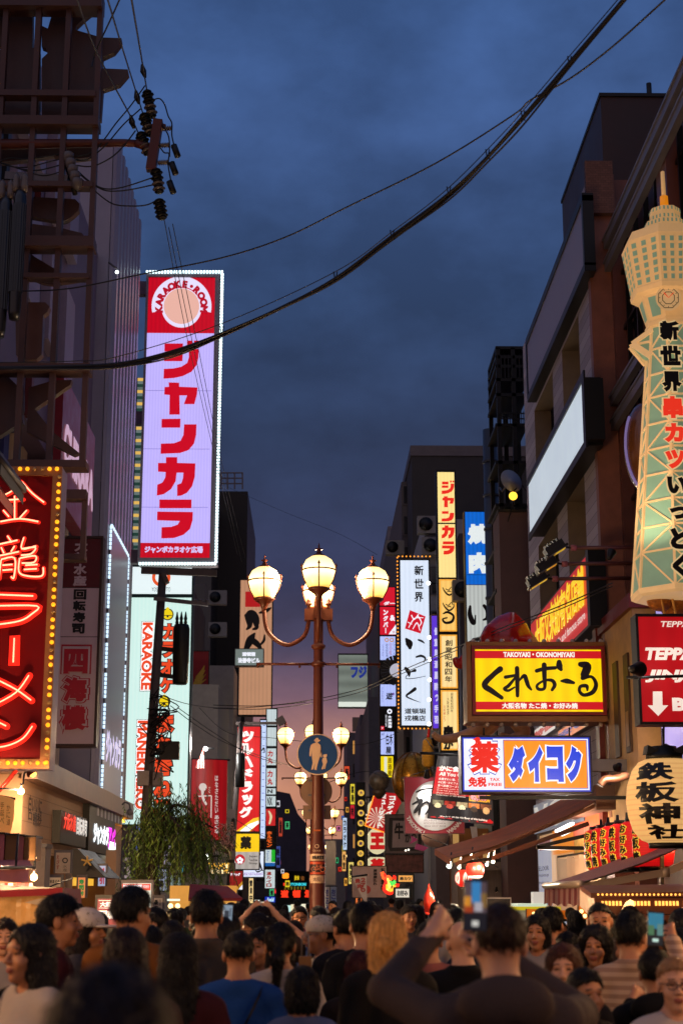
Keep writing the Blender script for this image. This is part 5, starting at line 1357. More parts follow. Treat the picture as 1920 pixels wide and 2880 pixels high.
def build_lamp():
 t=thing('street_lamp','tall red brown street lamp with four glowing globes, nearest of the row','street lamp',(AX,21,0),'globe street lamps along the street')
 o=Vector((AX,21,0));z=lambda v:P(895,v,21).z
 m=MB();m.lathe([(.14,0),(.14,.25),(.105,.3),(.10,z(2372)),(.088,z(2366)),(.082,z(2300)),(.066,z(2000)),(.062,z(1690)),(.05,z(1680)),(.001,z(1676))],o,rust,20);obj('post',m,t)
 m=MB();m.lathe([(.066,z(1828)),(.095,z(1822)),(.095,z(1815)),(.066,z(1812))],o,rust,20);obj('flange',m,t)
 m=MB();m.lathe([(.066,z(1876)),(.095,z(1872)),(.095,z(1864)),(.066,z(1860))],o,rust,20)
 for s in (-1,1):
  m.tube([o+Vector((s*.07,0,z(1868))),o+Vector((s*.83,0,z(1868)))],.018,rust,8)
  for q in (.25,.81):m.lathe([(.012,-.05),(.018,-.03),(.012,-.02)],o+Vector((s*q,0,z(1868))),rust,8)
 obj('crossbar',m,t)
 L=.735
 for a in range(4):
  M=Matrix.Rotation(R(90*a),4,'Z')
  pt=lambda r,zz:o+M @ Vector((r,0,zz))
  m=MB();m.box((.06,-.06,z(1746)),(.19,.06,z(1714)),rust,Matrix.Translation(o) @ M);obj('arm_block',m,t)
  m=MB();pr=[(.135,1716),(.135,1748),(.17,1780),(.25,1800),(.40,1814),(.54,1805),(.67,1780),(.72,1750),(L,1711)]
  m.tube([Vector(p) for p in catmull([pt(r,z(v)) for r,v in pr],5)],.029,rust,10)
  m.tube([pt(.135,z(1714)),pt(.135,z(1700))],.022,rust,8);m.lathe([(.015,0),(.05,.03),(.02,.045),(.03,.07),(.012,.1),(.001,.13)],pt(.135,z(1705)),rust,8)
  obj('arm',m,t)
  c=pt(L,zg)
  m=MB();m.lathe([(.10,-.21),(.135,-.185),(.185,-.08),(.213,.03),(.208,.10),(.17,.175),(.10,.222),(.05,.232)],c,opal,24);g_=obj('globe',m,t)
  m=MB();m.lathe([(.03,-.37),(.04,-.33),(.06,-.28),(.13,-.23),(.15,-.21),(.13,-.195),(.10,-.20)],c,rust,20);obj('cup',m,g_)
  m=MB();m.lathe([(.09,.224),(.075,.245),(.04,.262),(.028,.29),(.018,.30),(.04,.325),(.012,.34),(.012,.37),(.002,.41)],c,rust,14)
  m.box((-.045,-.008,.315),(.045,.008,.335),rust,Matrix.Translation(c));obj('finial',m,g_)
  m=MB()
  n=28;m.tube([c+Vector((.222*math.cos(2*math.pi*i/n),.222*math.sin(2*math.pi*i/n),.035)) for i in range(n+1)],.010,rust,6,cap=False)
  for q in range(4):
   aa=R(90*q);d=Vector((math.cos(aa),math.sin(aa),0))
   m.tube([c+d*.13+Vector((0,0,-.2)),c+d*.195+Vector((0,0,-.08)),c+d*.224+Vector((0,0,.035)),c+d*.226+Vector((0,0,.08))],.009,rust,6)
   m.lathe([(.004,0),(.02,.02),(.002,.06)],c+d*.226+Vector((0,0,.075)),rust,6)
  obj('cage',m,g_)
 L_=bpy.data.lights.new('globe_light','POINT');L_.energy=330;L_.color=(1,.72,.42);L_.shadow_soft_size=.25
 q=bpy.data.objects.new('globe_light',L_);COL.objects.link(q);q.parent=t;q.location=(0,0,zg+.1)
 return t
lamp=build_lamp()
for (u,v,Y,lb) in ((881,2080,42,'second street lamp with four globes, its post hidden behind the nearest lamp post'),(902,2195,57.5,'third street lamp, its globes on both sides of the blank sign backs'),(901,2295,82,'fourth street lamp, globes just below the blank sign backs'),
     (902,2342,104,'fifth street lamp of the row, small globes low beside the post'),(897,2390,140,'sixth small distant street lamp behind the post stickers'),(950,2440,172,'tiny farthest street lamp right of the white slim block')):
 p=P(u,v,Y);dup(lamp,(p.x,Y,0),lb)
# --- signs on the post
t=thing('pedestrian_sign','round blue walking sign with an adult and child on the nearest lamp post','road sign',tuple(P(893,2180,20.8)))
pl=PY(20.80);m=MB();c=P(893,2122,20.8)
blue=paint('#0d3c70',.35);tanw=paint('#c8a888',.5)
m.prism([pl.pt(893+58*math.cos(R(a)),2122-58*math.sin(R(a)),0) for a in range(0,360,6)],(0,.02,0),tanw);disc(m,pl,893,2122,55,blue,.004,48)
c6=lambda x,y:(600+x/3.015,1900+y/3.015)
def sil(pts):poly(m,pl,[c6(*p) for p in pts],tanw,.008)
sil([(865,538),(868,530),(888,530),(893,545),(908,545),(900,556),(890,562),(884,572),(870,572),(864,562),(853,552),(855,543)])
sil([(838,578),(870,570),(884,570),(908,590),(914,640),(905,690),(836,690),(834,640),(826,690),(813,680),(818,620),(825,590)])
sil([(836,690),(872,690),(862,740),(846,795),(828,802),(842,740)]);sil([(870,690),(904,690),(886,740),(874,790),(876,802),(854,798),(862,740)])
sil([(905,610),(914,640),(922,690),(918,700),(906,680)])
sil([(928,672),(940,668),(962,666),(964,680),(956,696),(934,696),(930,688)]);sil([(926,700),(958,698),(966,730),(958,750),(928,748),(920,720)]);sil([(930,748),(944,748),(930,795),(915,795)]);sil([(942,748),(956,748),(945,795),(936,790)])
obj('plate',m,t)
m=MB()
for v in (2100,2145):m.lathe([(.07,-.015),(.085,-.01),(.085,.01),(.07,.015)],Vector((AX,21,P(893,v,21).z)),M_grey,16);m.box((AX-.03,20.83,P(893,v,21).z-.015),(AX+.03,20.93,P(893,v,21).z+.015),M_grey)
obj('clamp',m,t)
back=mat('bare_sign_back','#7c6250',.5,.3,var=.12)
m=MB();pl=PY(21.14);m.prism([pl.pt(890+44*math.cos(R(a)),2226-44*math.sin(R(a)),0) for a in range(0,360,8)],(0,.02,0),back)
for v in (2195,2236):
 p,q=P(866,v-3,21.1),P(915,v+3,21.1);m.box((p.x,21.1,q.z),(q.x,21.138,p.z),M_grey)
one('round_road_sign',m,'bare tan back of a round road sign behind the lamp post','road sign')
m=MB();p,q=P(852,2265,21.14),P(930,2304,21.14);m.box((p.x,21.14,q.z),(q.x,21.16,p.z),back);p,q=P(866,2276,21.1),P(915,2282,21.1);m.box((p.x,21.1,q.z),(q.x,21.138,p.z),M_grey)
one('oblong_road_sign',m,'bare tan back of a rounded oblong plate under the round sign back','road sign')
# post stickers: wrapped sheets
def wrap(v0,v1,mm,r=.1015,n=12,rz=None):
 z1,z0=P(893,v0,21).z,P(893,v1,21).z;vs,fs=[],[]
 for i in range(n+1):
  a=R(180+180*i/n);vs += [(AX+r*math.cos(a),21+r*math.sin(a),z0),(AX+r*math.cos(a),21+r*math.sin(a),z1)]
 for i in range(n):fs.append((2*i,2*i+2,2*i+3,2*i+1))
 m.mesh(vs,fs,mm,True)
t=thing('no_cycling_notice','orange notice with a bicycle between white bands wrapped round the lamp post','notice',(AX,20.9,P(893,2484,21).z))
m=MB();wrap(2402,2421,tanw);wrap(2424,2459,paint('#b8401c',.45));wrap(2431,2453,mat('dark_notice','#2a100c',.5),.1025);wrap(2462,2484,tanw)
pl=PY(20.89);bic=paint('#c06a4a',.5)
for u in (882,907):ring(m,pl,u,2445,6,7.5,bic,.012,18)
for a_,b_ in (((882,2445),(890,2436)),((890,2436),(903,2436)),((903,2436),(895,2446)),((895,2446),(882,2445)),((903,2436),(907,2445)),((900,2433),(906,2433)),((888,2433),(892,2433)),((890,2434),(895,2446))):brush(m,pl,[(*a_,1.6),(*b_,1.6)],bic,.013)
text(m,pl,'自転車放置',878,2406,911,2417,M_black,bold=.05,off=.012);text(m,pl,'大阪市',880,2466,910,2479,paint('#8a6a58'),bold=.05,off=.012)
obj('band',m,t)
m=MB();pl=PY(20.895)
ring(m,pl,891,2380,4,6,tanw,.01,16);text(m,pl,'OSAKA',880,2390,902,2395,tanw,off=.01);rect(m,pl,882,2333,902,2338,paint('#a8501c'),.02)
one('post_emblem',m,'small pale emblem and tiny lettering on the lamp post','emblem')
m=MB();a,b=P(916,2365,60),P(944,2488,60);m.box((a.x,60,b.z),(b.x,60.05,a.z),paint('#a89a92',.6));one('white_cloth_banner',m,'plain white cloth banner hanging right of the lamp post','banner')
m=MB();pl=PY(50)
for u0,u1,c in ((914,926,'#b8b0b0'),(930,946,'#7c8cae')):
 p,q=P(u0,2494,50),P(u1,2566,50);m.box((p.x,50,q.z),(q.x,50.03,p.z),paint(c,.6));column(m,pl,'おこのみ',u0+2,2500,u1-2,2560,paint('#2a3a8a'),off=.01,bold=.05)
m.box((P(912,2494,50).x,50.01,P(912,2494,50).z),(P(948,2494,50).x,50.04,P(912,2491,50).z),M_black)
one('noren_cloth',m,'small white and blue lettered shop curtain low right of the post','shop curtain')
# ================================================================ POLES AND WIRES
pole=mat('concrete_pole','#4a403e',.7,var=.2,vscale=4)
def line(a,b):return a,b
Yp=38.
a,b=P(459,1602,Yp),P(404,2400,Yp);d=(b-a);foot=a+d*(a.z/-d.z)
t=thing('utility_pole','leaning brown utility pole with black transformer in front of the aqua sign','utility pole',tuple(foot))
m=MB();m.tube([foot,a],[.15,.10],pole,14);obj('pole',m,t)
def on(v):s=(v-1602)/798;return a+d*s
m=MB();m.beam(P(398,1604,Yp),P(610,1612,Yp),.12,.16,pole);m.beam(P(459,1612,Yp),P(470,1640,Yp),.25,.12,pole);obj('crossarm',m,t)
m=MB();m.beam(P(433,1683,Yp-.2),P(585,1700,Yp-.2),.09,.09,M_grey);obj('crossarm',m,t)
for u in (552,566,582):
 m=MB();m.lathe([(.03,0),(.06,.03),(.035,.06),(.06,.09),(.02,.13)],P(u,1700,Yp-.2),mat('white_porcelain','#5c5452',.25),10);obj('insulator',m,t)
m=MB();c0,c1=P(507,1925,Yp-.1),P(509,1757,Yp-.1);m.lathe([(.15,0),(.185,.05),(.19,.5),(.20,.52),(.20,c1.z-c0.z-.1),(.17,c1.z-c0.z),(.01,c1.z-c0.z+.01)],c0,M_black,18)
m.beam(on(1830),P(500,1830,Yp),.08,.1,M_black);m.beam(on(1905),P(500,1905,Yp),.08,.1,M_black);tr=obj('transformer',m,t)
for u in (498,510,522):
 m=MB();p=P(u,1757,Yp-.1);m.lathe([(.03,0),(.045,.05),(.03,.1),(.045,.15),(.03,.2),(.012,.32)],p,M_black,8);obj('bushing',m,tr)
for u0,v0,u1,v1,c in ((387,2168,419,2209,'#8a7e78'),(431,2172,456,2210,'#6a6062')):
 m=MB();p,q=P(u0,v0,Yp-.2),P(u1,v1,Yp-.2);m.box((p.x,Yp-.25,q.z),(q.x,Yp+.1,p.z),paint(c,.5));m.tube([P(u1,v0+15,Yp),on(v0+15)],.03,M_black);obj('junction_box',m,t)
m=MB();random.seed(3)
for k in range(26):
 u0,v0=random.uniform(412,440),random.uniform(1960,2140);q=[(u0,v0),(u0+random.uniform(-20,60),v0+random.uniform(-40,30)),(u0+random.uniform(0,70),v0+random.uniform(-20,50)),(random.uniform(420,450),v0+random.uniform(10,80))]
 m.tube([Vector(x) for x in catmull([P(u,v,Yp-random.uniform(.1,.5)) for u,v in q],5)],.014,M_black,5)
p=P(478,2112,Yp-.3);m.box((p.x-.25,Yp-.4,p.z-.2),(p.x+.22,Yp-.15,p.z+.22),M_black);m.beam(P(440,2108,Yp-.3),P(500,2118,Yp-.3),.05,.05,M_black)
obj('cable_tangle',m,t)
Yq=58.
a2,b2_=P(678,2035,Yq),P(648,2470,Yq);d2_=b2_-a2;foot2=a2+d2_*(a2.z/-d2_.z)
t=thing('utility_pole','slim utility pole with a small transformer against the red drugstore sign','utility pole',tuple(foot2))
m=MB();m.tube([foot2,a2],[.13,.09],pole,12);obj('pole',m,t)
m=MB();c0,c1=P(675,2214,Yq-.3),P(677,2118,Yq-.3);m.lathe([(.15,0),(.17,.05),(.17,c1.z-c0.z-.05),(.12,c1.z-c0.z)],c0,M_black,14)
for u in (676,683,690):m.tube([P(u,2118,Yq-.3),P(u+1,2096,Yq-.3)],.025,M_black,6)
obj('transformer',m,t)
m=MB();m.beam(P(664,2034,Yq),P(795,2034,Yq),.08,.1,pole);m.beam(P(780,2034,Yq),P(800,2022,Yq),.2,.3,pole);obj('crossarm',m,t)
for v in (2365,2405,2440,2290):
 m=MB();p=P(655,v,Yq-.15);m.box((p.x-.18,Yq-.3,p.z-.16),(p.x+.1,Yq-.1,p.z+.16),paint('#8a7670',.6));obj('notice_plate',m,t)
# --- overhead cables
random.seed(5)
cab=mat('black_cable_sheath','#0c0b0d',.6)
def cable(name,label,strands,group='overhead cables'):
 m=MB()
 for pts,r in strands:       # pts: (u, v, Y)
  c=catmull([P(u,v,Y) for u,v,Y in pts],7);m.tube([Vector(x) for x in c],r,cab,6)
 return one(name,m,label,'cable',group)
base=[(-40,1033),(150,1031),(331,1025),(480,992),(624,937),(780,868),(943,784),(1102,667),(1261,545),(1370,440),(1469,331),(1600,178),(1751,0),(1800,-60)]
Ys=np.linspace(17,10.5,len(base))
def off_(du,dv,wob=0.,ph=0.):return [(u+du+wob*math.sin(i*1.7+ph),v+dv+wob*math.cos(i*1.3+ph),Y) for i,((u,v),Y) in enumerate(zip(base,Ys))]
sag=[(-40,1036),(150,1036),(331,1032),(480,1006),(624,947),(780,874),(943,792),(1102,675),(1261,563),(1370,457),(1469,353),(1600,190),(1751,8),(1800,-50)]
cable('cable_bundle','thick black twisted cable bundle sagging from lower left to the top right corner',[(off_(0,0,2.),.018),(off_(3,3,3.,2.),.014),(off_(-2,5,3.,4.),.013),([(u,v,Y) for (u,v),Y in zip(sag,Ys)],.009)])
mw=[(-40,1020),(200,1016),(331,1003),(624,910),(943,764),(1102,652),(1261,528),(1420,368),(1469,312),(1600,158),(1735,0),(1790,-70)]
m_=[(u,v,Y) for (u,v),Y in zip(mw,np.linspace(17,10.5,len(mw)))]
cable('messenger_wire','thin wire running just above the thick twisted cable bundle',[(m_,.005)])
m=MB()
for i in (2,4,6,7,8,9,10,11):
 u,v=base[i];Y=Ys[i]
 for s in (-1,1):m.tube([P(u+s*5,v-20,Y),P(u+s*2,v-2,Y),P(u+s*6,v+8,Y)],.006,cab,5)
one('cable_ties',m,'small clips tying the wire to the thick cable bundle','cable tie')
c2=[(60,819),(200,811),(400,771),(624,725),(800,668),(980,580),(1225,459),(1440,325),(1490,282),(1600,222),(1720,132),(1870,-2),(1920,-45)]
cable('long_cable','single black cable crossing above the twisted bundle, from the steel frame to the top right',[([(u,v,Y) for (u,v),Y in zip(c2,np.linspace(21.5,11,len(c2)))],.010)])
for k,(pts,lb) in enumerate((([(461,612,22),(530,965,30),(608,1301,42),(668,1560,60)],'left'),([(475,640,22),(545,980,30),(620,1320,42),(680,1580,60)],'middle'),([(486,630,22),(560,990,30),(628,1320,42),(690,1570,60)],'right'))):
 cable('power_line','thin power line dropping past the karaoke sign into the distance, %s of three' % lb,[(pts,.007)],'power lines along the street')
for k,(pts,lb) in enumerate((([(205,-40,13),(271,143,17),(367,326,21),(388,371,22)],'leftmost of three'),([(292,-40,13),(340,120,17),(384,261,20.5),(402,318,22)],'middle of three'),([(364,-40,13),(402,184,19),(414,257,22)],'rightmost of three'))):
 cable('feeder_line','black power line coming down from the top edge to the insulators, %s' % lb,[(pts,.011)],'feeder lines to the crossarm')
cable('tie_line','short wire crossing behind the feeder lines near the top left',[([(345,-20,16),(316,45,17),(271,143,18),(258,190,18)],.010)])
for pts,lb in (([(600,1983,42),(740,1985,42),(880,1968,42),(1020,1935,42),(1120,1890,40),(1260,1830,36),(1400,1770,30),(1560,1710,27),(1720,1640,25)],'double cable rising from the far lamp to the right hand buildings'),
    ([(440,1950,39),(520,1978,42),(600,1990,46),(700,1990,50),(860,1975,50)],'cable from the leaning pole to the far lamps'),([(500,1990,40),(600,2060,45),(700,2120,50),(790,2150,55)],'sagging cable left of the blue walking sign'),
    ([(480,1985,40),(560,2045,44),(660,2100,50),(850,2165,58)],'lower sagging cable from the leaning pole'),([(560,1990,60),(640,2060,60),(760,2075,60),(1000,2095,60),(1120,2060,60)],'long thin cable across behind the lamp globes'),
    ([(900,2210,50),(1020,2170,50),(1110,2190,48),(1220,2160,44),(1330,2130,38)],'wire in front of the sunburst board'),([(1190,2350,40),(1300,2395,36),(1400,2440,33)],'wire slanting down under the round takoyaki board'),
    ([(640,1370,110),(800,1440,100),(950,1500,90),(1060,1560,80)],'far faint cable between the rooftops above the globes'),([(655,2300,56),(720,2340,56),(790,2380,60)],'short cable beside the medicine sign')):
 d_=[(pts,.011)]
 if 'double' in lb:d_.append(([(u,v+9,Y) for u,v,Y in pts],.009))
 cable('street_cable',lb if lb.split()[0] != 'x' else lb,d_,'cables lower over the street')
# --- insulator arm, top left
Yi=22.;c1_=lambda x,y,Y=Yi:P(x/2.45,y/2.45,Y)
t=thing('insulator_crossarm','rust red pole arm with dark insulators and jumper wires against the sky','pole arm',tuple(P(420,480,Yi)))
rr_=mat('rust_red_arm','#4c1c12',.5,var=.2)
m=MB();m.tube([c1_(-400,990),c1_(0,995),c1_(860,985),c1_(960,990)],[.085,.08,.06,.055],rr_,10);m.tube([c1_(940,985),c1_(985,1000),c1_(1045,1050)],.07,rr_,10);obj('arm',m,t)
m=MB();m.beam(c1_(1092,835),c1_(1040,1175),.17,.14,rr_);m.beam(c1_(1060,860),c1_(1140,880),.08,.08,rr_);obj('bracket',m,t)
blk=M_black;por=mat('white_porcelain','')
for (x0,y0),(x1,y1) in (((1012,625),(1050,810)),((988,785),(1040,935)),((965,915),(1025,1065)),((1075,1165),(1100,1330)),((1095,1375),(1120,1510))):
 m=MB();A,B=c1_(x0,y0),c1_(x1,y1);n=9;q=[A.lerp(B,i/n) for i in range(n+1)]
 for i in range(n):
  mm=por if i in (5,7) and y0<1200 else blk
  m.tube([q[i],q[i].lerp(q[i+1],.5),q[i+1]],[.05,.10 if i % 2 else .075,.05],mm,10)
 obj('insulator',m,t)
for x,y in ((1155,888),(1145,1003),(1138,1122)):
 m=MB();A,B=c1_(x-50,y),c1_(x+28,y-4)
 m.tube([A.lerp(B,i/12) for i in range(13)],[.025 if i % 2 else .05 for i in range(13)],por,8);obj('insulator',m,t)
m=MB()
for pts in ([(1055,690),(1100,680),(1135,720),(1160,800),(1185,850),(1185,930),(1200,1000)],[(1040,815),(1090,825),(1130,880),(1165,950),(1170,1080)],[(1030,940),(1080,980),(1130,1050),(1165,1060),(1160,1140),(1185,1280)],[(1000,590),(900,730),(800,850),(720,960),(640,1050),(520,1080)],[(970,750),(850,860),(720,1010),(600,1100),(520,1100)],[(935,900),(850,1010),(760,1090),(640,1145),(530,1140)],
   [(430,1060),(300,1080),(180,1095),(60,1090),(-20,1130)],[(440,1090),(320,1120),(200,1150),(100,1150),(0,1120)],[(440,1130),(330,1160),(240,1175),(120,1160)],[(540,1180),(620,1250),(720,1300),(850,1290),(1050,1225)],[(550,1200),(640,1270),(740,1315),(880,1310),(1050,1275)],[(560,1230),(660,1320),(780,1405),(920,1420),(1020,1410),(1085,1375)],[(430,1180),(300,1210),(160,1170),(40,1130)]):
 m.tube([Vector(x) for x in catmull([c1_(x,y,Yi-.05) for x,y in pts],5)],.011,cab,5)
for x,y in ((1215,1040),(1200,1160),(1185,1290)):m.tube([c1_(x-18,y-40,Yi-.05),c1_(x+12,y+40,Yi-.05)],.05,blk,6)
for x,y in ((988,490),(945,670),(910,840)):m.tube([c1_(x-8,y-45),c1_(x,y),c1_(x+14,y+45)],[.02,.05,.02],blk,8)
obj('jumper_wire',m,t)
t=thing('insulator_stack','slanting stack of pale cup insulators on a grey bar behind the frame','insulator',tuple(c1_(480,1340)))
m=MB();m.beam(c1_(40,1215),c1_(470,1240),.1,.12,M_grey);m.tube([c1_(445,1080),c1_(520,1340)],.04,blk,6);obj('bar',m,t)
for k in range(5):
 m=MB();c=c1_(472+k*15,1085+k*45,Yi-.12);m.lathe([(.02,-.1),(.06,-.06),(.08,0),(.085,.06),(.05,.09),(.01,.1)],c,por,12);obj('cup',m,t)
for k,(u0,u1,v0,v1,lb) in enumerate(((-14,22,560,930,'left of the pair'),(28,64,540,880,'right of the pair'))):
 t=thing('pole_transformer','black ribbed transformer can by the top left edge, %s' % lb,'transformer',tuple(P(u0,v1,21)),'transformers at the left edge')
 m=MB();c=P((u0+u1)/2-5,v1,21);h=P(0,v0,21).z-P(0,v1,21).z;r=(u1-u0)/2*mpp(22)
 m.lathe([(r*.75,-.1),(r*.95,0),(r,.15),(r*1.02,.16),(r*1.02,h-.1),(r*.8,h),(.01,h+.02)],c,mat('black_can','#0d0c0e',.35,spec=.6),20)
 for q in range(16):aa=R(22.5*q);m.beam(c+Vector((r*math.cos(aa),r*math.sin(aa),.3)),c+Vector((r*math.cos(aa),r*math.sin(aa),h-.2)),.02,.02,mat('black_can',''))
 obj('can',m,t)
 for q in (-.07,.05):m=MB();m.lathe([(.05,0),(.055,.1),(.045,.2),(.05,.24),(.015,.3)],c+Vector((q,0,h)),por,10);obj('bushing',m,t)
# ================================================================ WILLOW
rng=np.random.default_rng(11)
Yw=35.;tb_=P(432,2520,Yw)
t=thing('willow_tree','dark green weeping willow at the foot of the leaning pole','tree',(tb_.x,Yw,0))
bark=mat('willow_bark','#241b14',.8,var=.3,bump=.6)
m=MB();x0=tb_.x
m.tube([(x0,Yw,0),(x0+.1,Yw,1.4),(x0-.05,Yw,2.4),(x0+.1,Yw+.1,3.2)],[.16,.13,.11,.08],bark,10)
limbs=[]
for u,v,dy in ((400,2330,.2),(420,2290,-.3),(470,2250,.4),(520,2270,-.2),(560,2310,.3),(500,2320,-.7),(440,2340,.8),(545,2370,-.5),(530,2330,-.4)):
 e=P(u,v,Yw+dy);s_=Vector((x0,Yw,random.uniform(2.0,3.0)));c=(s_+e)/2+Vector((0,0,.35))
 pth=[Vector(q) for q in catmull([s_,c,e,e+Vector(((e.x-x0)*.35,dy*.3,-.15))],5)];limbs.append(pth)
 m.tube(pth,list(np.linspace(.06,.012,len(pth))),bark,7)
obj('trunk',m,t)
leafm=[mat('willow_leaf_%d' % i,c,.5,spec=.3) for i,c in enumerate(('#3a5a1c','#4c6a22','#2a4416','#5c7428'))]
m=MB()
for k in range(600):
 lb=limbs[rng.integers(len(limbs))];p=Vector(lb[rng.integers(len(lb) // 3,len(lb))])+Vector(rng.normal(0,.22,3))
 Ls=rng.uniform(.35,1.5);sw=Vector((rng.normal(0,.1),rng.normal(0,.1),0));out=Vector((p.x-x0,p.y-Yw,0))*.10
 n=int(Ls/.065)
 mm=leafm[rng.integers(4)]
 for i in range(n):
  s=i/n;q=p+out*s+sw*s*s+Vector((0,0,.12*math.sin(s*2)-Ls*s))
  if q.z<1.9:break
  aa=rng.uniform(0,6.28);dr=Vector((math.cos(aa)*.6,math.sin(aa)*.6,-1)).normalized();l=rng.uniform(.08,.15)
  sd=dr.cross(Vector((math.sin(aa),math.cos(aa),.3))).normalized()*.013
  m.face([q,q+dr*l*.4+sd,q+dr*l,q+dr*l*.4-sd],mm)
 pts=[p+out*s+sw*s*s+Vector((0,0,.12*math.sin(s*2)-Ls*s)) for s in (0,.25,.5,.75,1.)]
 m.tube([q for q in pts if q.z>1.85] or pts[:2],.004,bark,3,cap=False)
obj('crown',m,t)
# ================================================================ TOWER SIGN
Yt=22.;kt=mpp(22.5)
AXT=P(1880,838,Yt).x
def tz(v):return P(1880,v,Yt-.4).z
tan_=mat('warm_lit_tower_shell','#c8a27a',.5,emit='#dcaa6a',es=.44,var=.12,vscale=3.)  # tan and teal tower surfaces glow to imitate warm floodlighting
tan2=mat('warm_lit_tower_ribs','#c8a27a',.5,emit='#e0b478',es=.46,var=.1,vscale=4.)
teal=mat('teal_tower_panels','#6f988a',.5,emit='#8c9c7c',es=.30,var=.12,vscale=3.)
t=thing('tower_sign','cream and teal tower shaped sign with a clock and vertical black and red characters','sign',(AXT,Yt,tz(1660)))
C8=math.cos(R(22.5))
def oct_(r,z):return [Vector((AXT+r/C8*math.cos(R(22.5+45*k)),Yt+r/C8*math.sin(R(22.5+45*k)),z)) for k in range(8)]
def octlathe(mb,prof,mm):
 rg=[oct_(r*kt,tz(v)) for v,r in prof]
 for A,B in zip(rg,rg[1:]):
  for k in range(8):mb.face([A[k],A[(k+1) % 8],B[(k+1) % 8],B[k]],mm)
 mb.face(rg[0],mm);mb.face(rg[-1][::-1],mm)
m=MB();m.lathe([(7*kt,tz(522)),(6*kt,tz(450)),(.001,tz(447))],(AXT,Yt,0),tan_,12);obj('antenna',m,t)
m=MB();m.lathe([(13*kt,tz(560)),(12*kt,tz(521)),(.001,tz(520))],(AXT,Yt,0),mat('orange_lit_collar','#c87a1c',.4,emit='#f08c14',es=.6),16);obj('collar',m,t)
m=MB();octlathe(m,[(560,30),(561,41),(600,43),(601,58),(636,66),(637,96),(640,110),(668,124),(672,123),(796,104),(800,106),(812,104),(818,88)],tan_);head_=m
# small teal windows on the head, set on each face
def face_pt(k,r,v,s,off=.012):       # k: face number (face 5 looks at the viewer side -y), s in -1..1 across
 ra=R(45*k);n=Vector((math.cos(ra),math.sin(ra),0));tt=Vector((-n.y,n.x,0));hw=r*kt*math.tan(R(22.5))
 return Vector((AXT,Yt,tz(v)))+n*(r*kt+off)+tt*hw*s
def winrow(k,r0,v0,r1,v1,n,w=.5):
 for i in range(n):
  c=-1+(i+.5)*2/n;h=w/n
  m.face([face_pt(k,r1,v1,c-h),face_pt(k,r1,v1,c+h),face_pt(k,r0,v0,c+h),face_pt(k,r0,v0,c-h)],teal)
for k in (4,5,6,7,8):
 for j in range(6):
  v0=680+j*20;rr0=123-(v0-672)*.153;winrow(k,rr0,v0,123-(v0+13-672)*.153,v0+13,4 if k==6 else 3,.46)
 for v0,r in ((563,41.3),(585,42.4),(605,59.5),(624,63.5)):winrow(k,r,v0,r+.6,v0+10,3 if r<50 else 4,.42)
obj('head',m,t)
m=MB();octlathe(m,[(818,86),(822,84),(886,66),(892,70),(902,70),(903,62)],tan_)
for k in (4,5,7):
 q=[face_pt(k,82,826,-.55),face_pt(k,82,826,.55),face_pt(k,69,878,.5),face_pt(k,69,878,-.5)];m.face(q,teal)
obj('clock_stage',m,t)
plc=PY(Yt-78*kt-.06);cu,cv=1878,838
m=MB();cb=lit('#1c1612',.2);hw_=lit('#e0542a',.8)
def octring(r0,r1,mm,off,a0=0,a1=8,ph=22.5):
 for k in range(a0,a1):poly(m,plc,[(cu+r*math.cos(R(ph+45*q)),cv-r*math.sin(R(ph+45*q))) for r,q in ((r0,k),(r1,k),(r1,k+1),(r0,k+1))],mm,off)
poly(m,plc,[(cu+36*math.cos(R(a)),cv-36*math.sin(R(a))) for a in range(0,360,10)],tan2,0);octring(29,31,cb,.006);octring(17,19,cb,.006,0,8)
for k in range(12):a=R(30*k);brush(m,plc,[(cu+23*math.cos(a),cv-23*math.sin(a),1.4),(cu+27*math.cos(a),cv-27*math.sin(a),1.4)],cb,.008)
brush(m,plc,[(cu,cv,1.5),(cu-12,cv-13,4)],hw_,.012);brush(m,plc,[(cu,cv,1.5),(cu+14,cv-14,3.)],hw_,.014)
obj('clock',m,t)
LV=[903,969,1042,1108,1185,1258,1331,1407,1480,1550,1655]
def rb(v):return 62+(v-903)*(137-62)/(1655-903)
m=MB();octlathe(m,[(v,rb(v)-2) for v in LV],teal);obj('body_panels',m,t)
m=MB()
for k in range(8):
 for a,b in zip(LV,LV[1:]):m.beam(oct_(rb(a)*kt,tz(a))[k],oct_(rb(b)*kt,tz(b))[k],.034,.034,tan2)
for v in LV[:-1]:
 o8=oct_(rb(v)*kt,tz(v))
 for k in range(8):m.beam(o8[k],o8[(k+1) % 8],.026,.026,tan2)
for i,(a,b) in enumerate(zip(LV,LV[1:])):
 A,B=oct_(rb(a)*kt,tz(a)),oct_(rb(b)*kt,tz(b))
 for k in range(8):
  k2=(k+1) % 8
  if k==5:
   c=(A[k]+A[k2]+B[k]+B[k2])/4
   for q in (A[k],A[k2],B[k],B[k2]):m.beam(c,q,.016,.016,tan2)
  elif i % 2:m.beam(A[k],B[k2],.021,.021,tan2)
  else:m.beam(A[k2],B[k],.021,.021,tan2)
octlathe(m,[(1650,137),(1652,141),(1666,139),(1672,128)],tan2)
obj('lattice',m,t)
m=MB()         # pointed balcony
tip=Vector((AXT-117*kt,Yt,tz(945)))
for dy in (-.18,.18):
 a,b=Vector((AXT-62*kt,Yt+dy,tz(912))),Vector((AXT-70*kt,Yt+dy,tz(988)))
 m.beam(a,tip+Vector((0,dy*.3,0)),.05,.06,tan2);m.beam(b,tip+Vector((0,dy*.3,0)),.05,.09,tan2);m.beam(Vector((AXT-65*kt,Yt+dy,tz(945))),tip,.03,.03,tan2)
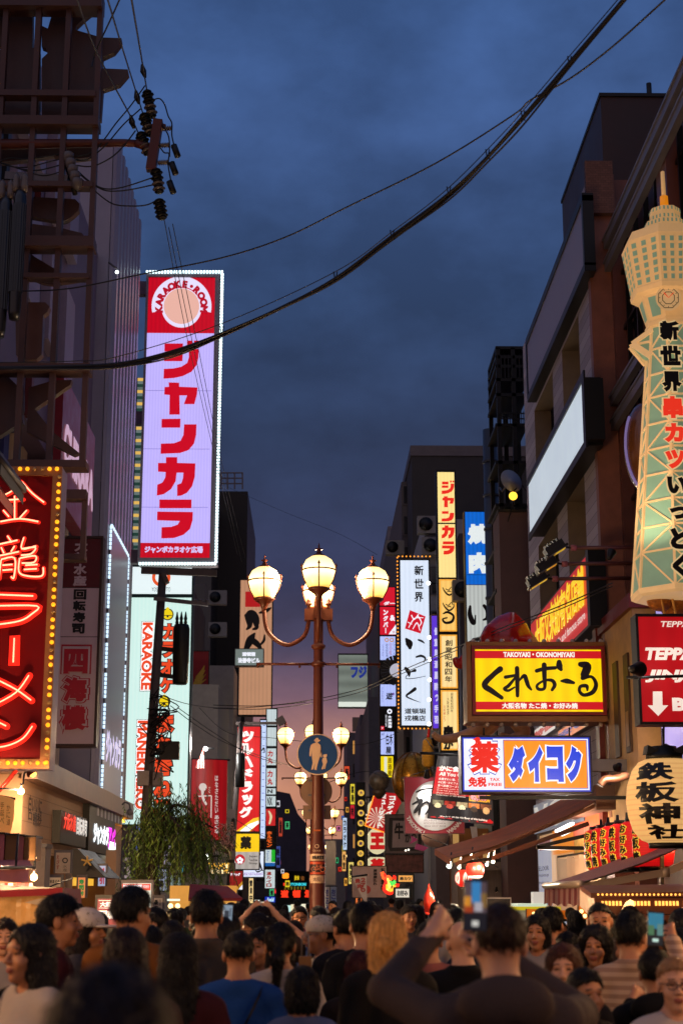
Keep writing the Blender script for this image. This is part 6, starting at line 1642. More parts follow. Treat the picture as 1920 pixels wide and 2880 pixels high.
m.prism([Vector((AXT-62*kt,Yt-.1,tz(915))),tip,Vector((AXT-70*kt,Yt-.1,tz(985)))],(0,.2,0),teal);obj('balcony',m,t)
m=MB();crm=lit('#e4c48c',.75);ltr=lit('#100b0c',.2);rdl=lit('#ea3420',.85)
for ch,u0,v0,u1,v1 in (('新',1851,902,1909,960),('世',1854,972,1913,1030),('界',1858,1044,1916,1104),('串',1861,1114,1919,1178),('カ',1864,1190,1922,1246),('ツ',1868,1264,1926,1320),('い',1873,1340,1930,1390),('っ',1880,1424,1934,1462),('と',1882,1484,1936,1546),('く',1888,1556,1936,1630)):
 vm=(v0+v1)/2;plq=PY(Yt-rb(vm)*kt-.07)
 text(m,plq,ch,u0-3,v0-3,u1+3,v1+3,crm,off=.0,bold=.15,depth=.01);text(m,plq,ch,u0+1,v0+1,u1-1,v1-1,rdl if ch in '串カツ' else ltr,off=.02,bold=.07,depth=.02)
obj('lettering',m,t)
m=MB();m.beam((AXT+.3,Yt,tz(1000)),(XR1+.3,Yt,tz(1000)),.15,.15,M_dark);m.beam((AXT+.3,Yt,tz(1500)),(XR1+.3,Yt,tz(1500)),.15,.15,M_dark);obj('wall_bracket',m,t)
t=thing('fried_skewer_model','giant brown crumbed skewer model hanging under the tower sign','sculpture',tuple(P(1880,1740,22)))
cr_=mat('brown_crumb','#9a5a1c',.7,var=.45,vscale=16.,bump=1.,bscale=22)
for k,(u,v,r) in enumerate(((1855,1690,.17),(1895,1705,.19),(1930,1690,.18))):
 m=MB();m.ball(P(u,v,22.1+.1*k),r,cr_,14,10,(1.15,1,.9));obj('fried_piece',m,t)
m=MB()
for a,b in (((1880,1640),(1905,1760)),((1850,1650),(1868,1730))):m.tube([P(*a,21.95),P(*b,21.95)],.018,paint('#c8924a',.6),6)
obj('stick',m,t)
t=thing('amber_mug_sculpture','big glossy amber dome with a lilac rim peeking out left of the tower sign','sculpture',tuple(P(1800,1390,24.5)))
m=MB();c=P(1815,1260,24.5);am=mat('amber_gloss','#5c3410',.12,spec=.8,var=.2);m.ball(c,.44,am,20,12,(.8,1,1.75));obj('bowl',m,t)
m=MB();m.tube([c+Vector((-.355*math.cos(R(a)),-.12,.77*math.sin(R(a)))) for a in range(-70,50,10)],.022,lit('#8a78b4',.5),8);obj('rim',m,t)
m=MB();m.beam(c+Vector((.3,0,.2)),(XR1+.2,24.5,c.z+.2),.1,.1,M_dark);obj('bracket',m,t)
# ================================================================ RED TEPPAN SIGN AND LAMPS
pl=PY(19)
t=thing('basement_bar_sign','red sign with cream italic restaurant words and a down arrow to the basement','sign',tuple(P(1950,2040,19)))
m=MB();cabinet(m,pl,1791,1728,2110,2038,.3,7,M_black);obj('cabinet',m,t)
m=MB();rect(m,pl,1799,1735,2103,2030,lit('#b60a14',.75,False,.08,1.4),0);crm=lit('#f2dfd0',.9)
text(m,pl,'TEPPANYAKI',1856,1748,2020,1764,crm,bold=.02,shear=.2);text(m,pl,'TEPPANYAKI',1812,1822,2092,1857,crm,bold=.05,shear=.2);text(m,pl,'JINJA',1812,1884,1965,1920,crm,bold=.05,shear=.2)
poly(m,pl,[(1834,1945),(1860,1945),(1861,1984),(1877,1984),(1849,2014),(1819,1984),(1834,1984)],crm,.012);text(m,pl,'B1F',1888,1963,1990,2000,crm,bold=.06)
obj('face',m,t)
m=MB();p=P(1850,2080,19.2);m.tube([P(1865,2040,19.2),P(1865,2105,19.2)],.012,M_black,6);one('hanging_chain',m,'short dark chain hanging from the red basement sign','chain')
spotlight(1796,1882,18.2,P(1990,1880,19.6),'black cone spotlight shining on the red basement sign',18,r=.085,ce=14)
m=MB();m.tube([P(1760,1906,18.3),P(1970,1900,18.3)],.018,M_black,6);one('steel_rail',m,'thin black rail carrying the cone spotlight across the red sign','rail')
# video screen glow on the front
t=thing('video_screen','bright lilac video screen strip seen behind the red basement sign','screen',(XR1-.1,24,3.6))
m=MB();m.box((XR1-.14,22.2,3.5),(XR1-.05,26.2,8.0),M_black);obj('cabinet',m,t);m=MB();m.face([(XR1-.15,22.3,3.6),(XR1-.15,26.1,3.6),(XR1-.15,26.1,7.9),(XR1-.15,22.3,7.9)],lit('#b4a8f0',.8,False,.5,1.6));obj('face',m,t)
# tan wall strip and red pier of the restaurant front, behind the red sign
t=thing('restaurant','tan and dark red restaurant front wall behind the yellow takoyaki sign','building',(5.7,28,0))
m=MB();m.box((5.35,29.6,2.9),(5.86,29.95,7.4),paint('#6a1c14',.5));m.box((5.45,26.6,3.0),(5.86,29.59,6.6),mat('tan_plaster','#b08a5c',.7,var=.25,vscale=2.));m.box((5.38,26.5,6.605),(5.86,29.59,6.85),paint('#6a1c14',.5));obj('wall',m,t)
m=MB();plx=PXp(5.45)
for y in (27.0,28.0):m.box((5.41,y,4.2),(5.448,y+.4,5.9),paint('#3c2412',.6))
m.face([(5.40,27.05,4.3),(5.40,27.3,4.3),(5.40,27.3,4.9),(5.40,27.05,4.9)],paint('#8a6a44'));obj('name_board',m,t)
# floodlights on long arms
for k,(u,v,ut,Yk,lb) in enumerate(((1562,1545,1604,27.0,'highest of the three long arms'),(1538,1590,1578,27.6,'middle of the three long arms'),(1512,1632,1552,28.2,'lowest of the three long arms'))):
 p,q=P(u,v,Yk),P(ut,v-4,Yk);t=thing('arm_floodlight','black floodlight reaching over the street on the %s' % lb,'floodlight',tuple(p),'floodlights on long arms')
 m=MB();m.tube([q,(5.9,Yk,q.z+.02)],.035,paint('#4a2420',.5),8);m.lathe([(.055,0),(.055,.1)],q,paint('#8a4a4a',.5),8,M=Matrix.Rotation(R(90),4,'Y'));m.tube([q,q+Vector((-.2,0,.03))],.02,M_black);obj('arm',m,t)
 m=MB();Mx=Matrix.Translation(p) @ Matrix.Rotation(R(-32),4,'Y');m.box((-.2,-.14,-.02),(.16,.14,.1),M_black,Mx);m.box((-.24,-.17,-.06),(.2,.17,-.021),M_black,Mx)
 for f in range(5):m.box((-.15+f*.06,-.12,.1),(-.13+f*.06,.12,.16),M_black,Mx)
 obj('lamp_head',m,t);m=MB();m.box((-.2,-.14,-.07),(.16,.14,-.061),mat('floodlight_glass','#4a4858',.1,spec=.9),Mx);obj('lens',m,t)
spotlight(1719,1553,21.,P(1890,1150,22),'small glowing amber floodlight beside the long floodlight arms',110,(1,.72,.42),100,.06,'#ffcf90',10,name='amber_floodlight')
spotlight(1735,2158,23.5,P(1600,2330,27),'glowing amber lamp on an elbow pipe above the red lanterns',220,(1,.7,.4),100,.065,'#ffcf80',10,name='amber_floodlight')
m=MB();m.tube([Vector(x) for x in catmull([P(1686,2208,24),P(1700,2192,24),P(1730,2190,24),P(1765,2180,24)],4)],.06,paint('#3a241c',.4),10);one('elbow_pipe',m,'dark elbow pipe holding the amber lamp above the red lanterns','pipe')
# ================================================================ LANTERNS
def subdiv(v,f,L):
 tris=[(v[a[0]],v[a[i]],v[a[i+1]]) for a in f for i in range(1,len(a)-1)]
 out=[]
 st=[tuple(np.array(p,float) for p in t3) for t3 in tris]
 while st:
  a,b,c=st.pop();e=[np.linalg.norm(a-b),np.linalg.norm(b-c),np.linalg.norm(c-a)];k=int(np.argmax(e))
  if e[k]<L:out.append((a,b,c));continue
  if k==0:mm=(a+b)/2;st += [(a,mm,c),(mm,b,c)]
  elif k==1:mm=(b+c)/2;st += [(a,b,mm),(a,mm,c)]
  else:mm=(c+a)/2;st += [(a,b,mm),(mm,b,c)]
 return out
def on_lantern(mb,ch,c,prof,lon0,lon1,z0,z1,mm,off,bold):
 """one character wrapped on a lantern: longitudes in degrees (270 faces the viewer), z in metres from c"""
 gv,gf=glyphs(ch,bold)
 if not len(gv):return
 lo,hi=gv[:,:2].min(0),gv[:,:2].max(0);q=gv[:,:2].copy();q=(q-lo)/(hi-lo)
 zs=[p[1] for p in prof];rs=[p[0] for p in prof]
 for tri in subdiv(q,gf,.22):
  pts=[]
  for x,y in tri:
   z=z0+(z1-z0)*y;a=R(lon0+(lon1-lon0)*x);r=np.interp(z,zs,rs)+off
   pts.append((c[0]+r*math.cos(a),c[1]+r*math.sin(a),c[2]+z))
  mb.face(pts,mm)
def ribbed(name,h,es,rings,n=26):
 m=mat(name,tuple(x*.6 for x in lin(h)),.6,emit=h,es=es,quiet=False);nt=m.node_tree;b=nt.nodes['Principled BSDF']
 co=nt.nodes.new('ShaderNodeTexCoord');w=nt.nodes.new('ShaderNodeTexWave');w.bands_direction='Z';w.inputs['Scale'].default_value=rings;w.inputs['Distortion'].default_value=0
 nt.links.new(co.outputs['Object'],w.inputs['Vector'])
 mr=nt.nodes.new('ShaderNodeMapRange');mr.inputs[1].default_value=0;mr.inputs[2].default_value=.22;mr.inputs[3].default_value=es*.66;mr.inputs[4].default_value=es
 nz_=nt.nodes.new('ShaderNodeTexNoise');nz_.inputs['Scale'].default_value=5;nt.links.new(co.outputs['Object'],nz_.inputs['Vector'])
 mx=nt.nodes.new('ShaderNodeMath');mx.operation='MULTIPLY_ADD';nt.links.new(nz_.outputs['Fac'],mx.inputs[0]);mx.inputs[1].default_value=es*.25
 nt.links.new(w.outputs['Fac'],mr.inputs[0]);nt.links.new(mr.outputs[0],mx.inputs[2]);nt.links.new(mx.outputs[0],b.inputs['Emission Strength']);return m
Yl=18.;t=thing('paper_lantern','large cream paper lantern with four black brush characters and black caps','lantern',tuple(P(1872,2380,Yl)))
c=P(1872,2254,Yl);s_=mpp(18.2)
prof=[(52*s_,-112*s_),(72*s_,-104*s_),(93*s_,-80*s_),(105*s_,-40*s_),(109*s_,0),(105*s_,42*s_),(90*s_,84*s_),(72*s_,106*s_),(54*s_,114*s_)]
m=MB();m.lathe(prof,c,ribbed('cream_lantern_paper','#e0ac68',.78,5.6),36)
for ch,a0,a1,v0,v1 in (('鉄',206,272,2152,2202),('板',209,276,2206,2262),('神',213,277,2263,2318),('社',222,288,2320,2358)):
 on_lantern(m,ch,c,prof,a0,a1,(2254-v1)*s_,(2254-v0)*s_,lit('#120c0a',.15),.008,.045)
obj('shade',m,t)
m=MB();m.lathe([(.001,-126*s_),(52*s_,-126*s_),(54*s_,-112*s_)],c,M_black,24);obj('cap',m,t);m=MB();m.lathe([(50*s_,113*s_),(50*s_,128*s_),(38*s_,134*s_),(34*s_,150*s_),(.001,152*s_)],c,M_black,24)
for q in (-1,1):m.prism([c+Vector((q*.0,-.12,134*s_)),c+Vector((q*.22,-.12,128*s_)),c+Vector((q*.2,-.12,152*s_)),c+Vector((q*.12,-.12,142*s_)),c+Vector((0,-.12,156*s_))],(0,.24,0),M_black)
m.tube([c+Vector((0,0,150*s_)),c+Vector((0,0,200*s_))],.014,M_black);obj('cap',m,t)
redl=ribbed('red_lantern_paper','#d01014',.62,9.)
def red_lantern(p,label,ch):
 t=thing('red_lantern',label,'lantern',tuple(p),'red lanterns in a row')
 prof=[(.20,.02),(.27,.06),(.295,.2),(.295,.5),(.27,.64),(.20,.68)]
 m=MB();m.lathe(prof,p,redl,24)
 yk=lit('#f0c040',.8);kk=lit('#140808',.15)
 for i,c_ in enumerate(ch):
  z1=.64-i*.6/len(ch);z0=z1-.56/len(ch)
  on_lantern(m,c_,p,prof,188,222,z0,z1,yk,.008,.10);on_lantern(m,c_,p,prof,191,219,z0+.012,z1-.012,kk,.018,.05)
 obj('shade',m,t)
 m=MB();m.lathe([(.001,-.03),(.2,-.03),(.21,.03)],p,M_black,18);obj('cap',m,t);m=MB();m.lathe([(.21,.67),(.2,.73),(.03,.735),(.02,.85)],p,M_black,18);obj('cap',m,t)
for k,(u,Yk,lb,ch) in enumerate(((1694,26.6,'red lantern with yellow edged characters, farthest of the row','お好み焼'),(1714,25.9,'second red lantern from the far end of the row','鉄板焼'),(1741,25.1,'red lantern, third from the far end of the row','お好み焼'),(1768,24.3,'fourth red lantern, half behind the cream paper lantern','鉄板焼'),(1800,23.5,'fifth red lantern, below the edge of the cream paper lantern','お好み焼'),(1838,22.7,'red lantern, nearest of the row, over the maroon awning','鉄板焼'))):
 red_lantern(P(u,2452-k*2,Yk),lb,ch)
m=MB();m.beam(P(1672,2330,26.9),P(1900,2300,22),.06,.08,M_black);m.beam(P(1860,2300,22.4),P(1860,2560,22.4),.05,.05,M_black)
one('steel_rail',m,'black rail above the row of red lanterns','rail')
# round red lamps further on
for u,v,r,Yk,lb in ((1335,2446,25,30,'glowing red ball lantern with a hot bright spot under the orange awning'),(1303,2470,24,31,'red and white swirled ball lantern left of the glowing red one')):
 t=thing('ball_lantern',lb,'lantern',tuple(P(u,v+r,Yk)));m=MB();c=P(u,v,Yk);rr_=r*mpp(Yk)
 m.lathe([(rr_*.4,-rr_*.97),(rr_*.8,-rr_*.68),(rr_,-.05),(rr_,.05),(rr_*.8,rr_*.65),(rr_*.4,rr_*.95)],c,lit('#e8281c',.9,False),20)
 prof=[(rr_*.4,-rr_*.97),(rr_*.8,-rr_*.68),(rr_,-.05),(rr_,.05),(rr_*.8,rr_*.65),(rr_*.4,rr_*.95)]
 wh=lit('#f4dcc8',1.1)
 for q in ((200,240),(262,300)) if 'swirl' in lb else ():on_lantern(m,'の',c,prof,q[0],q[1],-rr_*.7,rr_*.7,wh,.01,.07)
 if 'hot' in lb:m.lathe([(rr_*.45,-rr_*1.0),(rr_*.85,-rr_*.72),(rr_*.8,-rr_*.66)],c,wh,20)
 obj('shade',m,t);m=MB();m.lathe([(rr_*.42,-rr_*.96),(rr_*.4,-rr_*1.1),(.01,-rr_*1.1)],c,M_black,14);obj('cap',m,t);m=MB();m.lathe([(rr_*.42,rr_*.94),(rr_*.3,rr_*1.1),(.015,rr_*1.12),(.012,rr_*1.7)],c,M_black,14);obj('cap',m,t)
for k,(u,v,r,lb) in enumerate(((1322,2421,.07,'right above the glowing red ball lantern'),(1262,2436,.075,'left of the ball lanterns'),(1290,2440,.05,'over the swirled ball lantern'),(1385,2424,.05,'right end of the awning clip lamps'),(1368,2432,.05,'second from the right under the orange awning'))):
 p=P(u,v,29.5+.1*k);m=MB();r *= .6;m.lathe([(.01,-r),(r,-r*.6),(r,r*.2),(r*.5,r*1.4),(r*.4,r*2)],p,lit('#e8f4ea',3,False),10,M=Matrix.Rotation(R(20),4,'Y'));m.tube([p+Vector((0,0,r)),p+Vector((.05,0,.25))],.015,M_grey,5)
 cl=one('clip_lamp',m,'small white clip lamp, %s' % lb,'lamp','clip lamps under the orange awning')
 if k in (0,3):L=bpy.data.lights.new('clip_light','POINT');L.energy=260;L.color=(1,.8,.55);L.shadow_soft_size=.08;o=bpy.data.objects.new('clip_light',L);COL.objects.link(o);o.parent=cl;o.location=(-.05,-.15,.05)
# ================================================================ AWNINGS AND SHOP FRONTS, RIGHT
t=thing('orange_awning','folded out orange awning sloping from the pharmacy down over the street','awning',tuple(P(1480,2400,29)))
A,B=P(1690,2243,28.9),P(1266,2414,28.9);dY=Vector((0,3.6,.27))
m=MB();org=mat('orange_awning_cloth','#d07c4c',.7,var=.2,vscale=2.,bump=.2,bscale=12)
N=8
for i in range(N):
 p,q=A.lerp(B,i/N),A.lerp(B,(i+1)/N);sg=lambda s:-.12*math.sin(math.pi*s)
 p=p+Vector((0,0,sg(i/N)));q=q+Vector((0,0,sg((i+1)/N)))
 m.face([p,q,q+dY,p+dY],org);m.face([p-Vector((0,0,.02)),q-Vector((0,0,.02)),q+dY-Vector((0,0,.02)),p+dY-Vector((0,0,.02))],mat('orange_awning_under','#c08a60',.7))
m.prism([B,B+Vector((0,0,-.12)),B+dY+Vector((0,0,-.12)),B+dY],(-.015,0,0),org);obj('cloth',m,t)
m=MB();m.beam(A+Vector((0,.1,-.1)),B+Vector((.1,.1,-.1)),.05,.07,paint('#8a5a40',.5));m.beam(A+Vector((-.2,.3,-.45)),A.lerp(B,.72)+Vector((0,.3,-.30)),.06,.08,paint('#5a3424',.5));m.beam(A.lerp(B,.72)+Vector((0,.3,-.30)),B+Vector((.15,.2,-.08)),.05,.06,M_black);obj('frame_arm',m,t)
m=MB();m.box((A.x-.12,28.8,A.z-.22),(5.46,32.6,A.z+.22),paint('#6a4838',.5));obj('case',m,t)
t=thing('maroon_awning','maroon striped awning with a hanging valance over the stall by the red lanterns','awning',tuple(P(1575,2545,22)))
def stripes(name,c1,c2,sc,ax='Y'):
 m=mat(name,c1,.75);nt=m.node_tree;b=nt.nodes['Principled BSDF'];co=nt.nodes.new('ShaderNodeTexCoord');w=nt.nodes.new('ShaderNodeTexWave');w.bands_direction=ax;w.inputs['Scale'].default_value=sc
 nt.links.new(co.outputs['Object'],w.inputs['Vector']);cr=nt.nodes.new('ShaderNodeValToRGB');e=cr.color_ramp.elements;cr.color_ramp.interpolation='CONSTANT'
 e[0].color=(*lin(c1),1);e[1].position=.5;e[1].color=(*lin(c2),1);nt.links.new(w.outputs['Fac'],cr.inputs[0]);nt.links.new(cr.outputs[0],b.inputs['Base Color']);return m
mar=stripes('maroon_striped_cloth','#6e2a2c','#93685c',1.35)
xt,y0,y1=3.5,20.9,24.1;zt_=P(1622,2480,y0).z;xw,zw=5.8,P(1920,2362,y0).z+.45
m=MB();N=6
for i in range(N):
 s0,s1=i/N,(i+1)/N;q=lambda s:(xt+(xw-xt)*s,zt_+(zw-zt_)*s-.1*math.sin(math.pi*s))
 (xa,za),(xb,zb_)=q(s0),q(s1);m.face([(xa,y0,za),(xb,y0,zb_),(xb,y1,zb_),(xa,y1,za)],mar);m.face([(xa,y0,za-.02),(xb,y0,zb_-.02),(xb,y1,zb_-.02),(xa,y1,za-.02)],mat('awning_underside','#b08a64',.7))
obj('cloth',m,t)
m=MB();n=40;zv=zt_-.30
for i in range(n):
 ya,yb=y0+(y1-y0)*i/n,y0+(y1-y0)*(i+1)/n;f=lambda y:xt-.045+.012*math.sin(y*14)
 m.face([(f(ya),ya,zt_-.06),(f(yb),yb,zt_-.06),(f(yb)-.01,yb,zv+.02*math.sin(yb*9)),(f(ya)-.01,ya,zv+.02*math.sin(ya*9))],mar)
obj('valance',m,t)
m=MB();crm_=mat('cream_awning_rail','#b09a84',.35,.3);m.tube([(xt-.04,y0-.03,zt_-.03),(xt-.04,y1+.03,zt_-.03)],.05,crm_,10);m.beam((xt,y0+.05,zt_-.06),(xt+1.1,y0+.15,zt_+.12),.07,.09,crm_);m.beam((xt+1.1,y0+.15,zt_+.12),(xw,y0+.1,zt_+.62),.07,.09,crm_);m.lathe([(.06,-.06),(.06,.06)],(xt+1.1,y0+.15,zt_+.12),crm_,10);obj('frame_arm',m,t)
t=thing('awning_lamp','warm lamp bar glowing under the maroon awning','lamp',(5.2,22,2.6));m=MB();m.box((5.15,21.3,2.50),(5.25,22.7,2.54),lit('#ffc070',14,False));m.box((5.13,21.25,2.541),(5.27,22.75,2.6),M_dark);obj('tube',m,t)
L=bpy.data.lights.new('tube_light','AREA');L.shape='RECTANGLE';L.size=.1;L.size_y=1.4;L.energy=160;L.color=(1,.66,.36);o=bpy.data.objects.new('tube_light',L);COL.objects.link(o);o.parent=t;o.location=(0,0,-.15);o.rotation_euler=(0,R(160),0)
# cosmetics / pharmacy shop front on the brick building
t=thing('cosmetics_shop','bright shop front with fluorescent tubes, orange wall posters and a beige curtain','shop',(5.4,34,0))
ya,yb=31.2,38.6;crw=lit('#c8a480',.35,False,.2,.8)
m=MB();m.box((5.42,yb,.0),(5.499,yb+.3,3.4),paint('#8a7a6a'));m.face([(5.44,ya,.1),(5.44,yb,.1),(5.44,yb,3.2),(5.44,ya,3.2)],mat('cream_shop_wall','#c8b49a',.6,var=.1,emit='#c89a6a',es=.6));obj('back_wall',m,t)  # wall glows to imitate the tube light on it
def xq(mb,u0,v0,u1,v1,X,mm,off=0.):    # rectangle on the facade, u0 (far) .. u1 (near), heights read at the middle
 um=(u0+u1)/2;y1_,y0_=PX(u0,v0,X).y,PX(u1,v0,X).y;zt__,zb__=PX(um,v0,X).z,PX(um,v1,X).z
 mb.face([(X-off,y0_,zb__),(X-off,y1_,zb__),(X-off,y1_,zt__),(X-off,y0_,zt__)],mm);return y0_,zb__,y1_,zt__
m=MB();xq(m,1552,2330,1612,2400,5.40,lit('#f08c1c',.7,False));xq(m,1609,2300,1640,2400,5.39,mat('orange_poster','#b8481c',.5,var=.4,vscale=5.,emit='#b83c10',es=.5));xq(m,1640,2282,1692,2345,5.38,mat('orange_poster_b','#b8481c',.5,var=.3,vscale=4.,emit='#c04410',es=.5));xq(m,1612,2345,1676,2402,5.37,mat('yellow_leaflets','#a8823a',.5,var=.6,vscale=9.,emit='#a87830',es=.5));obj('wall_poster',m,t)  # posters glow to imitate shop light falling on them
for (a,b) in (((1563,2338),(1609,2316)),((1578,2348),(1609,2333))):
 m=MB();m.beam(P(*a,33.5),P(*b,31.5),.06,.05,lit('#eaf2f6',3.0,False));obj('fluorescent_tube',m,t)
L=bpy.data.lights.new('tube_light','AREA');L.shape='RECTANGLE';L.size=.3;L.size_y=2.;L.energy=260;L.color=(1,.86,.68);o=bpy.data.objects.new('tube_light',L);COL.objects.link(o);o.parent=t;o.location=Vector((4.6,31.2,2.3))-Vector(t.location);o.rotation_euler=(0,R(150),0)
m=MB();n=30;cur=mat('beige_curtain','#b09c88',.8,emit='#a8805c',es=.35)  # curtain's faint emission imitates shop light
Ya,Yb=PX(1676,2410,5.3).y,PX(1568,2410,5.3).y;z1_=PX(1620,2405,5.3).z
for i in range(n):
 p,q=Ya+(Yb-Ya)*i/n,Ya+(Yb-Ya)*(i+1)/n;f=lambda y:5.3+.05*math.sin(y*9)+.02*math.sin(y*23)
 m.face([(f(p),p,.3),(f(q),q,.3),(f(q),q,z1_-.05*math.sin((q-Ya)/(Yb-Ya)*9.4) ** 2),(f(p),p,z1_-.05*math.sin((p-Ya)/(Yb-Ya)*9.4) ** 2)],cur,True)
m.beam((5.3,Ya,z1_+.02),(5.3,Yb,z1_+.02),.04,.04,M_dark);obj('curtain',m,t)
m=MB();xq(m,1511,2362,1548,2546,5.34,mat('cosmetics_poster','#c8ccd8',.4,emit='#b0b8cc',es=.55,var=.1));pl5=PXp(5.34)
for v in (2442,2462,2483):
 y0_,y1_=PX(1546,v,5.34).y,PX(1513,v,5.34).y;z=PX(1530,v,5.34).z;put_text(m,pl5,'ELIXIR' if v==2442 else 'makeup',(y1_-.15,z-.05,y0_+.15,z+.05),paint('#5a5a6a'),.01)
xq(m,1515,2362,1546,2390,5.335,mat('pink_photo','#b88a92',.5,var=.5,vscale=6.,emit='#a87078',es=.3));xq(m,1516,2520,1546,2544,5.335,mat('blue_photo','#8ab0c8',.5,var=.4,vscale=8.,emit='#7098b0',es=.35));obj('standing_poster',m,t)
m=MB();m.beam(P(1508,2384,30),P(1690,2386,30),.06,.07,M_black);m.beam(P(1508,2382,30),P(1690,2340,30),.06,.07,M_black);m.beam(P(1657,2348,30),P(1657,2386,30),.05,.05,M_black)
one('triangle_bracket',m,'black triangular steel bracket in front of the cosmetics shop','bracket')
pl=PY(44)
t=thing('shuttered_shop','grey brown shuttered shop front with a downlight under the orange awning','building',tuple(P(1370,2600,44)))
m=MB();p,q=P(1285,2424,44),P(1462,2424,44);gs=mat('grey_brown_timber','#6e5e54',.6,var=.25,stretch=(14,1,.6),vscale=2.);m.box((p.x,44.05,0),(q.x,46,p.z),gs);m.box((p.x,43.9,p.z-.22),(q.x,44.048,p.z),paint('#7c6c60'));m.box((q.x,43.7,0),(P(1510,2380,44).x,46,P(1500,2330,44).z),paint('#7a6a5c'));obj('wall',m,t)
m=MB();m.box((q.x+.1,43.6,0),(q.x+.4,43.698,P(1480,2440,44).z),M_black);obj('door',m,t)
m=MB();a_,b_=P(1455,2424,43.5),P(1492,2396,43.5);m.box((a_.x,43.45,a_.z),(b_.x,43.69,b_.z),M_black);m.beam(Vector((a_.x,43.42,a_.z-.02)),Vector((b_.x,43.42,a_.z+.1)),.05,.05,lit('#eef4ff',3,False));obj('light_fixture',m,t)
spotlight(1395,2505,43.6,P(1395,2600,44),'small warm downlight on the grey shuttered front',12,(1,.75,.5),110,.05,'#ffcf90',5,name='downlight')
m=MB();pl=PY(36);rect(m,pl,1366,2524,1437,2562,paint('#c8c4bc',.5),0);poly(m,pl,[(1369,2528),(1434,2528),(1433,2560),(1369,2560)],mat('dark_photo','#2a2826',.4,var=.9,vscale=9.),.01);p,q=P(1366,2562,36),P(1437,2524,36);m.box((p.x,36.01,p.z),(q.x,36.05,q.z),M_dark);one('framed_photo',m,'dark photo board in a white frame above the crowd','board')
t=thing('cosmetics_counter','white and yellow lit sales counter with a small white box on top','counter',tuple(P(1505,2600,27)))
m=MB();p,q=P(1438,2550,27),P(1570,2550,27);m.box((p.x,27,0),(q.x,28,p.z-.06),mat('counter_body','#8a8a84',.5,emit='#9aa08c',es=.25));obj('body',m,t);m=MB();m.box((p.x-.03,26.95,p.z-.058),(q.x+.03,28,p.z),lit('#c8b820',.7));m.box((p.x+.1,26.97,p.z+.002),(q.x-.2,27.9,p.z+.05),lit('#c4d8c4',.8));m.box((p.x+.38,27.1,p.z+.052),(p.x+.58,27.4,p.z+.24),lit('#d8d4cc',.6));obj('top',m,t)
# arrow sign
pl=PY(22)
t=thing('arrow_bulb_sign','orange arrow shaped sign with round bulbs pointing right over the crowd','sign',tuple(P(1570,2640,22)))
m=MB();org_=lit('#d06a14',.65,False,.15,3);out=[(1480,2556),(1626,2562),(1626,2544),(1664,2585),(1480,2583)]
m.prism([pl.pt(u,v,0) for u,v in out],(0,.12,0),org_,M_dark);obj('board',m,t)
me_a=bulbmesh('bulb',lit('#ffd890',2.5,False),.028)
for u,v in ((1500,2570),(1530,2572),(1558,2573),(1574,2573),(1597,2572),(1621,2575),(1633,2563),(1643,2576)):
 o=bpy.data.objects.new('bulb',me_a);COL.objects.link(o);o.parent=t;o.location=pl.pt(u,v,.02)-t.location
m=MB();p,q=P(1578,2640,22),P(1640,2590,22);m.box((p.x-.04,22.01,p.z-1.2),(q.x+.04,22.1,q.z+.03),M_black);rect(m,pl,1580,2592,1638,2644,lit('#b8c4d8',.75,False),.0);text(m,pl,'お品書',1592,2606,1636,2622,lit('#1c1c24',.2),bold=.07);obj('menu_panel',m,t)
# wooden eave stall at the right edge
t=thing('wooden_eave_stall','food stall with a lamp lit wooden eave and dim photo menu at the right edge','stall',tuple(P(1850,2720,16.5)))
Ys_=16.5;wood=mat('stall_timber','#7a3c18',.5,var=.25,stretch=(1,1,6))
a_,b_=P(1672,2520,Ys_),P(2050,2515,Ys_)
m=MB();m.box((a_.x,Ys_,a_.z-.18),(b_.x,Ys_+.06,a_.z-.02),wood);m.prism([a_+Vector((-.06,-.1,-.02)),a_+Vector((0,.9,.06)),b_+Vector((0,.9,.06)),b_+Vector((0,-.1,-.02))],(0,0,.05),wood)
m.box((a_.x-.02,Ys_-.04,a_.z-.24),(b_.x,Ys_+.1,a_.z-.19),wood);obj('eave',m,t)
m=MB();lp=lit('#ffb450',2.0,False)
for k in range(34):
 u=1690+k*10;p=P(u,2540,Ys_)
 if k % 8==6:continue
 m.box((p.x,Ys_-.012,p.z-.025),(p.x+.022,Ys_-.002,p.z+.02),lp)
for k in range(26):p=P(1676+k*12,2516,Ys_);m.ball(p+Vector((0,-.1,.0)),.012,lp,6,4)
obj('lamp_strip',m,t)
m=MB();m.box((a_.x+.3,Ys_+1.2,0),(b_.x,Ys_+1.26,a_.z+.1),paint('#2a1a10',.6));m.box((a_.x+.3,Ys_+.1,0),(a_.x+.42,Ys_+.22,a_.z-.2),wood);m.box((a_.x+.3,Ys_+.05,0),(b_.x,Ys_+.8,.95),paint('#5a2c14',.5));obj('body',m,t)
m=MB();pl=PY(Ys_+.9)
m.box((P(1822,2570,Ys_).x,Ys_+.902,1.0),(b_.x,Ys_+.95,a_.z-.2),paint('#3a2010',.5))
for i in range(5):
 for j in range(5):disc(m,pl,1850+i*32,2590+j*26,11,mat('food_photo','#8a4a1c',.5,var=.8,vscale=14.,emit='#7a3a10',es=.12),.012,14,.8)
obj('photo_menu',m,t)
m=MB();pl=PY(Ys_+1.0)
for i in range(7):
 for j in range(3):rect(m,pl,1712+i*15,2572+j*28,1724+i*15,2597+j*28,mat('leaflet_%d' % ((i*3+j) % 5),('#8a7a5a','#a88a6a','#6a5a62','#9a6a4a','#786a50')[(i*3+j) % 5],.5,var=.6,vscale=20.,emit=('#8a7a4a','#a8805a','#6a5052','#9a6040','#78684a')[(i*3+j) % 5],es=.25),.01)
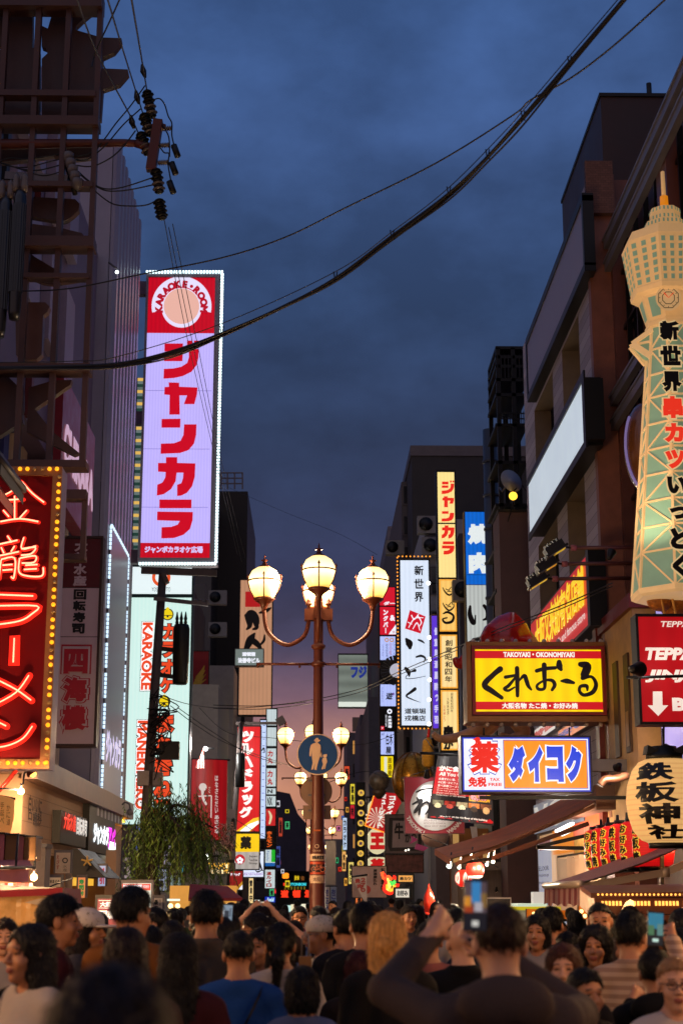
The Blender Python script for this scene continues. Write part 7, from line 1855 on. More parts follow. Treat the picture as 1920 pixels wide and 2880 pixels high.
m.box((P(1708,2570,Ys_).x,Ys_+1.002,1.0),(P(1822,2570,Ys_).x,Ys_+1.04,a_.z-.2),paint('#4a3a30'));obj('leaflet_rack',m,t)
m=MB();p=P(1710,2575,16.4);m.lathe([(.035,-.5),(.04,0),(.03,.03)],p+Vector((.0,0,-.2)),lit('#ffb868',1.6,False),10);obj('tube_lamp',m,t)
m=MB();p=P(1770,2545,16.2);m.lathe([(.02,.05),(.05,.0),(.06,-.1),(.055,-.11)],p,lit('#ffc880',2.5,False),10,M=Matrix.Rotation(R(25),4,'Y'));obj('hood_lamp',m,t)
# ================================================================ LEFT STALLS
warm_=lit('#ffcf88',7,False)
def bulb_thing(u,v,Y,r,label,path=None,e=30,name='bare_bulb',group=None):
 p=P(u,v,Y);t=thing(name,label,'lamp',tuple(p),group);m=MB();m.ball(p,r,warm_,12,8);obj('bulb',m,t)
 m=MB();m.tube([p+Vector((0,0,r*.8)),p+Vector((0,0,r*2.2))],r*.4,M_black,8)
 if path:m.tube([P(*q) for q in path],.012,M_black,6)
 obj('socket',m,t)
 if e:
  L=bpy.data.lights.new('bulb_light','POINT');L.energy=e;L.color=(1,.62,.30);L.shadow_soft_size=r;o=bpy.data.objects.new('bulb_light',L);COL.objects.link(o);o.parent=t;o.location=(0,-r*1.6,-r*1.2)
 return t
bulb_thing(60,2225,19,.042,'bare glowing bulb on a rod above the cream cloth at the left edge',[(60,2220,19),(40,2219,19),(-40,2217,19)],700)
bulb_thing(96,2466,17,.038,'glowing bulb hanging by the pink awning corner',[(96,2460,17),(99,2420,17)],450)
bulb_thing(97,2413,17.5,.025,'tiny glowing bulb above the pink awning corner',None,0)
t=thing('hood_lamp','small curved wall lamp with an amber glow under the neon sign','lamp',tuple(P(90,2185,31.5)))
m=MB();m.tube([Vector(x) for x in catmull([P(66,2205,31.5),P(70,2175,31.5),P(85,2166,31.5)],5)],.02,M_grey,8);p=P(88,2172,31.5);m.lathe([(.02,.06),(.09,.03),(.11,-.05)],p,paint('#6a2a1c',.4),12,M=Matrix.Rotation(R(-35),4,'Y'));obj('arm',m,t);m=MB();m.ball(p+Vector((.04,0,-.03)),.07,lit('#ffb050',4,False),10,6);obj('bulb',m,t)
L=bpy.data.lights.new('hood_light','SPOT');L.energy=900;L.color=(1,.6,.3);L.spot_size=R(150);L.spot_blend=.8;o=bpy.data.objects.new('hood_light',L);COL.objects.link(o);o.parent=t;o.location=(.12,.05,-.15);o.rotation_euler=(R(35),R(10),0)
t=thing('cream_cloth_banner','cream cloth with faint brush writing, lit from behind, at the left edge','banner',tuple(P(10,2345,18)))
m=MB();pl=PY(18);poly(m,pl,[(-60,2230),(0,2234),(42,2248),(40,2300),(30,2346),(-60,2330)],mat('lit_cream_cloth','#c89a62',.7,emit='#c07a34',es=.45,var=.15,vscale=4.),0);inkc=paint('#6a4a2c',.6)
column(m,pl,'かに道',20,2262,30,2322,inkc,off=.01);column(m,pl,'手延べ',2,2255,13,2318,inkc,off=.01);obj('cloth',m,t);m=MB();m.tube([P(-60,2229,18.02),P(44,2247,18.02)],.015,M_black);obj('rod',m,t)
t=thing('pink_awning','faded pink awning with a hanging valance under wooden boxes at the left edge','awning',tuple(P(40,2485,16.5)))
pk=mat('faded_pink_cloth','#9a5a5c',.75,var=.2,vscale=3.);m=MB();ya_=16.5
A0,A1,B0,B1=P(-160,2415,ya_+1.2),P(78,2412,ya_+1.2),P(-160,2442,ya_),P(95,2440,ya_)
m.face([A0,A1,B1,B0],pk);m.face([v_-Vector((0,0,.02)) for v_ in (A0,A1,B1,B0)],pk);obj('cloth',m,t)
m=MB();n=36;zv=P(0,2480,ya_).z-B0.z
for i in range(n):
 p,q=B0.lerp(B1-Vector((.04,0,0)),i/n),B0.lerp(B1-Vector((.04,0,0)),(i+1)/n);w=lambda x:Vector((0,.02*math.sin(x*18),0));m.face([p+w(p.x),q+w(q.x),q+w(q.x)*1.6+Vector((0,0,zv+.012*math.sin(q.x*11))),p+w(p.x)*1.6+Vector((0,0,zv+.012*math.sin(p.x*11)))],mat('pink_valance','#b87478',.75,var=.15),True)
obj('valance',m,t);m=MB();m.tube([B0+Vector((0,-.03,0)),B1+Vector((.03,-.03,0))],.016,M_steel,8);m.tube([P(45,2438,ya_-.03),P(52,2345,ya_+.3)],.012,M_black);obj('rail',m,t)
for k,(u0,u1,c,lb) in enumerate(((-40,14,'#8a4a54','pink square box lantern at the very edge'),(15,50,'#5a3a18','brown wooden box lantern, second from the left edge'),(50,68,'#7a4048','narrow pink box lantern, third from the left edge'),(68,101,'#5c3c1a','brown wooden box lantern nearest the bare bulb'))):
 p,q=P(u0,2420,17.4+.05*(k % 2)),P(u1,2346+k*3,17.4);m=MB();m.box((p.x,17.4+.03*(k % 2),p.z),(q.x,17.8,q.z),mat('box_lantern_%s' % c,c,.6,var=.25,vscale=5.));m.box((p.x-.01,17.38,q.z),(q.x+.01,17.82,q.z+.02),M_dark);one('box_lantern',m,lb+' above the pink awning','lantern','boxes over the pink awning')
t=thing('striped_stall_curtain','red, white and brown vertical striped curtain under the pink awning','curtain',tuple(P(30,2560,17.6)))
m=MB();n=22;cc_=[paint(x,.7) for x in ('#8a1c20','#b0a09a','#6a4a40','#8a1c20','#4a4446')]
for i in range(n):p,q=P(-160+i*11.5,2484,17.6),P(-160+(i+1)*11.5,2484,17.6);m.face([(p.x,17.6+.03*(i % 2),.4),(q.x,17.6+.03*((i+1) % 2),.4),(q.x,17.6+.03*((i+1) % 2),p.z),(p.x,17.6+.03*(i % 2),p.z)],cc_[i % 5])
obj('cloth',m,t)
t=thing('red_canopy_stall','market stall with a red canopy edge and glowing cream plastic sheets','stall',tuple(P(80,2640,13)))
yc=13.;m=MB();rc=mat('red_canopy_cloth','#8a1420',.7,var=.2,vscale=3.)
p0_,p1_,p2_=P(-160,2510,yc),P(178,2497,yc),P(228,2500,yc+1.6)
m.prism([p0_,p1_,p1_+Vector((0,0,-.055)),p0_+Vector((0,0,-.055))],(0,-.02,0),rc);m.face([p1_,p2_,P(230,2541,yc+1.6),P(206,2538,yc+.8),P(182,2515,yc+.05)],rc)
m.face([p0_,p1_,p2_,P(-160,2480,yc+2.5)],rc);obj('canopy',m,t)
m=MB();sh=mat('lit_plastic_sheet','#b0854a',.35,emit='#a8682a',es=.5,var=.35,vscale=4.,bump=.7,bscale=9.,spec=.7);n=24  # emission imitates light coming through from inside the stall
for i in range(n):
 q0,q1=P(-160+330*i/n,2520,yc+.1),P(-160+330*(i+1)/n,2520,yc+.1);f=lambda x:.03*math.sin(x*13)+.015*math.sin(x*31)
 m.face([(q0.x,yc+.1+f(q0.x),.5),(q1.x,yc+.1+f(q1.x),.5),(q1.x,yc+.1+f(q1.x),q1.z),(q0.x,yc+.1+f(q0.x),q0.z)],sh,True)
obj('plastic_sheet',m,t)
m=MB();m.face([P(70,2538,yc+.05),P(160,2515,yc+.05),P(150,2532,yc+.05),P(120,2548,yc+.05)],paint('#b8a894',.6));
for u in (-150,172):q=P(u,2510,yc);m.tube([(q.x,yc,0),(q.x,yc,q.z)],.025,M_steel,8)
obj('post',m,t)
m=MB();m.tube([P(100,2512,15),P(160,2486,15),P(205,2470,16)],.008,M_black,5);one('stall_wire',m,'thin wire strung above the red canopy','cable')
# shop items on the beige building front
def board(name,label,u0,v0,u1,v1,Y,base,lines,th=.05,frame=None,leg=True,cat='sign'):
 pl=PY(Y);t=thing(name,label,cat,tuple(P((u0+u1)/2,v1,Y)));p,q=P(u0,v1,Y),P(u1,v0,Y);m=MB();m.box((p.x-.04,Y+.01,p.z if not leg else .0),(q.x+.04,Y+.12,q.z+.05),frame or M_grey);obj('frame',m,t)
 m=MB();rect(m,pl,u0,v0,u1,v1,base,0)
 for fn in lines:fn(m,pl)
 obj('face',m,t);return t
board('karaoke_poster_stand','white karaoke poster stand with a red header behind the dark haired man',344,2484,424,2620,24,lit('#c8d4cc',.8,False),[lambda m,pl:rect(m,pl,344,2486,424,2504,lit('#d81c1c',.85),.01),lambda m,pl:text(m,pl,'KARAOKE',347,2488,400,2500,W,bold=.08,off=.02),lambda m,pl:text(m,pl,'深夜割引',402,2489,420,2498,W,off=.02),
 lambda m,pl:rect(m,pl,404,2510,418,2560,lit('#6a7a78',.5),.01),lambda m,pl:rect(m,pl,350,2508,398,2518,lit('#d86a5a',.7),.01)])
board('price_sign','maroon board with big white characters above the white cap',274,2528,336,2610,21,lit('#8e1030',.6,False),[lambda m,pl:rect(m,pl,279,2532,332,2533.5,WT,.01),lambda m,pl:text(m,pl,'大起水産',282,2536,346,2551,WT,bold=.05,off=.02),lambda m,pl:rect(m,pl,279,2553,332,2554.5,WT,.01),lambda m,pl:text(m,pl,'回転',278,2560,330,2585,WT,bold=.05,off=.02)],frame=M_black)
board('white_bargain_banner','white upright banner with bold black characters between two dark heads',432,2526,456,2640,26,mat('dim_white_banner','#b0a49c',.6,var=.1),[lambda m,pl:column(m,pl,'最安',434,2530,446,2562,M_black,bold=.07,off=.02),lambda m,pl:column(m,pl,'大阪',448,2528,454,2548,M_black,off=.02)])
board('tuna_banner','small white tuna banner hanging in the beige shop doorway',128,2468,171,2494,27,mat('cream_noren','#c8b49c',.6,emit='#b08858',es=.25),[lambda m,pl:text(m,pl,'一本まぐろ',134,2474,168,2484,M_black,bold=.03,off=.01),lambda m,pl:rect(m,pl,129,2483,136,2489,paint('#b02018'),.01)],leg=False)
board('pale_noren','pale shop curtain with red and black printed marks on the beige shop',157,2398,198,2456,30,mat('pale_noren_cloth','#b8a490',.7,var=.15,vscale=6.),[lambda m,pl:column(m,pl,'えびす',160,2404,168,2446,paint('#9a4034'),bold=.03),lambda m,pl:ring(m,pl,184,2420,5,8,inkb,.01,18),lambda m,pl:column(m,pl,'水産',178,2432,190,2452,paint('#5a5048'))],leg=False)
m=MB();p,q=P(101,2384,24),P(129,2384,24);m.box((p.x,24,0),(q.x,24.5,p.z),mat('grey_pilaster','#6a5c58',.6,var=.3,vscale=5.));m.box((p.x-.02,23.97,p.z),(q.x+.02,24.53,p.z+.06),M_grey);one('grey_pilaster',m,'worn grey pilaster beside the yellow lit doorway','pillar')
t=thing('black_shop_awning','black sloping awning below the karaoke name panel','awning',tuple(P(240,2470,40)))
m=MB();A,B=P(208,2385,36),P(294,2470,36);bc=mat('black_awning_cloth','#18161c',.6,var=.2)
m.prism([P(203,2386,37),P(218,2386,37),P(297,2468,37),P(203,2466,37)],(0,3.0,0),bc);obj('cloth',m,t)
m=MB()
for k in range(5):a=R(72*k+20);p=P(246,2422,36.6);m.tube([p,p+Vector((.14*math.cos(a),0,.12*math.sin(a)))],.022,paint('#a88a4a',.4),6)
one('flower_emblem',m,'small gold flower emblem on the black awning','emblem')
for k,(u0,v0,u1,v1,Y,c1,tx,tc2,lb) in enumerate(((220,2468,240,2525,30,'#e88a50','寿司丼','#2c8a3c','bright orange and green little shop sign under the black awning'),(277,2435,297,2492,38,'#a8b4d4','割引','#c03848','pale blue poster with red characters under the black awning'))):
 board('shop_sign',lb,u0,v0,u1,v1,Y,lit(c1,.8,False),[lambda m,pl,u0=u0,v0=v0,u1=u1,v1=v1,tx=tx,tc2=tc2:column(m,pl,tx,u0+3,v0+4,u1-3,v1-4,lit(tc2,.7),bold=.06,off=.02)],leg=False)
m=MB();p,q=P(299,2390,44),P(328,2390,44);m.box((p.x,44,0),(q.x,44.6,p.z),beige);m.box((p.x-.03,43.96,0),(q.x+.03,44.64,.4),M_grey);one('beige_corner_pillar',m,'beige corner pillar at the far end of the shop building','pillar')
# behind the willow: glowing strips of shop signs
for k,(u0,v0,u1,v1,Y,c,lb) in enumerate(((384,2324,392,2396,60,'#7aa0ff','slim blue white strip of lettering'),(430,2400,448,2440,58,'#3a3cae','small deep blue lit panel'),(462,2330,502,2432,58,'#a8a0b4','greyish white lit panel'),(436,2444,470,2505,57,'#94a0b8','pale blue white lit panel, low'),(504,2378,518,2454,56,'#2cb4d8','cyan lit panel'),(480,2462,508,2510,56,'#86a0a0','dim greenish panel, low'),(328,2412,368,2470,57,'#b4a0a0','pinkish poster panel'))):
 pl=PY(Y);m=MB();p,q=P(u0,v1,Y),P(u1,v0,Y);m.box((p.x-.04,Y+.01,p.z-.04),(q.x+.04,Y+.2,q.z+.04),M_black);rect(m,pl,u0,v0,u1,v1,lit(c,.7,False,.45,5.),0);column(m,pl,'酒場食堂'[:2+k % 3],(u0+u1)/2-(u1-u0)*.25,v0+6,(u0+u1)/2+(u1-u0)*.25,v1-6,lit('#28242c',.3),bold=.05)
 one('shop_sign',m,lb+' glimpsed through the willow','sign','panels behind the willow')
t=thing('far_red_awning','dull red awning behind the back of the man in the grey checked shirt','awning',tuple(P(600,2530,30)))
m=MB();m.prism([P(534,2486,31),P(640,2492,31),P(682,2526,30),P(530,2526,30)],(0,.05,0),mat('dull_red_cloth','#7a1e28',.7,var=.2));m.prism([P(530,2526,29.9),P(682,2526,29.9),P(680,2534,29.9),P(530,2534,29.9)],(0,.03,0),mat('dull_red_cloth',''));obj('cloth',m,t)
m=MB();m.beam(P(560,2540,30.6),P(560,2620,30.6),.05,.05,M_grey);m.beam(P(670,2534,30.6),P(670,2620,30.6),.05,.05,M_grey);obj('post',m,t)
t=thing('lit_food_stall','small food stall with a warm glowing counter under the dull red awning','stall',tuple(P(600,2640,31)))
m=MB();p,q=P(468,2545,31.5),P(660,2545,31.5);m.box((p.x,32.2,0),(q.x,32.3,2.0),mat('stall_back','#7a5a3a',.6,emit='#e09a40',es=.8,var=.5,vscale=3.));m.box((p.x,31.5,0),(q.x,32.1,.9),paint('#5a3a28'));obj('counter',m,t)  # back wall glows to imitate the stall's lighting
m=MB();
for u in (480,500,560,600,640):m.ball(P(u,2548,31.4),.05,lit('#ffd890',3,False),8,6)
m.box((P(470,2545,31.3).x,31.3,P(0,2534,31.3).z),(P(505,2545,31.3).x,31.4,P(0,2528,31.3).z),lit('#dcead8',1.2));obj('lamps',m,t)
t=thing('flower_lantern','round wire lantern with golden blossoms beside the willow','lantern',tuple(P(620,2470,44)))
m=MB();c=P(618,2418,44);n=30;m.tube([c+Vector((.30*math.cos(2*math.pi*i/n),0,.38*math.sin(2*math.pi*i/n))) for i in range(n)],.02,paint('#b0a07a',.4),6,False);obj('hoop',m,t)
m=MB();random.seed(4)
for k in range(60):m.ball(c+Vector((random.uniform(-.28,.26),random.uniform(-.1,.1),random.uniform(-.36,-.1))),random.uniform(.015,.035),lit('#e8b040' if k % 3 else '#ffe6b0',1.2),6,4)
obj('blossoms',m,t)
t=thing('blossom_branch','bare branching decoration with tiny pale blossoms above the round wire lantern','plant',tuple(P(625,2440,45)))
m=MB();random.seed(9)
bm_=paint('#5a4038',.7);bl_=paint('#a87e78',.7)
for k in range(22):
 a0_=P(640,2400,45);e_=P(random.uniform(575,660),random.uniform(2310,2400),45+random.uniform(-.4,.4));mid=(a0_+e_)/2+Vector((random.uniform(-.1,.1),0,random.uniform(-.1,.15)));m.tube([a0_,mid,e_],[.02,.012,.005],bm_,5)
 for j in range(14):q=mid.lerp(e_,random.random())+Vector((random.gauss(0,.05),random.gauss(0,.05),random.gauss(0,.05)));m.ball(q,random.uniform(.012,.026),bl_,5,3)
obj('branches',m,t)
spot(583,2410,43,'white_lamp','small bright white lamp shining through the edge of the willow',.07,'#f4fff4',6,None)
spot(578,2106,58,'white_lamp','white floodlight above the red banner',.08,'#f4f8ff',7,None)
L=bpy.data.lights.new('lamp_light','POINT');L.energy=500;L.color=(1,.95,.88);L.shadow_soft_size=.12;o=bpy.data.objects.new('lamp_light',L);COL.objects.link(o);o.parent=bpy.data.objects['white_lamp.001'];o.location=(.1,-.6,.2)
m=MB();p=P(560,2100,58);m.prism([P(550,2160,58),P(572,2104,58),P(573,2160,58)],(0,.3,0),stripes('red_white_pennant','#a83028','#d8c8c0',3.,'X'));one('striped_pennant',m,'red and white striped pennant over the banner','banner')
t=thing('curved_wall_lamp','grey goose neck lamp in front of the aqua sign foot','lamp',tuple(P(364,2300,45)))
m=MB();m.tube([Vector(x) for x in catmull([P(344,2264,45),P(352,2257,45),P(364,2262,45),P(366,2275,45)],5)],.025,M_grey,8);m.lathe([(.02,.05),(.09,-.02),(.1,-.1),(.07,-.14),(.01,-.15)],P(366,2278,45),paint('#6a6264',.5),12);obj('arm',m,t)
# unseen bulb strings and canopies, added by both edge stalls to light the crowd
for par,X,sg in (('red_canopy_stall',-3.1,1),('wooden_eave_stall',3.25,-1)):
 t=bpy.data.objects[par];ys=(4.2,6.6,9.0,11.4);m=MB()
 m.tube([Vector(q) for q in catmull([(X,y,2.45-.06*(i % 2)) for i,y in enumerate((3,4.2,5.4,6.6,7.8,9,10.2,11.4,12.8))],4)],.008,M_black,5);m.box((X-.9*sg-.7,2.6,2.5),(X-.9*sg+.8,13.2,2.53),rc);obj('added_canopy_wing',m,t)
 for y in ys:
  m=MB();m.ball((X,y,2.34),.045,warm_,10,6);obj('bulb',m,t)
  L=bpy.data.lights.new('bulb_light','POINT');L.energy=75;L.color=(1,.56,.25);L.shadow_soft_size=.06;o=bpy.data.objects.new('bulb_light',L);COL.objects.link(o);o.parent=t;o.location=Vector((X+.12*sg,y,2.26))-Vector(t.location)
# ================================================================ PEOPLE
def axis(lo,hi,h,fine):
 out=[lo]
 while out[-1]<hi:
  x=out[-1];s=h
  for a,b,f in fine:
   if a-h<x<b:s=min(s,f)
  out.append(x+s)
 return np.array(out)
class Field:
 """a signed distance field on an uneven grid, turned into one closed skin by surface nets"""
 def __init__(s,xs,ys,zs):
  s.ax=(xs,ys,zs);s.F=np.ones((len(xs),len(ys),len(zs)))
 def sub(s,lo,hi,pad):
  ix=[slice(max(0,np.searchsorted(a,l-pad)-1),np.searchsorted(a,h+pad)+1) for a,l,h in zip(s.ax,lo,hi)]
  return tuple(ix),[g for g in np.meshgrid(s.ax[0][ix[0]],s.ax[1][ix[1]],s.ax[2][ix[2]],indexing='ij')]
 def put(s,lo,hi,fn,k=.02,cut=False):
  ix,g=s.sub(lo,hi,max(k,.01)*2+.02)
  if 0 in g[0].shape:return
  d=fn(*g);f=s.F[ix]
  if cut:h=np.clip(.5-.5*(f+d)/k,0,1);s.F[ix]=f*(1-h)-d*h+k*h*(1-h)
  else:h=np.clip(.5+.5*(f-d)/k,0,1);s.F[ix]=f*(1-h)+d*h-k*h*(1-h)
 def cap(s,a,b,ra,rb,k=.02,T=None):
  a,b=np.array(a,float),np.array(b,float)
  if T:a,b=T(a),T(b)
  r=max(ra,rb);ba=b-a;L=ba @ ba+1e-12
  def fn(x,y,z):
   t=np.clip(((x-a[0])*ba[0]+(y-a[1])*ba[1]+(z-a[2])*ba[2])/L,0,1)
   return np.sqrt((x-a[0]-t*ba[0]) ** 2+(y-a[1]-t*ba[1]) ** 2+(z-a[2]-t*ba[2]) ** 2)-(ra+(rb-ra)*t)
  s.put(np.minimum(a,b)-r,np.maximum(a,b)+r,fn,k)
 def ell(s,c,r,k=.02,T=None,cut=False):
  c=np.array(c,float);r=np.array(r,float);M=max(r)
  cc=T(c) if T else c;w=T.yaw if T else 0.;cs,sn=math.cos(w),math.sin(w)
  def fn(x,y,z):
   x,y,z=x-cc[0],y-cc[1],z-cc[2]
   if w:x,y=x*cs+y*sn,-x*sn+y*cs
   k0=np.sqrt((x/r[0]) ** 2+(y/r[1]) ** 2+(z/r[2]) ** 2);k1=np.sqrt((x/r[0] ** 2) ** 2+(y/r[1] ** 2) ** 2+(z/r[2] ** 2) ** 2)
   return k0*(k0-1)/np.maximum(k1,1e-6)
  s.put(cc-M,cc+M,fn,k,cut)
 def mesh(s):
  F=s.F;I=F<0;X=np.meshgrid(*s.ax,indexing='ij');sh=tuple(n-1 for n in F.shape)
  acc=np.zeros(sh+(3,));cnt=np.zeros(sh)
  quads=[];S_=[slice(0,-1),slice(1,None)]
  for ax in range(3):
   o=[a for a in range(3) if a != ax]
   lo=[slice(None)]*3;hi=[slice(None)]*3;lo[ax]=slice(0,-1);hi[ax]=slice(1,None);lo,hi=tuple(lo),tuple(hi)
   cr=I[lo] != I[hi];t=np.where(cr,F[lo]/np.where(cr,F[lo]-F[hi],1),0)
   pts=np.stack([X[q][lo]+t*(X[q][hi]-X[q][lo]) for q in range(3)],-1)
   for i in (0,1):
    for j in (0,1):
     sl=[slice(None)]*3;sl[o[0]]=S_[i];sl[o[1]]=S_[j];sl=tuple(sl)
     c=cr[sl];acc += np.where(c[...,None],pts[sl],0);cnt += c
   e=np.argwhere(cr)
   ok=(e[:,o[0]]>0) & (e[:,o[1]]>0) & (e[:,o[0]]<F.shape[o[0]]-1) & (e[:,o[1]]<F.shape[o[1]]-1);e=e[ok]
   q=[]
   for di,dj in ((1,1),(0,1),(0,0),(1,0)):
    w=e.copy();w[:,o[0]] -= di;w[:,o[1]] -= dj;q.append(np.ravel_multi_index(w.T,sh))
   q=np.stack(q,1);ins=I[tuple(e.T)]
   fl=ins if ax != 1 else ~ins
   q[~fl]=q[~fl][:,::-1];quads.append(q)
  used=cnt>0;ids=-np.ones(sh,int);ids[used]=np.arange(used.sum())
  return acc[used]/cnt[used][:,None],ids.ravel()[np.concatenate(quads)]
HC=np.array((0,-.01,1.60))
class Turn:
 def __init__(s,yaw):s.yaw=yaw
 def __call__(s,p):
  c,n=math.cos(s.yaw),math.sin(s.yaw);return HC+np.array((p[0]*c-p[1]*n,p[0]*n+p[1]*c,p[2]))
D_=((.235,.03,1.12),(.245,-.05,.87))
mir=lambda q:tuple((-p[0],p[1],p[2]) for p in q)
POSE=dict(down=(mir(D_),D_),phone=(((-.25,-.16,1.20),(-.08,-.36,1.43)),((.25,-.16,1.20),(.09,-.36,1.43))),film=(((-.30,-.24,1.38),(-.03,-.43,1.58)),((.35,-.14,1.46),(.165,-.40,1.64))),
   hair=(((-.33,-.05,1.48),(-.12,-.03,1.66)),((.33,-.05,1.48),(.12,-.03,1.66))),one=(mir(D_),((.30,-.10,1.28),(.22,-.22,1.56))),chest=(mir(D_),((.22,-.08,1.12),(.02,-.22,1.20))))
POSE['highr']=(((-.28,-.14,1.36),(-.20,-.34,1.58)),D_)
MESH={}
def np_mesh(name,v,f,mats_n=1,mi=None):
 me=bpy.data.meshes.new(name);me.from_pydata(v.tolist(),[],f.tolist())
 for k in range(mats_n):me.materials.append(None)
 if mi is not None:me.polygons.foreach_set('material_index',mi)
 me.polygons.foreach_set('use_smooth',np.ones(len(f),bool));me.update();return me
def body_mesh(pose,yaw,fem,wide):
 key=('body',pose,yaw,fem,wide)
 if key in MESH:return MESH[key]
 T=Turn(R(yaw));arms=POSE[pose]
 fx,fy,fz=[(-.105,.105,.0065)],[(-.135,.10,.0065)],[(1.46,1.74,.0065)]
 for e,w in arms:
  fx.append((w[0]-.09,w[0]+.09,.0085));fy.append((w[1]-.12,w[1]+.06,.0085));fz.append((w[2]-.2 if w[2]<1 else w[2]-.04,w[2]+(.02 if w[2]<1 else .2),.0085))
 S_=Field(axis(-.5,.5,.024,fx),axis(-.62,.2,.024,fy),axis(-.02,1.95,.028,fz))
 w=wide
 S_.ell((0,0,1.24),(.16*w,.105*w,.2),.04);S_.ell((0,-.01,1.05),(.14*w,.105*w,.16),.06);S_.ell((0,.01,.92),(.165*w,.11,.13),.06)
 S_.cap((-.14*w,.01,1.375),(.14*w,.01,1.375),.058,.058,.05)
 if fem:
  for q in (-1,1):S_.ell((q*.065,-.085,1.24),(.06,.05,.06),.04)
 for q in (-1,1):
  S_.cap((0,.03,1.47),(q*.12,.015,1.405),.045,.045,.04)
  S_.cap((q*.09,.0,.9),(q*.10,-.01,.48),.088,.056,.04);S_.cap((q*.10,-.01,.48),(q*.105,.02,.08),.056,.036,.03);S_.ell((q*.105,-.06,.035),(.042,.12,.036),.03)
 for (e,wr),q in zip(arms,(-1,1)):
  sh=(q*.175*w,.01,1.375);S_.cap(sh,e,.052,.041,.03);S_.cap(e,wr,.041,.026,.02)
  e,wr=np.array(e),np.array(wr);d=(wr-e)/np.linalg.norm(wr-e);side=np.cross(d,(0,-1.,.2));side /= np.linalg.norm(side);n=np.cross(side,d)*(1 if wr[2]>1 else -1)
  pal=wr+d*.05;S_.cap(wr+d*.02-side*.012,pal+d*.03-side*.02,.022,.018,.02);S_.cap(wr+d*.02+side*.012,pal+d*.03+side*.02,.022,.018,.02)
  cv=.5 if pose != 'down' else .35
  for i,L in enumerate((.032,.038,.036,.028)):
   b=wr+d*.09+side*(i-1.5)*.0205;m_=b+d*L+n*L*cv;t_=m_+d*L*.5+n*L*(cv+.3)
   S_.cap(b,m_,.0105,.0095,.006);S_.cap(m_,t_,.0095,.0085,.004)
  ts=-1 if q>0 else 1
  S_.cap(wr+d*.025+side*.03*ts,wr+d*.06+side*.058*ts+n*.015,.014,.012,.01);S_.cap(wr+d*.06+side*.058*ts+n*.015,wr+d*.095+side*.056*ts+n*.03,.011,.009,.005)
 S_.cap((0,.03,-.05),(0,.035,-.2),.053 if not fem else .046,.060 if not fem else .05,.03,T)
 S_.ell((0,.012,.032),(.076,.097,.088),.02,T);S_.ell((0,-.022,-.045),(.058 if not fem else .054,.07,.076),.03,T);S_.ell((0,-.068,-.098),(.022,.02,.02),.02,T)
 for q in (-1,1):
  S_.ell((q*.04,-.058,-.03),(.026,.026,.026),.02,T);S_.ell((q*.031,-.1,.008),(.017,.02,.013),.012,T,True);S_.ell((q*.031,-.071,.008),(.0135,.0135,.0135),.003,T);S_.ell((q*.078,.012,0),(.012,.022,.034),.008,T)
  S_.ell((q*.011,-.099,-.030),(.010,.010,.008),.007,T)
 S_.cap((-.036,-.078,.03),(.036,-.078,.03),.012,.012,.014,T);S_.cap((0,-.086,.016),(0,-.111,-.024),.007,.012,.01,T)
 S_.ell((0,-.092,-.057),(.024,.012,.007),.006,T);S_.ell((0,-.09,-.068),(.020,.012,.008),.006,T)
 v,f=S_.mesh();c=v[f].mean(1)-HC;cs,sn=math.cos(T.yaw),math.sin(T.yaw);x,y,z=c[:,0]*cs+c[:,1]*sn,-c[:,0]*sn+c[:,1]*cs,c[:,2]
 mi=np.zeros(len(f),int);ax_=np.abs(x);fr=y<-.055
 mi[fr & (((ax_-.031)/.0145) ** 2+((z-.008)/.006) ** 2<1)]=1;mi[fr & (np.abs(z-.033+(ax_-.03)*.10)<.0042) & (ax_>.015) & (ax_<.046)]=3;mi[(y<-.084) & (ax_<.023) & (z<-.051) & (z>-.076)]=2
 MESH[key]=np_mesh('person',v,f,4,mi);return MESH[key]
def top_mesh(pose,kind,wide,fem):
 key=('top',pose,kind,wide,fem)
 if key in MESH:return MESH[key]
 S_=Field(axis(-.5,.5,.0125,[]),axis(-.62,.22,.0125,[]),axis(.74,1.62,.0125,[]));w=wide;g=.016 if kind != 'hoodie' else .014
 S_.ell((0,0,1.24),(.16*w+g,.105*w+g,.21),.04);S_.ell((0,-.005,1.05),(.15*w+g,.108*w+g,.2),.06);S_.ell((0,.0,.9),(.16*w+g,.11*w+g,.13),.06);S_.cap((-.14*w,.01,1.375),(.14*w,.01,1.375),.058+g,.058+g,.05)
 if fem:
  for q in (-1,1):S_.ell((q*.065,-.085,1.24),(.07,.06,.07),.04)
 for (e,wr),q in zip(POSE[pose],(-1,1)):
  S_.cap((0,.03,1.44),(q*.12,.015,1.40),.045+g,.046+g,.04)
  sh=np.array((q*.175*w,.01,1.375));e,wr=np.array(e),np.array(wr)
  if kind=='tee':S_.cap(sh,sh+(e-sh)*.62,.062,.068,.03)
  else:S_.cap(sh,e,.058+g,.045+g,.03);S_.cap(e,e+(wr-e)*.93,.046+g,.032+g*.7,.01);S_.cap(e+(wr-e)*.88,e+(wr-e)*.95,.036+g*.7,.036+g*.7,.004)
 if kind=='hoodie':S_.ell((0,.105,1.435),(.15,.075,.085),.025);S_.cap((-.10,-.02,1.43),(.10,-.02,1.43),.05,.05,.03)
 if kind=='collar':S_.ell((0,.025,1.47),(.082,.085,.045),.02)
 S_.ell((0,.0,1.53),(.068,.088,.105) if kind != 'hoodie' else (.07,.085,.11),.012,None,True)
 X,Y,Z=np.meshgrid(*S_.ax,indexing='ij');S_.F += (.0045 if kind != 'hoodie' else .008)*np.sin(34*X+19*Z+3*np.sin(23*Y))*np.sin(26*Z-22*X+9*Y)*np.clip((1.42-Z)*6+.3,.2,1);S_.F=np.maximum(S_.F,.80-Z)
 v,f=S_.mesh();MESH[key]=np_mesh('top',v,f);return MESH[key]
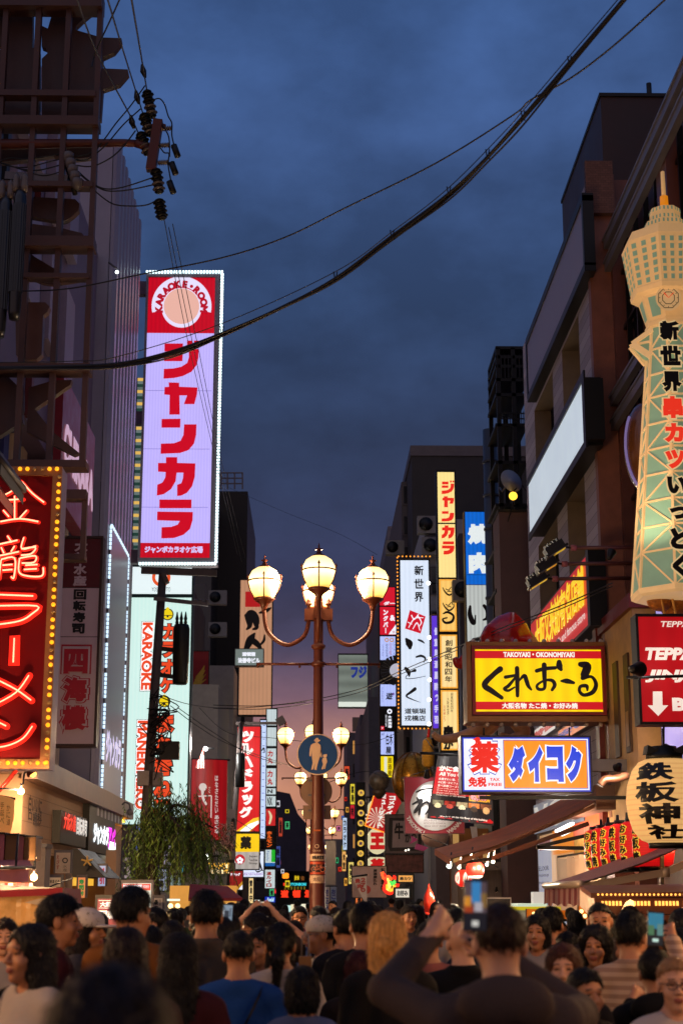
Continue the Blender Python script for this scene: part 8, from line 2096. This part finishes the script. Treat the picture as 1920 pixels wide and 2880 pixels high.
def legs_mesh():
 if 'legs' in MESH:return MESH['legs'],MESH['shoe']
 S_=Field(axis(-.28,.28,.022,[]),axis(-.2,.2,.022,[]),axis(-.02,1.02,.026,[]));S_.ell((0,.01,.92),(.18,.125,.12),.05)
 for q in (-1,1):S_.cap((q*.09,0,.9),(q*.10,-.01,.48),.10,.075,.04);S_.cap((q*.10,-.01,.48),(q*.105,.02,.09),.075,.062,.03)
 v,f=S_.mesh();MESH['legs']=np_mesh('trousers',v,f)
 S_=Field(axis(-.08,.08,.012,[]),axis(-.23,.12,.014,[]),axis(-.02,.14,.012,[]));S_.ell((0,-.055,.042),(.052,.14,.045),.02);S_.cap((0,.03,.06),(0,.03,.1),.055,.05,.03);S_.F=np.maximum(S_.F,.003-np.meshgrid(*S_.ax,indexing='ij')[2]);v,f=S_.mesh();MESH['shoe']=np_mesh('shoe',v,f)
 return MESH['legs'],MESH['shoe']
def hair_mesh(style,yaw):
 key=('hair',style,yaw)
 if key in MESH:return MESH[key]
 T=Turn(R(yaw));h=.0062;S_=Field(axis(-.17,.17,h,[]),axis(-.19,.26,h,[]),axis(1.2 if style in ('long','blonde','pony','shoulder') else 1.42,1.76,h,[]))
 S_.ell((0,.014,.044),(.087,.108,.092),.02,T)
 if style=='tall':S_.ell((0,.0,.075),(.075,.09,.072),.02,T)
 if style in ('bob','perm','shoulder','long','blonde'):S_.ell((0,.036,-.03),(.095,.088,.118),.03,T)
 if style=='perm':S_.ell((0,.03,.045),(.108,.108,.10),.03,T)
 if style=='shoulder':S_.ell((0,.045,-.13),(.115,.08,.13),.04,T)
 if style in ('long','blonde'):S_.ell((0,.07,-.20),(.105,.06,.22),.04,T)
 if style=='pony':S_.ell((0,.11,.03),(.03,.03,.03),.02,T);S_.cap((0,.12,.03),(.01,.165,-.06),.03,.038,.02,T);S_.cap((.01,.165,-.06),(.02,.14,-.25),.038,.012,.02,T)
 if style=='bun':S_.ell((0,.12,.06),(.045,.045,.045),.012,T)
 if style=='blonde':S_.ell((.03,.12,-.02),(.03,.03,.04),.02,T)
 S_.ell((0,-.118,-.025),(.074,.090,.106),.014,T,True);S_.ell((0,-.10,-.16),(.085,.10,.10),.02,T,True)
 X,Y,Z=np.meshgrid(*S_.ax,indexing='ij');cs,sn=math.cos(T.yaw),math.sin(T.yaw);x,y,z=X*cs+(Y+.01)*sn,-X*sn+(Y+.01)*cs,Z-1.6
 an=np.arctan2(x,y+.02)
 S_.F += .0022*np.sin(46*an+5*np.sin(z*34))+.0022*np.sin(19*an-9*z*8)*np.sin(70*z+3*an)
 if style=='perm':S_.F += .008*np.sin(75*x)*np.sin(80*y+1)*np.sin(72*z)
 if style in ('short','tall','crop'):
  S_.F=np.maximum(S_.F,np.interp(y,[-.08,-.02,.04,.1],[.075,.035 if style != 'crop' else .05,-.035,-.078])-z+.005*np.sin(an*31))
  ear=((np.abs(x)-.085)/.03) ** 2+((y-.008)/.03) ** 2+((z+.005)/.04) ** 2;S_.F=np.maximum(S_.F,(1-ear)*.02)
  if style=='crop':S_.F += .004
 elif style in ('pony','bun'):S_.F=np.maximum(S_.F,np.where(y<.085,np.interp(y,[-.08,-.02,.05,.09],[.06,.02,-.04,-.06])-z,-1))
 elif style in ('long','blonde','shoulder','bob','perm'):
  lo=dict(bob=-.12,perm=-.1,shoulder=-.22,long=-.40,blonde=-.38)[style];S_.F=np.maximum(S_.F,lo+.018*np.sin(an*23)+.01*np.sin(an*57)-z)
 v,f=S_.mesh();rg=np.random.default_rng(len(MESH));nf=1500 if style not in ('crop',) else 700      # loose strands lying along the hair
 q=f[rg.integers(0,len(f),nf)];c=v[q].mean(1);nm=np.cross(v[q[:,1]]-v[q[:,0]],v[q[:,2]]-v[q[:,0]]);nm /= np.linalg.norm(nm,axis=1)[:,None]+1e-9
 out=c-(HC+(0,.02,-.02));nm *= np.sign((nm*out).sum(1))[:,None];fl=np.array((0,.25,-1.))+rg.normal(0,.35 if style != 'perm' else 1.2,(nf,3));fl -= nm*(fl*nm).sum(1)[:,None];fl /= np.linalg.norm(fl,axis=1)[:,None]+1e-9
 L=rg.uniform(.015,.045,nf)[:,None]*(.6 if style in ('crop','short') else 1.);sd=np.cross(fl,nm)*.0018;a=c+nm*.001;b=a+fl*L*.5+nm*(.003+L*.08);e=a+fl*L+nm*(.002+L*.06)+rg.normal(0,.003,(nf,3));k0=len(v)
 v=np.concatenate([v,np.stack([a-sd,a+sd,b+sd,b-sd,e],1).reshape(-1,3)]);i=k0+5*np.arange(nf)[:,None];qq=np.concatenate([i+(0,1,2,3),i+(3,2,4,4)]).astype(int)
 me=bpy.data.meshes.new('hair');me.from_pydata(v.tolist(),[],[tuple(x) for x in f.tolist()]+[tuple(x[:3]) if x[3]==x[2] else tuple(x) for x in qq.tolist()]);me.materials.append(None);me.polygons.foreach_set('use_smooth',np.ones(len(me.polygons),bool));me.update();MESH[key]=me;return me
def hat_mesh(yaw,back):
 key=('hat',yaw,back)
 if key in MESH:return MESH[key]
 T=Turn(R(yaw));S_=Field(axis(-.2,.2,.007,[]),axis(-.26,.26,.007,[]),axis(1.55,1.76,.007,[]));S_.ell((0,.012,.05),(.094,.115,.088),.01,T);X,Y,Z=np.meshgrid(*S_.ax,indexing='ij');S_.F=np.maximum(S_.F,1.622-Z)
 s=1 if back else -1;S_.ell((0,s*.13,.026),(.075,.085,.010),.008,T);v,f=S_.mesh();MESH[key]=np_mesh('cap',v,f);return MESH[key]
SKIN={k:mat('skin_' +k,c,.5,spec=.35,bump=.12,bscale=90,var=.08,vscale=14) for k,c in dict(tan='#a8714e',fair='#c08c6c',dark='#6a4430').items()}
eyem,lipm=mat('eye_and_brow','#160e0b',.4),mat('lip','#8e4c3e',.5)
browm=mat('eyebrow','#4a2e20',.6)
def hairm(c):return mat('hair_' +c,c,.5,spec=.22,var=.35,vscale=60.,bump=.5,bscale=160,stretch=(1,1,.12))
def clothm(c,pat=''):
 if pat:return stripes('striped_cloth_' +c,c,pat,7.,'Z')
 return mat('cloth_' +c,c,.85,spec=.15,var=.06,vscale=6.,bump=.12,bscale=70)
def attach(name,me,par,m):
 o=bpy.data.objects.new(name,me);COL.objects.link(o);o.parent=par
 o.material_slots[0].link='OBJECT';o.material_slots[0].material=m;return o
def person(label,u,v,Y,yaw,hair='short',hc='#100c0b',top='tee',tc_='#2a2a30',pose='down',hy=0,fem=0,wide=1.,skin='tan',pat='',hat=None,glasses=None,strap=None,group=None,legs='#1c1c22'):
 p=P(u,v,Y);o=bpy.data.objects.new('person',body_mesh(pose,hy,fem,wide));COL.objects.link(o)
 k=max(1.25,min(1.95,p.z))/(1.735 if hair != 'bald' else 1.72);o.scale=(k,k,k);o.location=(p.x,Y,0);o.rotation_euler=(0,0,R(yaw));tag(o,label,'person',group)
 for sl,m in zip(o.material_slots,(SKIN[skin],eyem,lipm,browm)):sl.link='OBJECT';sl.material=m
 if hair != 'bald':attach('hair',hair_mesh(hair,hy),o,hairm(hc))
 attach('shirt' if top != 'hoodie' else 'hoodie',top_mesh(pose,top,wide,fem),o,clothm(tc_,pat));lg,sh=legs_mesh();attach('trousers',lg,o,clothm(legs))
 for q in (-1,1):s_=attach('shoe',sh,o,mat('dark_shoe','#1a1818',.5));s_.location=(q*.105,0,0)
 if hat:attach('cap',hat_mesh(hy,hat[1]),o,clothm(hat[0]))
 if glasses:
  T=Turn(R(hy));mb=MB()
  for q in (-1,1):
   mb.tube([Vector(T((q*.031+.024*math.cos(a),-.106,.006+.019*math.sin(a)))) for a in np.linspace(0,6.283,13)],.0028,glasses,5,False);mb.tube([Vector(T((q*.055,-.104,.012))),Vector(T((q*.08,-.02,.012))),Vector(T((q*.08,.015,.01)))],.0025,glasses,5)
  mb.tube([Vector(T((-.008,-.107,.01))),Vector(T((.008,-.107,.01)))],.0025,glasses,5);g_=obj('glasses',mb);g_.parent=o
 if strap:
  mb=MB();w=.028
  for s in (-1,1):
   pts=[(.125,.0,1.452),(.115,s*.075,1.42),(.06,s*.128,1.30),(-.02,s*.135,1.14),(-.12,s*.118,.98)]
   if strap[1]<0:pts=[(-x,y,z) for x,y,z in pts]
   c=catmull([(x*wide,y*wide,z) for x,y,z in pts],5)
   for a,b in zip(c,c[1:]):mb.prism([a+[0,0,w/2],b+[0,0,w/2],b-[0,0,w/2],a-[0,0,w/2]],(0,s*.006,0),strap[0])
  g_=obj('bag_strap',mb);g_.parent=o
 return o
BK=mat('black_plastic','#0c0c0e',.35)
BS=mat('black_strap','#0e0d0e',.6);WS=mat('pale_strap','#8a7c74',.7)
person('blurred dark brown haired person closest to the camera, back of the head only',316,2712,2.35,180,'bob','#24160f','tee','#8a8078',wide=.95)
person('woman in white T-shirt with thin black strap and dark shoulder length hair, left',90,2596,7.,-42,'shoulder','#140f0e','tee','#a89a8c',fem=1,strap=(BS,-1),hy=-8)
person('woman with pulled back hair facing the camera at the left edge',16,2582,11.,8,'bun','#1a1210','tee','#8a8078',fem=1,skin='fair')
person('man with full black hair in dark red, face in profile beside the red canopy',166,2520,8.8,100,'tall','#0e0b0a','tee','#3c1418')
person('person in white baseball cap, peak forward, and grey top',245,2553,9.8,75,'shoulder','#1c1210','collar','#3a3638',hat=('#b8aca0',0),fem=1)
person('tall man in ochre collared shirt with dark strap, seen from behind',372,2498,8.7,165,'tall','#0c0a0a','collar','#6e4018',hy=-25,strap=(BS,1),glasses=BK)
person('woman with streaky brown hair from behind, right below the ochre shirt man',357,2606,6.6,180,'shoulder','#20130d','tee','#3a2620',fem=1)
person('man with short black hair in profile, grey shirt, by the white bargain banner',432,2552,12,-80,'short','#0d0b0b','collar','#4a4440')
person('broad man in grey brown shirt, back turned, before the dull red awning',582,2508,9.2,182,'tall','#0b0909','collar','#4c4034',wide=1.08)
person('woman with very long black hair and a dark cap, seen from behind',503,2622,7.4,185,'long','#0d0a0a','tee','#3c1418',fem=1,hat=('#141216',0))
person('person with a bright coral red top glimpsed between two long haired women',440,2655,9,180,'short','#120d0c','tee','#8a2c24')
person('man in a blue T-shirt with a diagonal black strap, seen from behind',672,2616,8.4,183,'crop','#0c0a0a','tee','#183c72',strap=(BS,-1),wide=1.08)
person('woman in dark rimmed glasses and bun in profile, white top',722,2568,11.5,-85,'bun','#130d0c','tee','#9a8c80',fem=1,glasses=BK)
person('person holding both hands to their hair, above the woman with glasses',735,2548,13,175,'short','#1a100c','tee','#3a2c26',pose='hair',skin='fair')
person('woman with a black ponytail in a white top with black stripes, from behind',790,2594,8.9,195,'pony','#0d0a0a','tee','#a0948a',fem=1,hy=-15)
person('man in glasses and pink shirt facing camera, by the foot of the lamp post',842,2548,18,5,'short','#120d0c','collar','#8a4a64',glasses=BK)
person('man in a backwards white cap and glasses in profile, cream shirt',905,2574,10.8,-80,'short','#120d0b','collar','#a8987e',hat=('#b8aa98',1),glasses=WS)
person('small boy with round black hair in a pale blue shirt, seen from behind',851,2716,7.6,178,'bob','#0b0909','tee','#4c5470',wide=.82)
person('man in black with a pale bag strap, seen from behind right of the white cap',1024,2542,9.6,190,'tall','#0b0909','tee','#0e0d10',strap=(WS,1))
person('man with dark hair close beside the man with the pale bag strap',974,2556,10.6,200,'short','#0c0a0a','tee','#141216')
person('blonde woman with long clipped hair in a dark coat, seen from behind',1090,2562,7.8,205,'blonde','#c48c48','collar','#16120f',fem=1,skin='fair',hy=-20)
person('person with dark red hair low between the boy and the blonde woman',1012,2672,8.6,180,'bob','#3a100c','tee','#1c1412',fem=1)
person('man with tan face looking out behind the white cap',950,2566,14,15,'crop','#120c0a','tee','#241c1a',skin='dark')
person('big man in brown grey hoodie raising a phone, seen from behind',1402,2538,5.3,182,'crop','#2a170c','hoodie','#403430',pose='film',wide=1.06,skin='fair')
person('bald man in black in front of the raised phone',1298,2592,8.6,185,'bald',top='collar',tc_='#0d0c0e',skin='fair',wide=1.1)
person('woman with dark bob and pale collar facing camera, right of the hoodie man',1508,2570,11.3,-18,'bob','#0e0b0a','collar','#8a8078',fem=1)
person('man seen from behind below the orange arrow sign',1548,2554,11.8,160,'tall','#0d0a09','tee','#1a1618')
person('person with round dark hair from behind, below the small menu panel',1582,2662,9.5,178,'bob','#0c0909','tee','#17140f')
person('woman with short brown hair facing the camera beside the hoodie man',1582,2652,7.6,-12,'bob','#4a2614','tee','#141114',fem=1,skin='fair')
person('older woman with permed black hair and dark scarf looking toward the street',1672,2606,9.9,-20,'perm','#0f0b0a','collar','#16120f',fem=1)
person('woman in black with hand on chest, low beside the hoodie man',1642,2722,7.2,20,'short','#0e0b0a','tee','#0d0b0d',pose='chest',fem=1)
person('man in a striped cream shirt with one arm raised, seen from behind',1772,2566,8.7,165,'tall','#0c0a09','collar','#8a6a54','highr',hy=-20,pat='#a88a70')
person('person in black holding up a phone with a bright blue screen, right side',1838,2668,7.8,175,'short','#0e0b0a','hoodie','#0c0b0d',pose='phone')
person('woman with swept blonde hair, black glasses and white T-shirt at right edge',1893,2690,7.,-4,'crop','#8a6440','tee','#a89c94',fem=1,skin='fair',glasses=BK)
person('dark haired person at the right edge behind the woman with black glasses',1912,2610,9.2,200,'short','#0c0a0a','tee','#141014')
person('person with cropped hair far back left of the striped shirt man',1694,2592,14,170,'short','#0d0b0a','tee','#2a2220')
person('person in white holding up a phone, mostly behind the man in the checked shirt',640,2566,10.4,178,'short','#0c0a0a','tee','#8a8280',pose='phone')
# the rest of the crowd
random.seed(21)
LM=[(-10,120,'by the cream plastic sheets'),(120,240,'under the red canopy'),(240,340,'below the maroon price board'),(340,430,'below the karaoke poster stand'),(430,540,'left of the dull red awning'),(540,690,'under the dull red awning'),(690,800,'under the far neon gate sign'),(800,900,'left of the lamp post foot'),(900,1010,'right of the lamp post foot'),(1010,1110,'below the white cloth board'),(1110,1220,'under the red balloon figure'),(1220,1330,'below the ball lanterns'),(1330,1450,'by the framed photo board'),(1450,1600,'by the sales counter'),(1600,1760,'near the leaflet rack'),(1760,1930,'at the wooden eave stall')]
seen=set();tops=(('#17161a','black'),('#2c2422','dark brown'),('#1e2430','navy'),('#4a4440','grey'),('#8a8078','pale'),('#3a1a1c','dark red'),('#26301f','olive'),('#5c4630','tan'),('#a89880','beige'),('#5a6a88','blue grey'),('#8a5048','brick red'),('#b4aca4','white'),('#3c5c50','green'))
HW=dict(short='short black hair',tall='thick black hair',crop='cropped hair',bob='a dark bob',long='long dark hair',pony='a ponytail',bun='a hair bun',shoulder='shoulder length hair')
RW=('nearer','midway','far back','farthest')
spots=[]
for k,(u0,u1,n,Y0,Y1) in enumerate(((-20,1940,20,9.5,13),(0,1850,28,13,18),(150,1650,26,18,27),(480,1300,26,27,48))):
 for i in range(n):spots.append((k,u0+(u1-u0)*(i+random.uniform(.15,.85))/n,random.uniform(Y0,Y1)))
for k,u,Y in spots:
 hgt=random.uniform(1.54,1.76);b=P(u,2520,Y);d=P(u,2620,Y);v=2520+(b.z-hgt)/(b.z-d.z)*100
 x=b.x
 if abs(x-.07)<.45 and abs(Y-21)<.8:continue
 st=random.choice(list(HW));tc2,tn=random.choice(tops);lm=next((l for a,b_,l in LM if a <= u<b_),LM[-1][2] if u>900 else LM[0][2])
 back=random.random()<.72;lab='%s, %s top, %s, %s, %s' % (HW[st],tn,'back turned' if back else 'facing camera',RW[k],lm)
 if lab in seen:continue
 seen.add(lab)
 person(lab,u,v,Y,random.choice((165,180,195,210)) if back else random.choice((-30,-10,15,35)),st,random.choice(('#0d0a0a','#120d0b','#1a110d')),'tee',tc2,fem=int(st in ('bob','long','pony','bun','shoulder')),group='people in the crowd')
# phones
def phone(label,u,v,Y,tilt,cols,w=.074,h=.155,yaw=0):
 p=P(u,v,Y);t=thing('phone',label,'phone',tuple(p-Vector((0,0,h/2))));M=Matrix.Translation(p) @ Matrix.Rotation(R(yaw),4,'Z') @ Matrix.Rotation(R(tilt),4,'Y')
 m=MB();m.box((-w/2,0,-h/2),(w/2,.009,h/2),BK,M);obj('case',m,t)
 m=MB();sx,sz=w*.46,h*.47;random.seed(int(u))
 for (a,b,c,d,col) in cols:m.face([M @ Vector((sx*q[0],-.0015-.0003*cols.index((a,b,c,d,col)),sz*q[1])) for q in ((a,b),(c,b),(c,d),(a,d))],lit(col,.7))
 obj('screen',m,t);return t
scr=[(-1,-1,1,1,'#1c1c24'),(-1,-.3,1,.95,'#5a4a50'),(-.35,.1,.45,.95,'#3a8ac8'),(-1,-.1,-.4,.35,'#d8902c'),(.45,-.1,1,.5,'#8a6a3c'),(-.1,-.25,.6,.12,'#b8b4bc'),(-1,-.3,-.2,-.05,'#a8401c'),(-.3,-.85,.3,-.62,'#d8d8d0')]
phone('phone showing the street and sky, held up by the man in the hoodie',1336,2546,4.92,2,scr)
phone('phone with a blue sky picture held by the person in black',1842,2612,7.45,4,[(-1,-1,1,1,'#182028'),(-1,.0,1,.95,'#2a80a0'),(-1,-.4,-.2,.2,'#4a7a5a'),(.2,-.4,1,.3,'#5a8a8a'),(-.4,-.8,.4,-.6,'#c8f0e8')])
phone('phone with a pale screen held up beside the man in the checked shirt',637,2578,10.,3,[(-1,-1,1,1,'#20242c'),(-1,-.5,1,.95,'#8aa0b4'),(-.4,-.2,.4,.5,'#3c4450'),(-.8,-.1,-.5,.7,'#dce8f0'),(.5,.0,.8,.7,'#5a6878')])
t=thing('tote_bag','tan shopping bag held at the side of the man in the backwards cap','bag',tuple(P(856,2725,9.6)))
m=MB();p,q=P(840,2722,9.6),P(876,2690,9.6);m.box((p.x,9.6,p.z-.1),(q.x,9.68,q.z),paint('#8a5c2c',.6));m.tube([(p.x+.015,9.64,q.z),(p.x+.02,9.64,q.z+.12),(q.x-.02,9.64,q.z+.12),(q.x-.015,9.64,q.z)],.006,WS,5);obj('body',m,t)
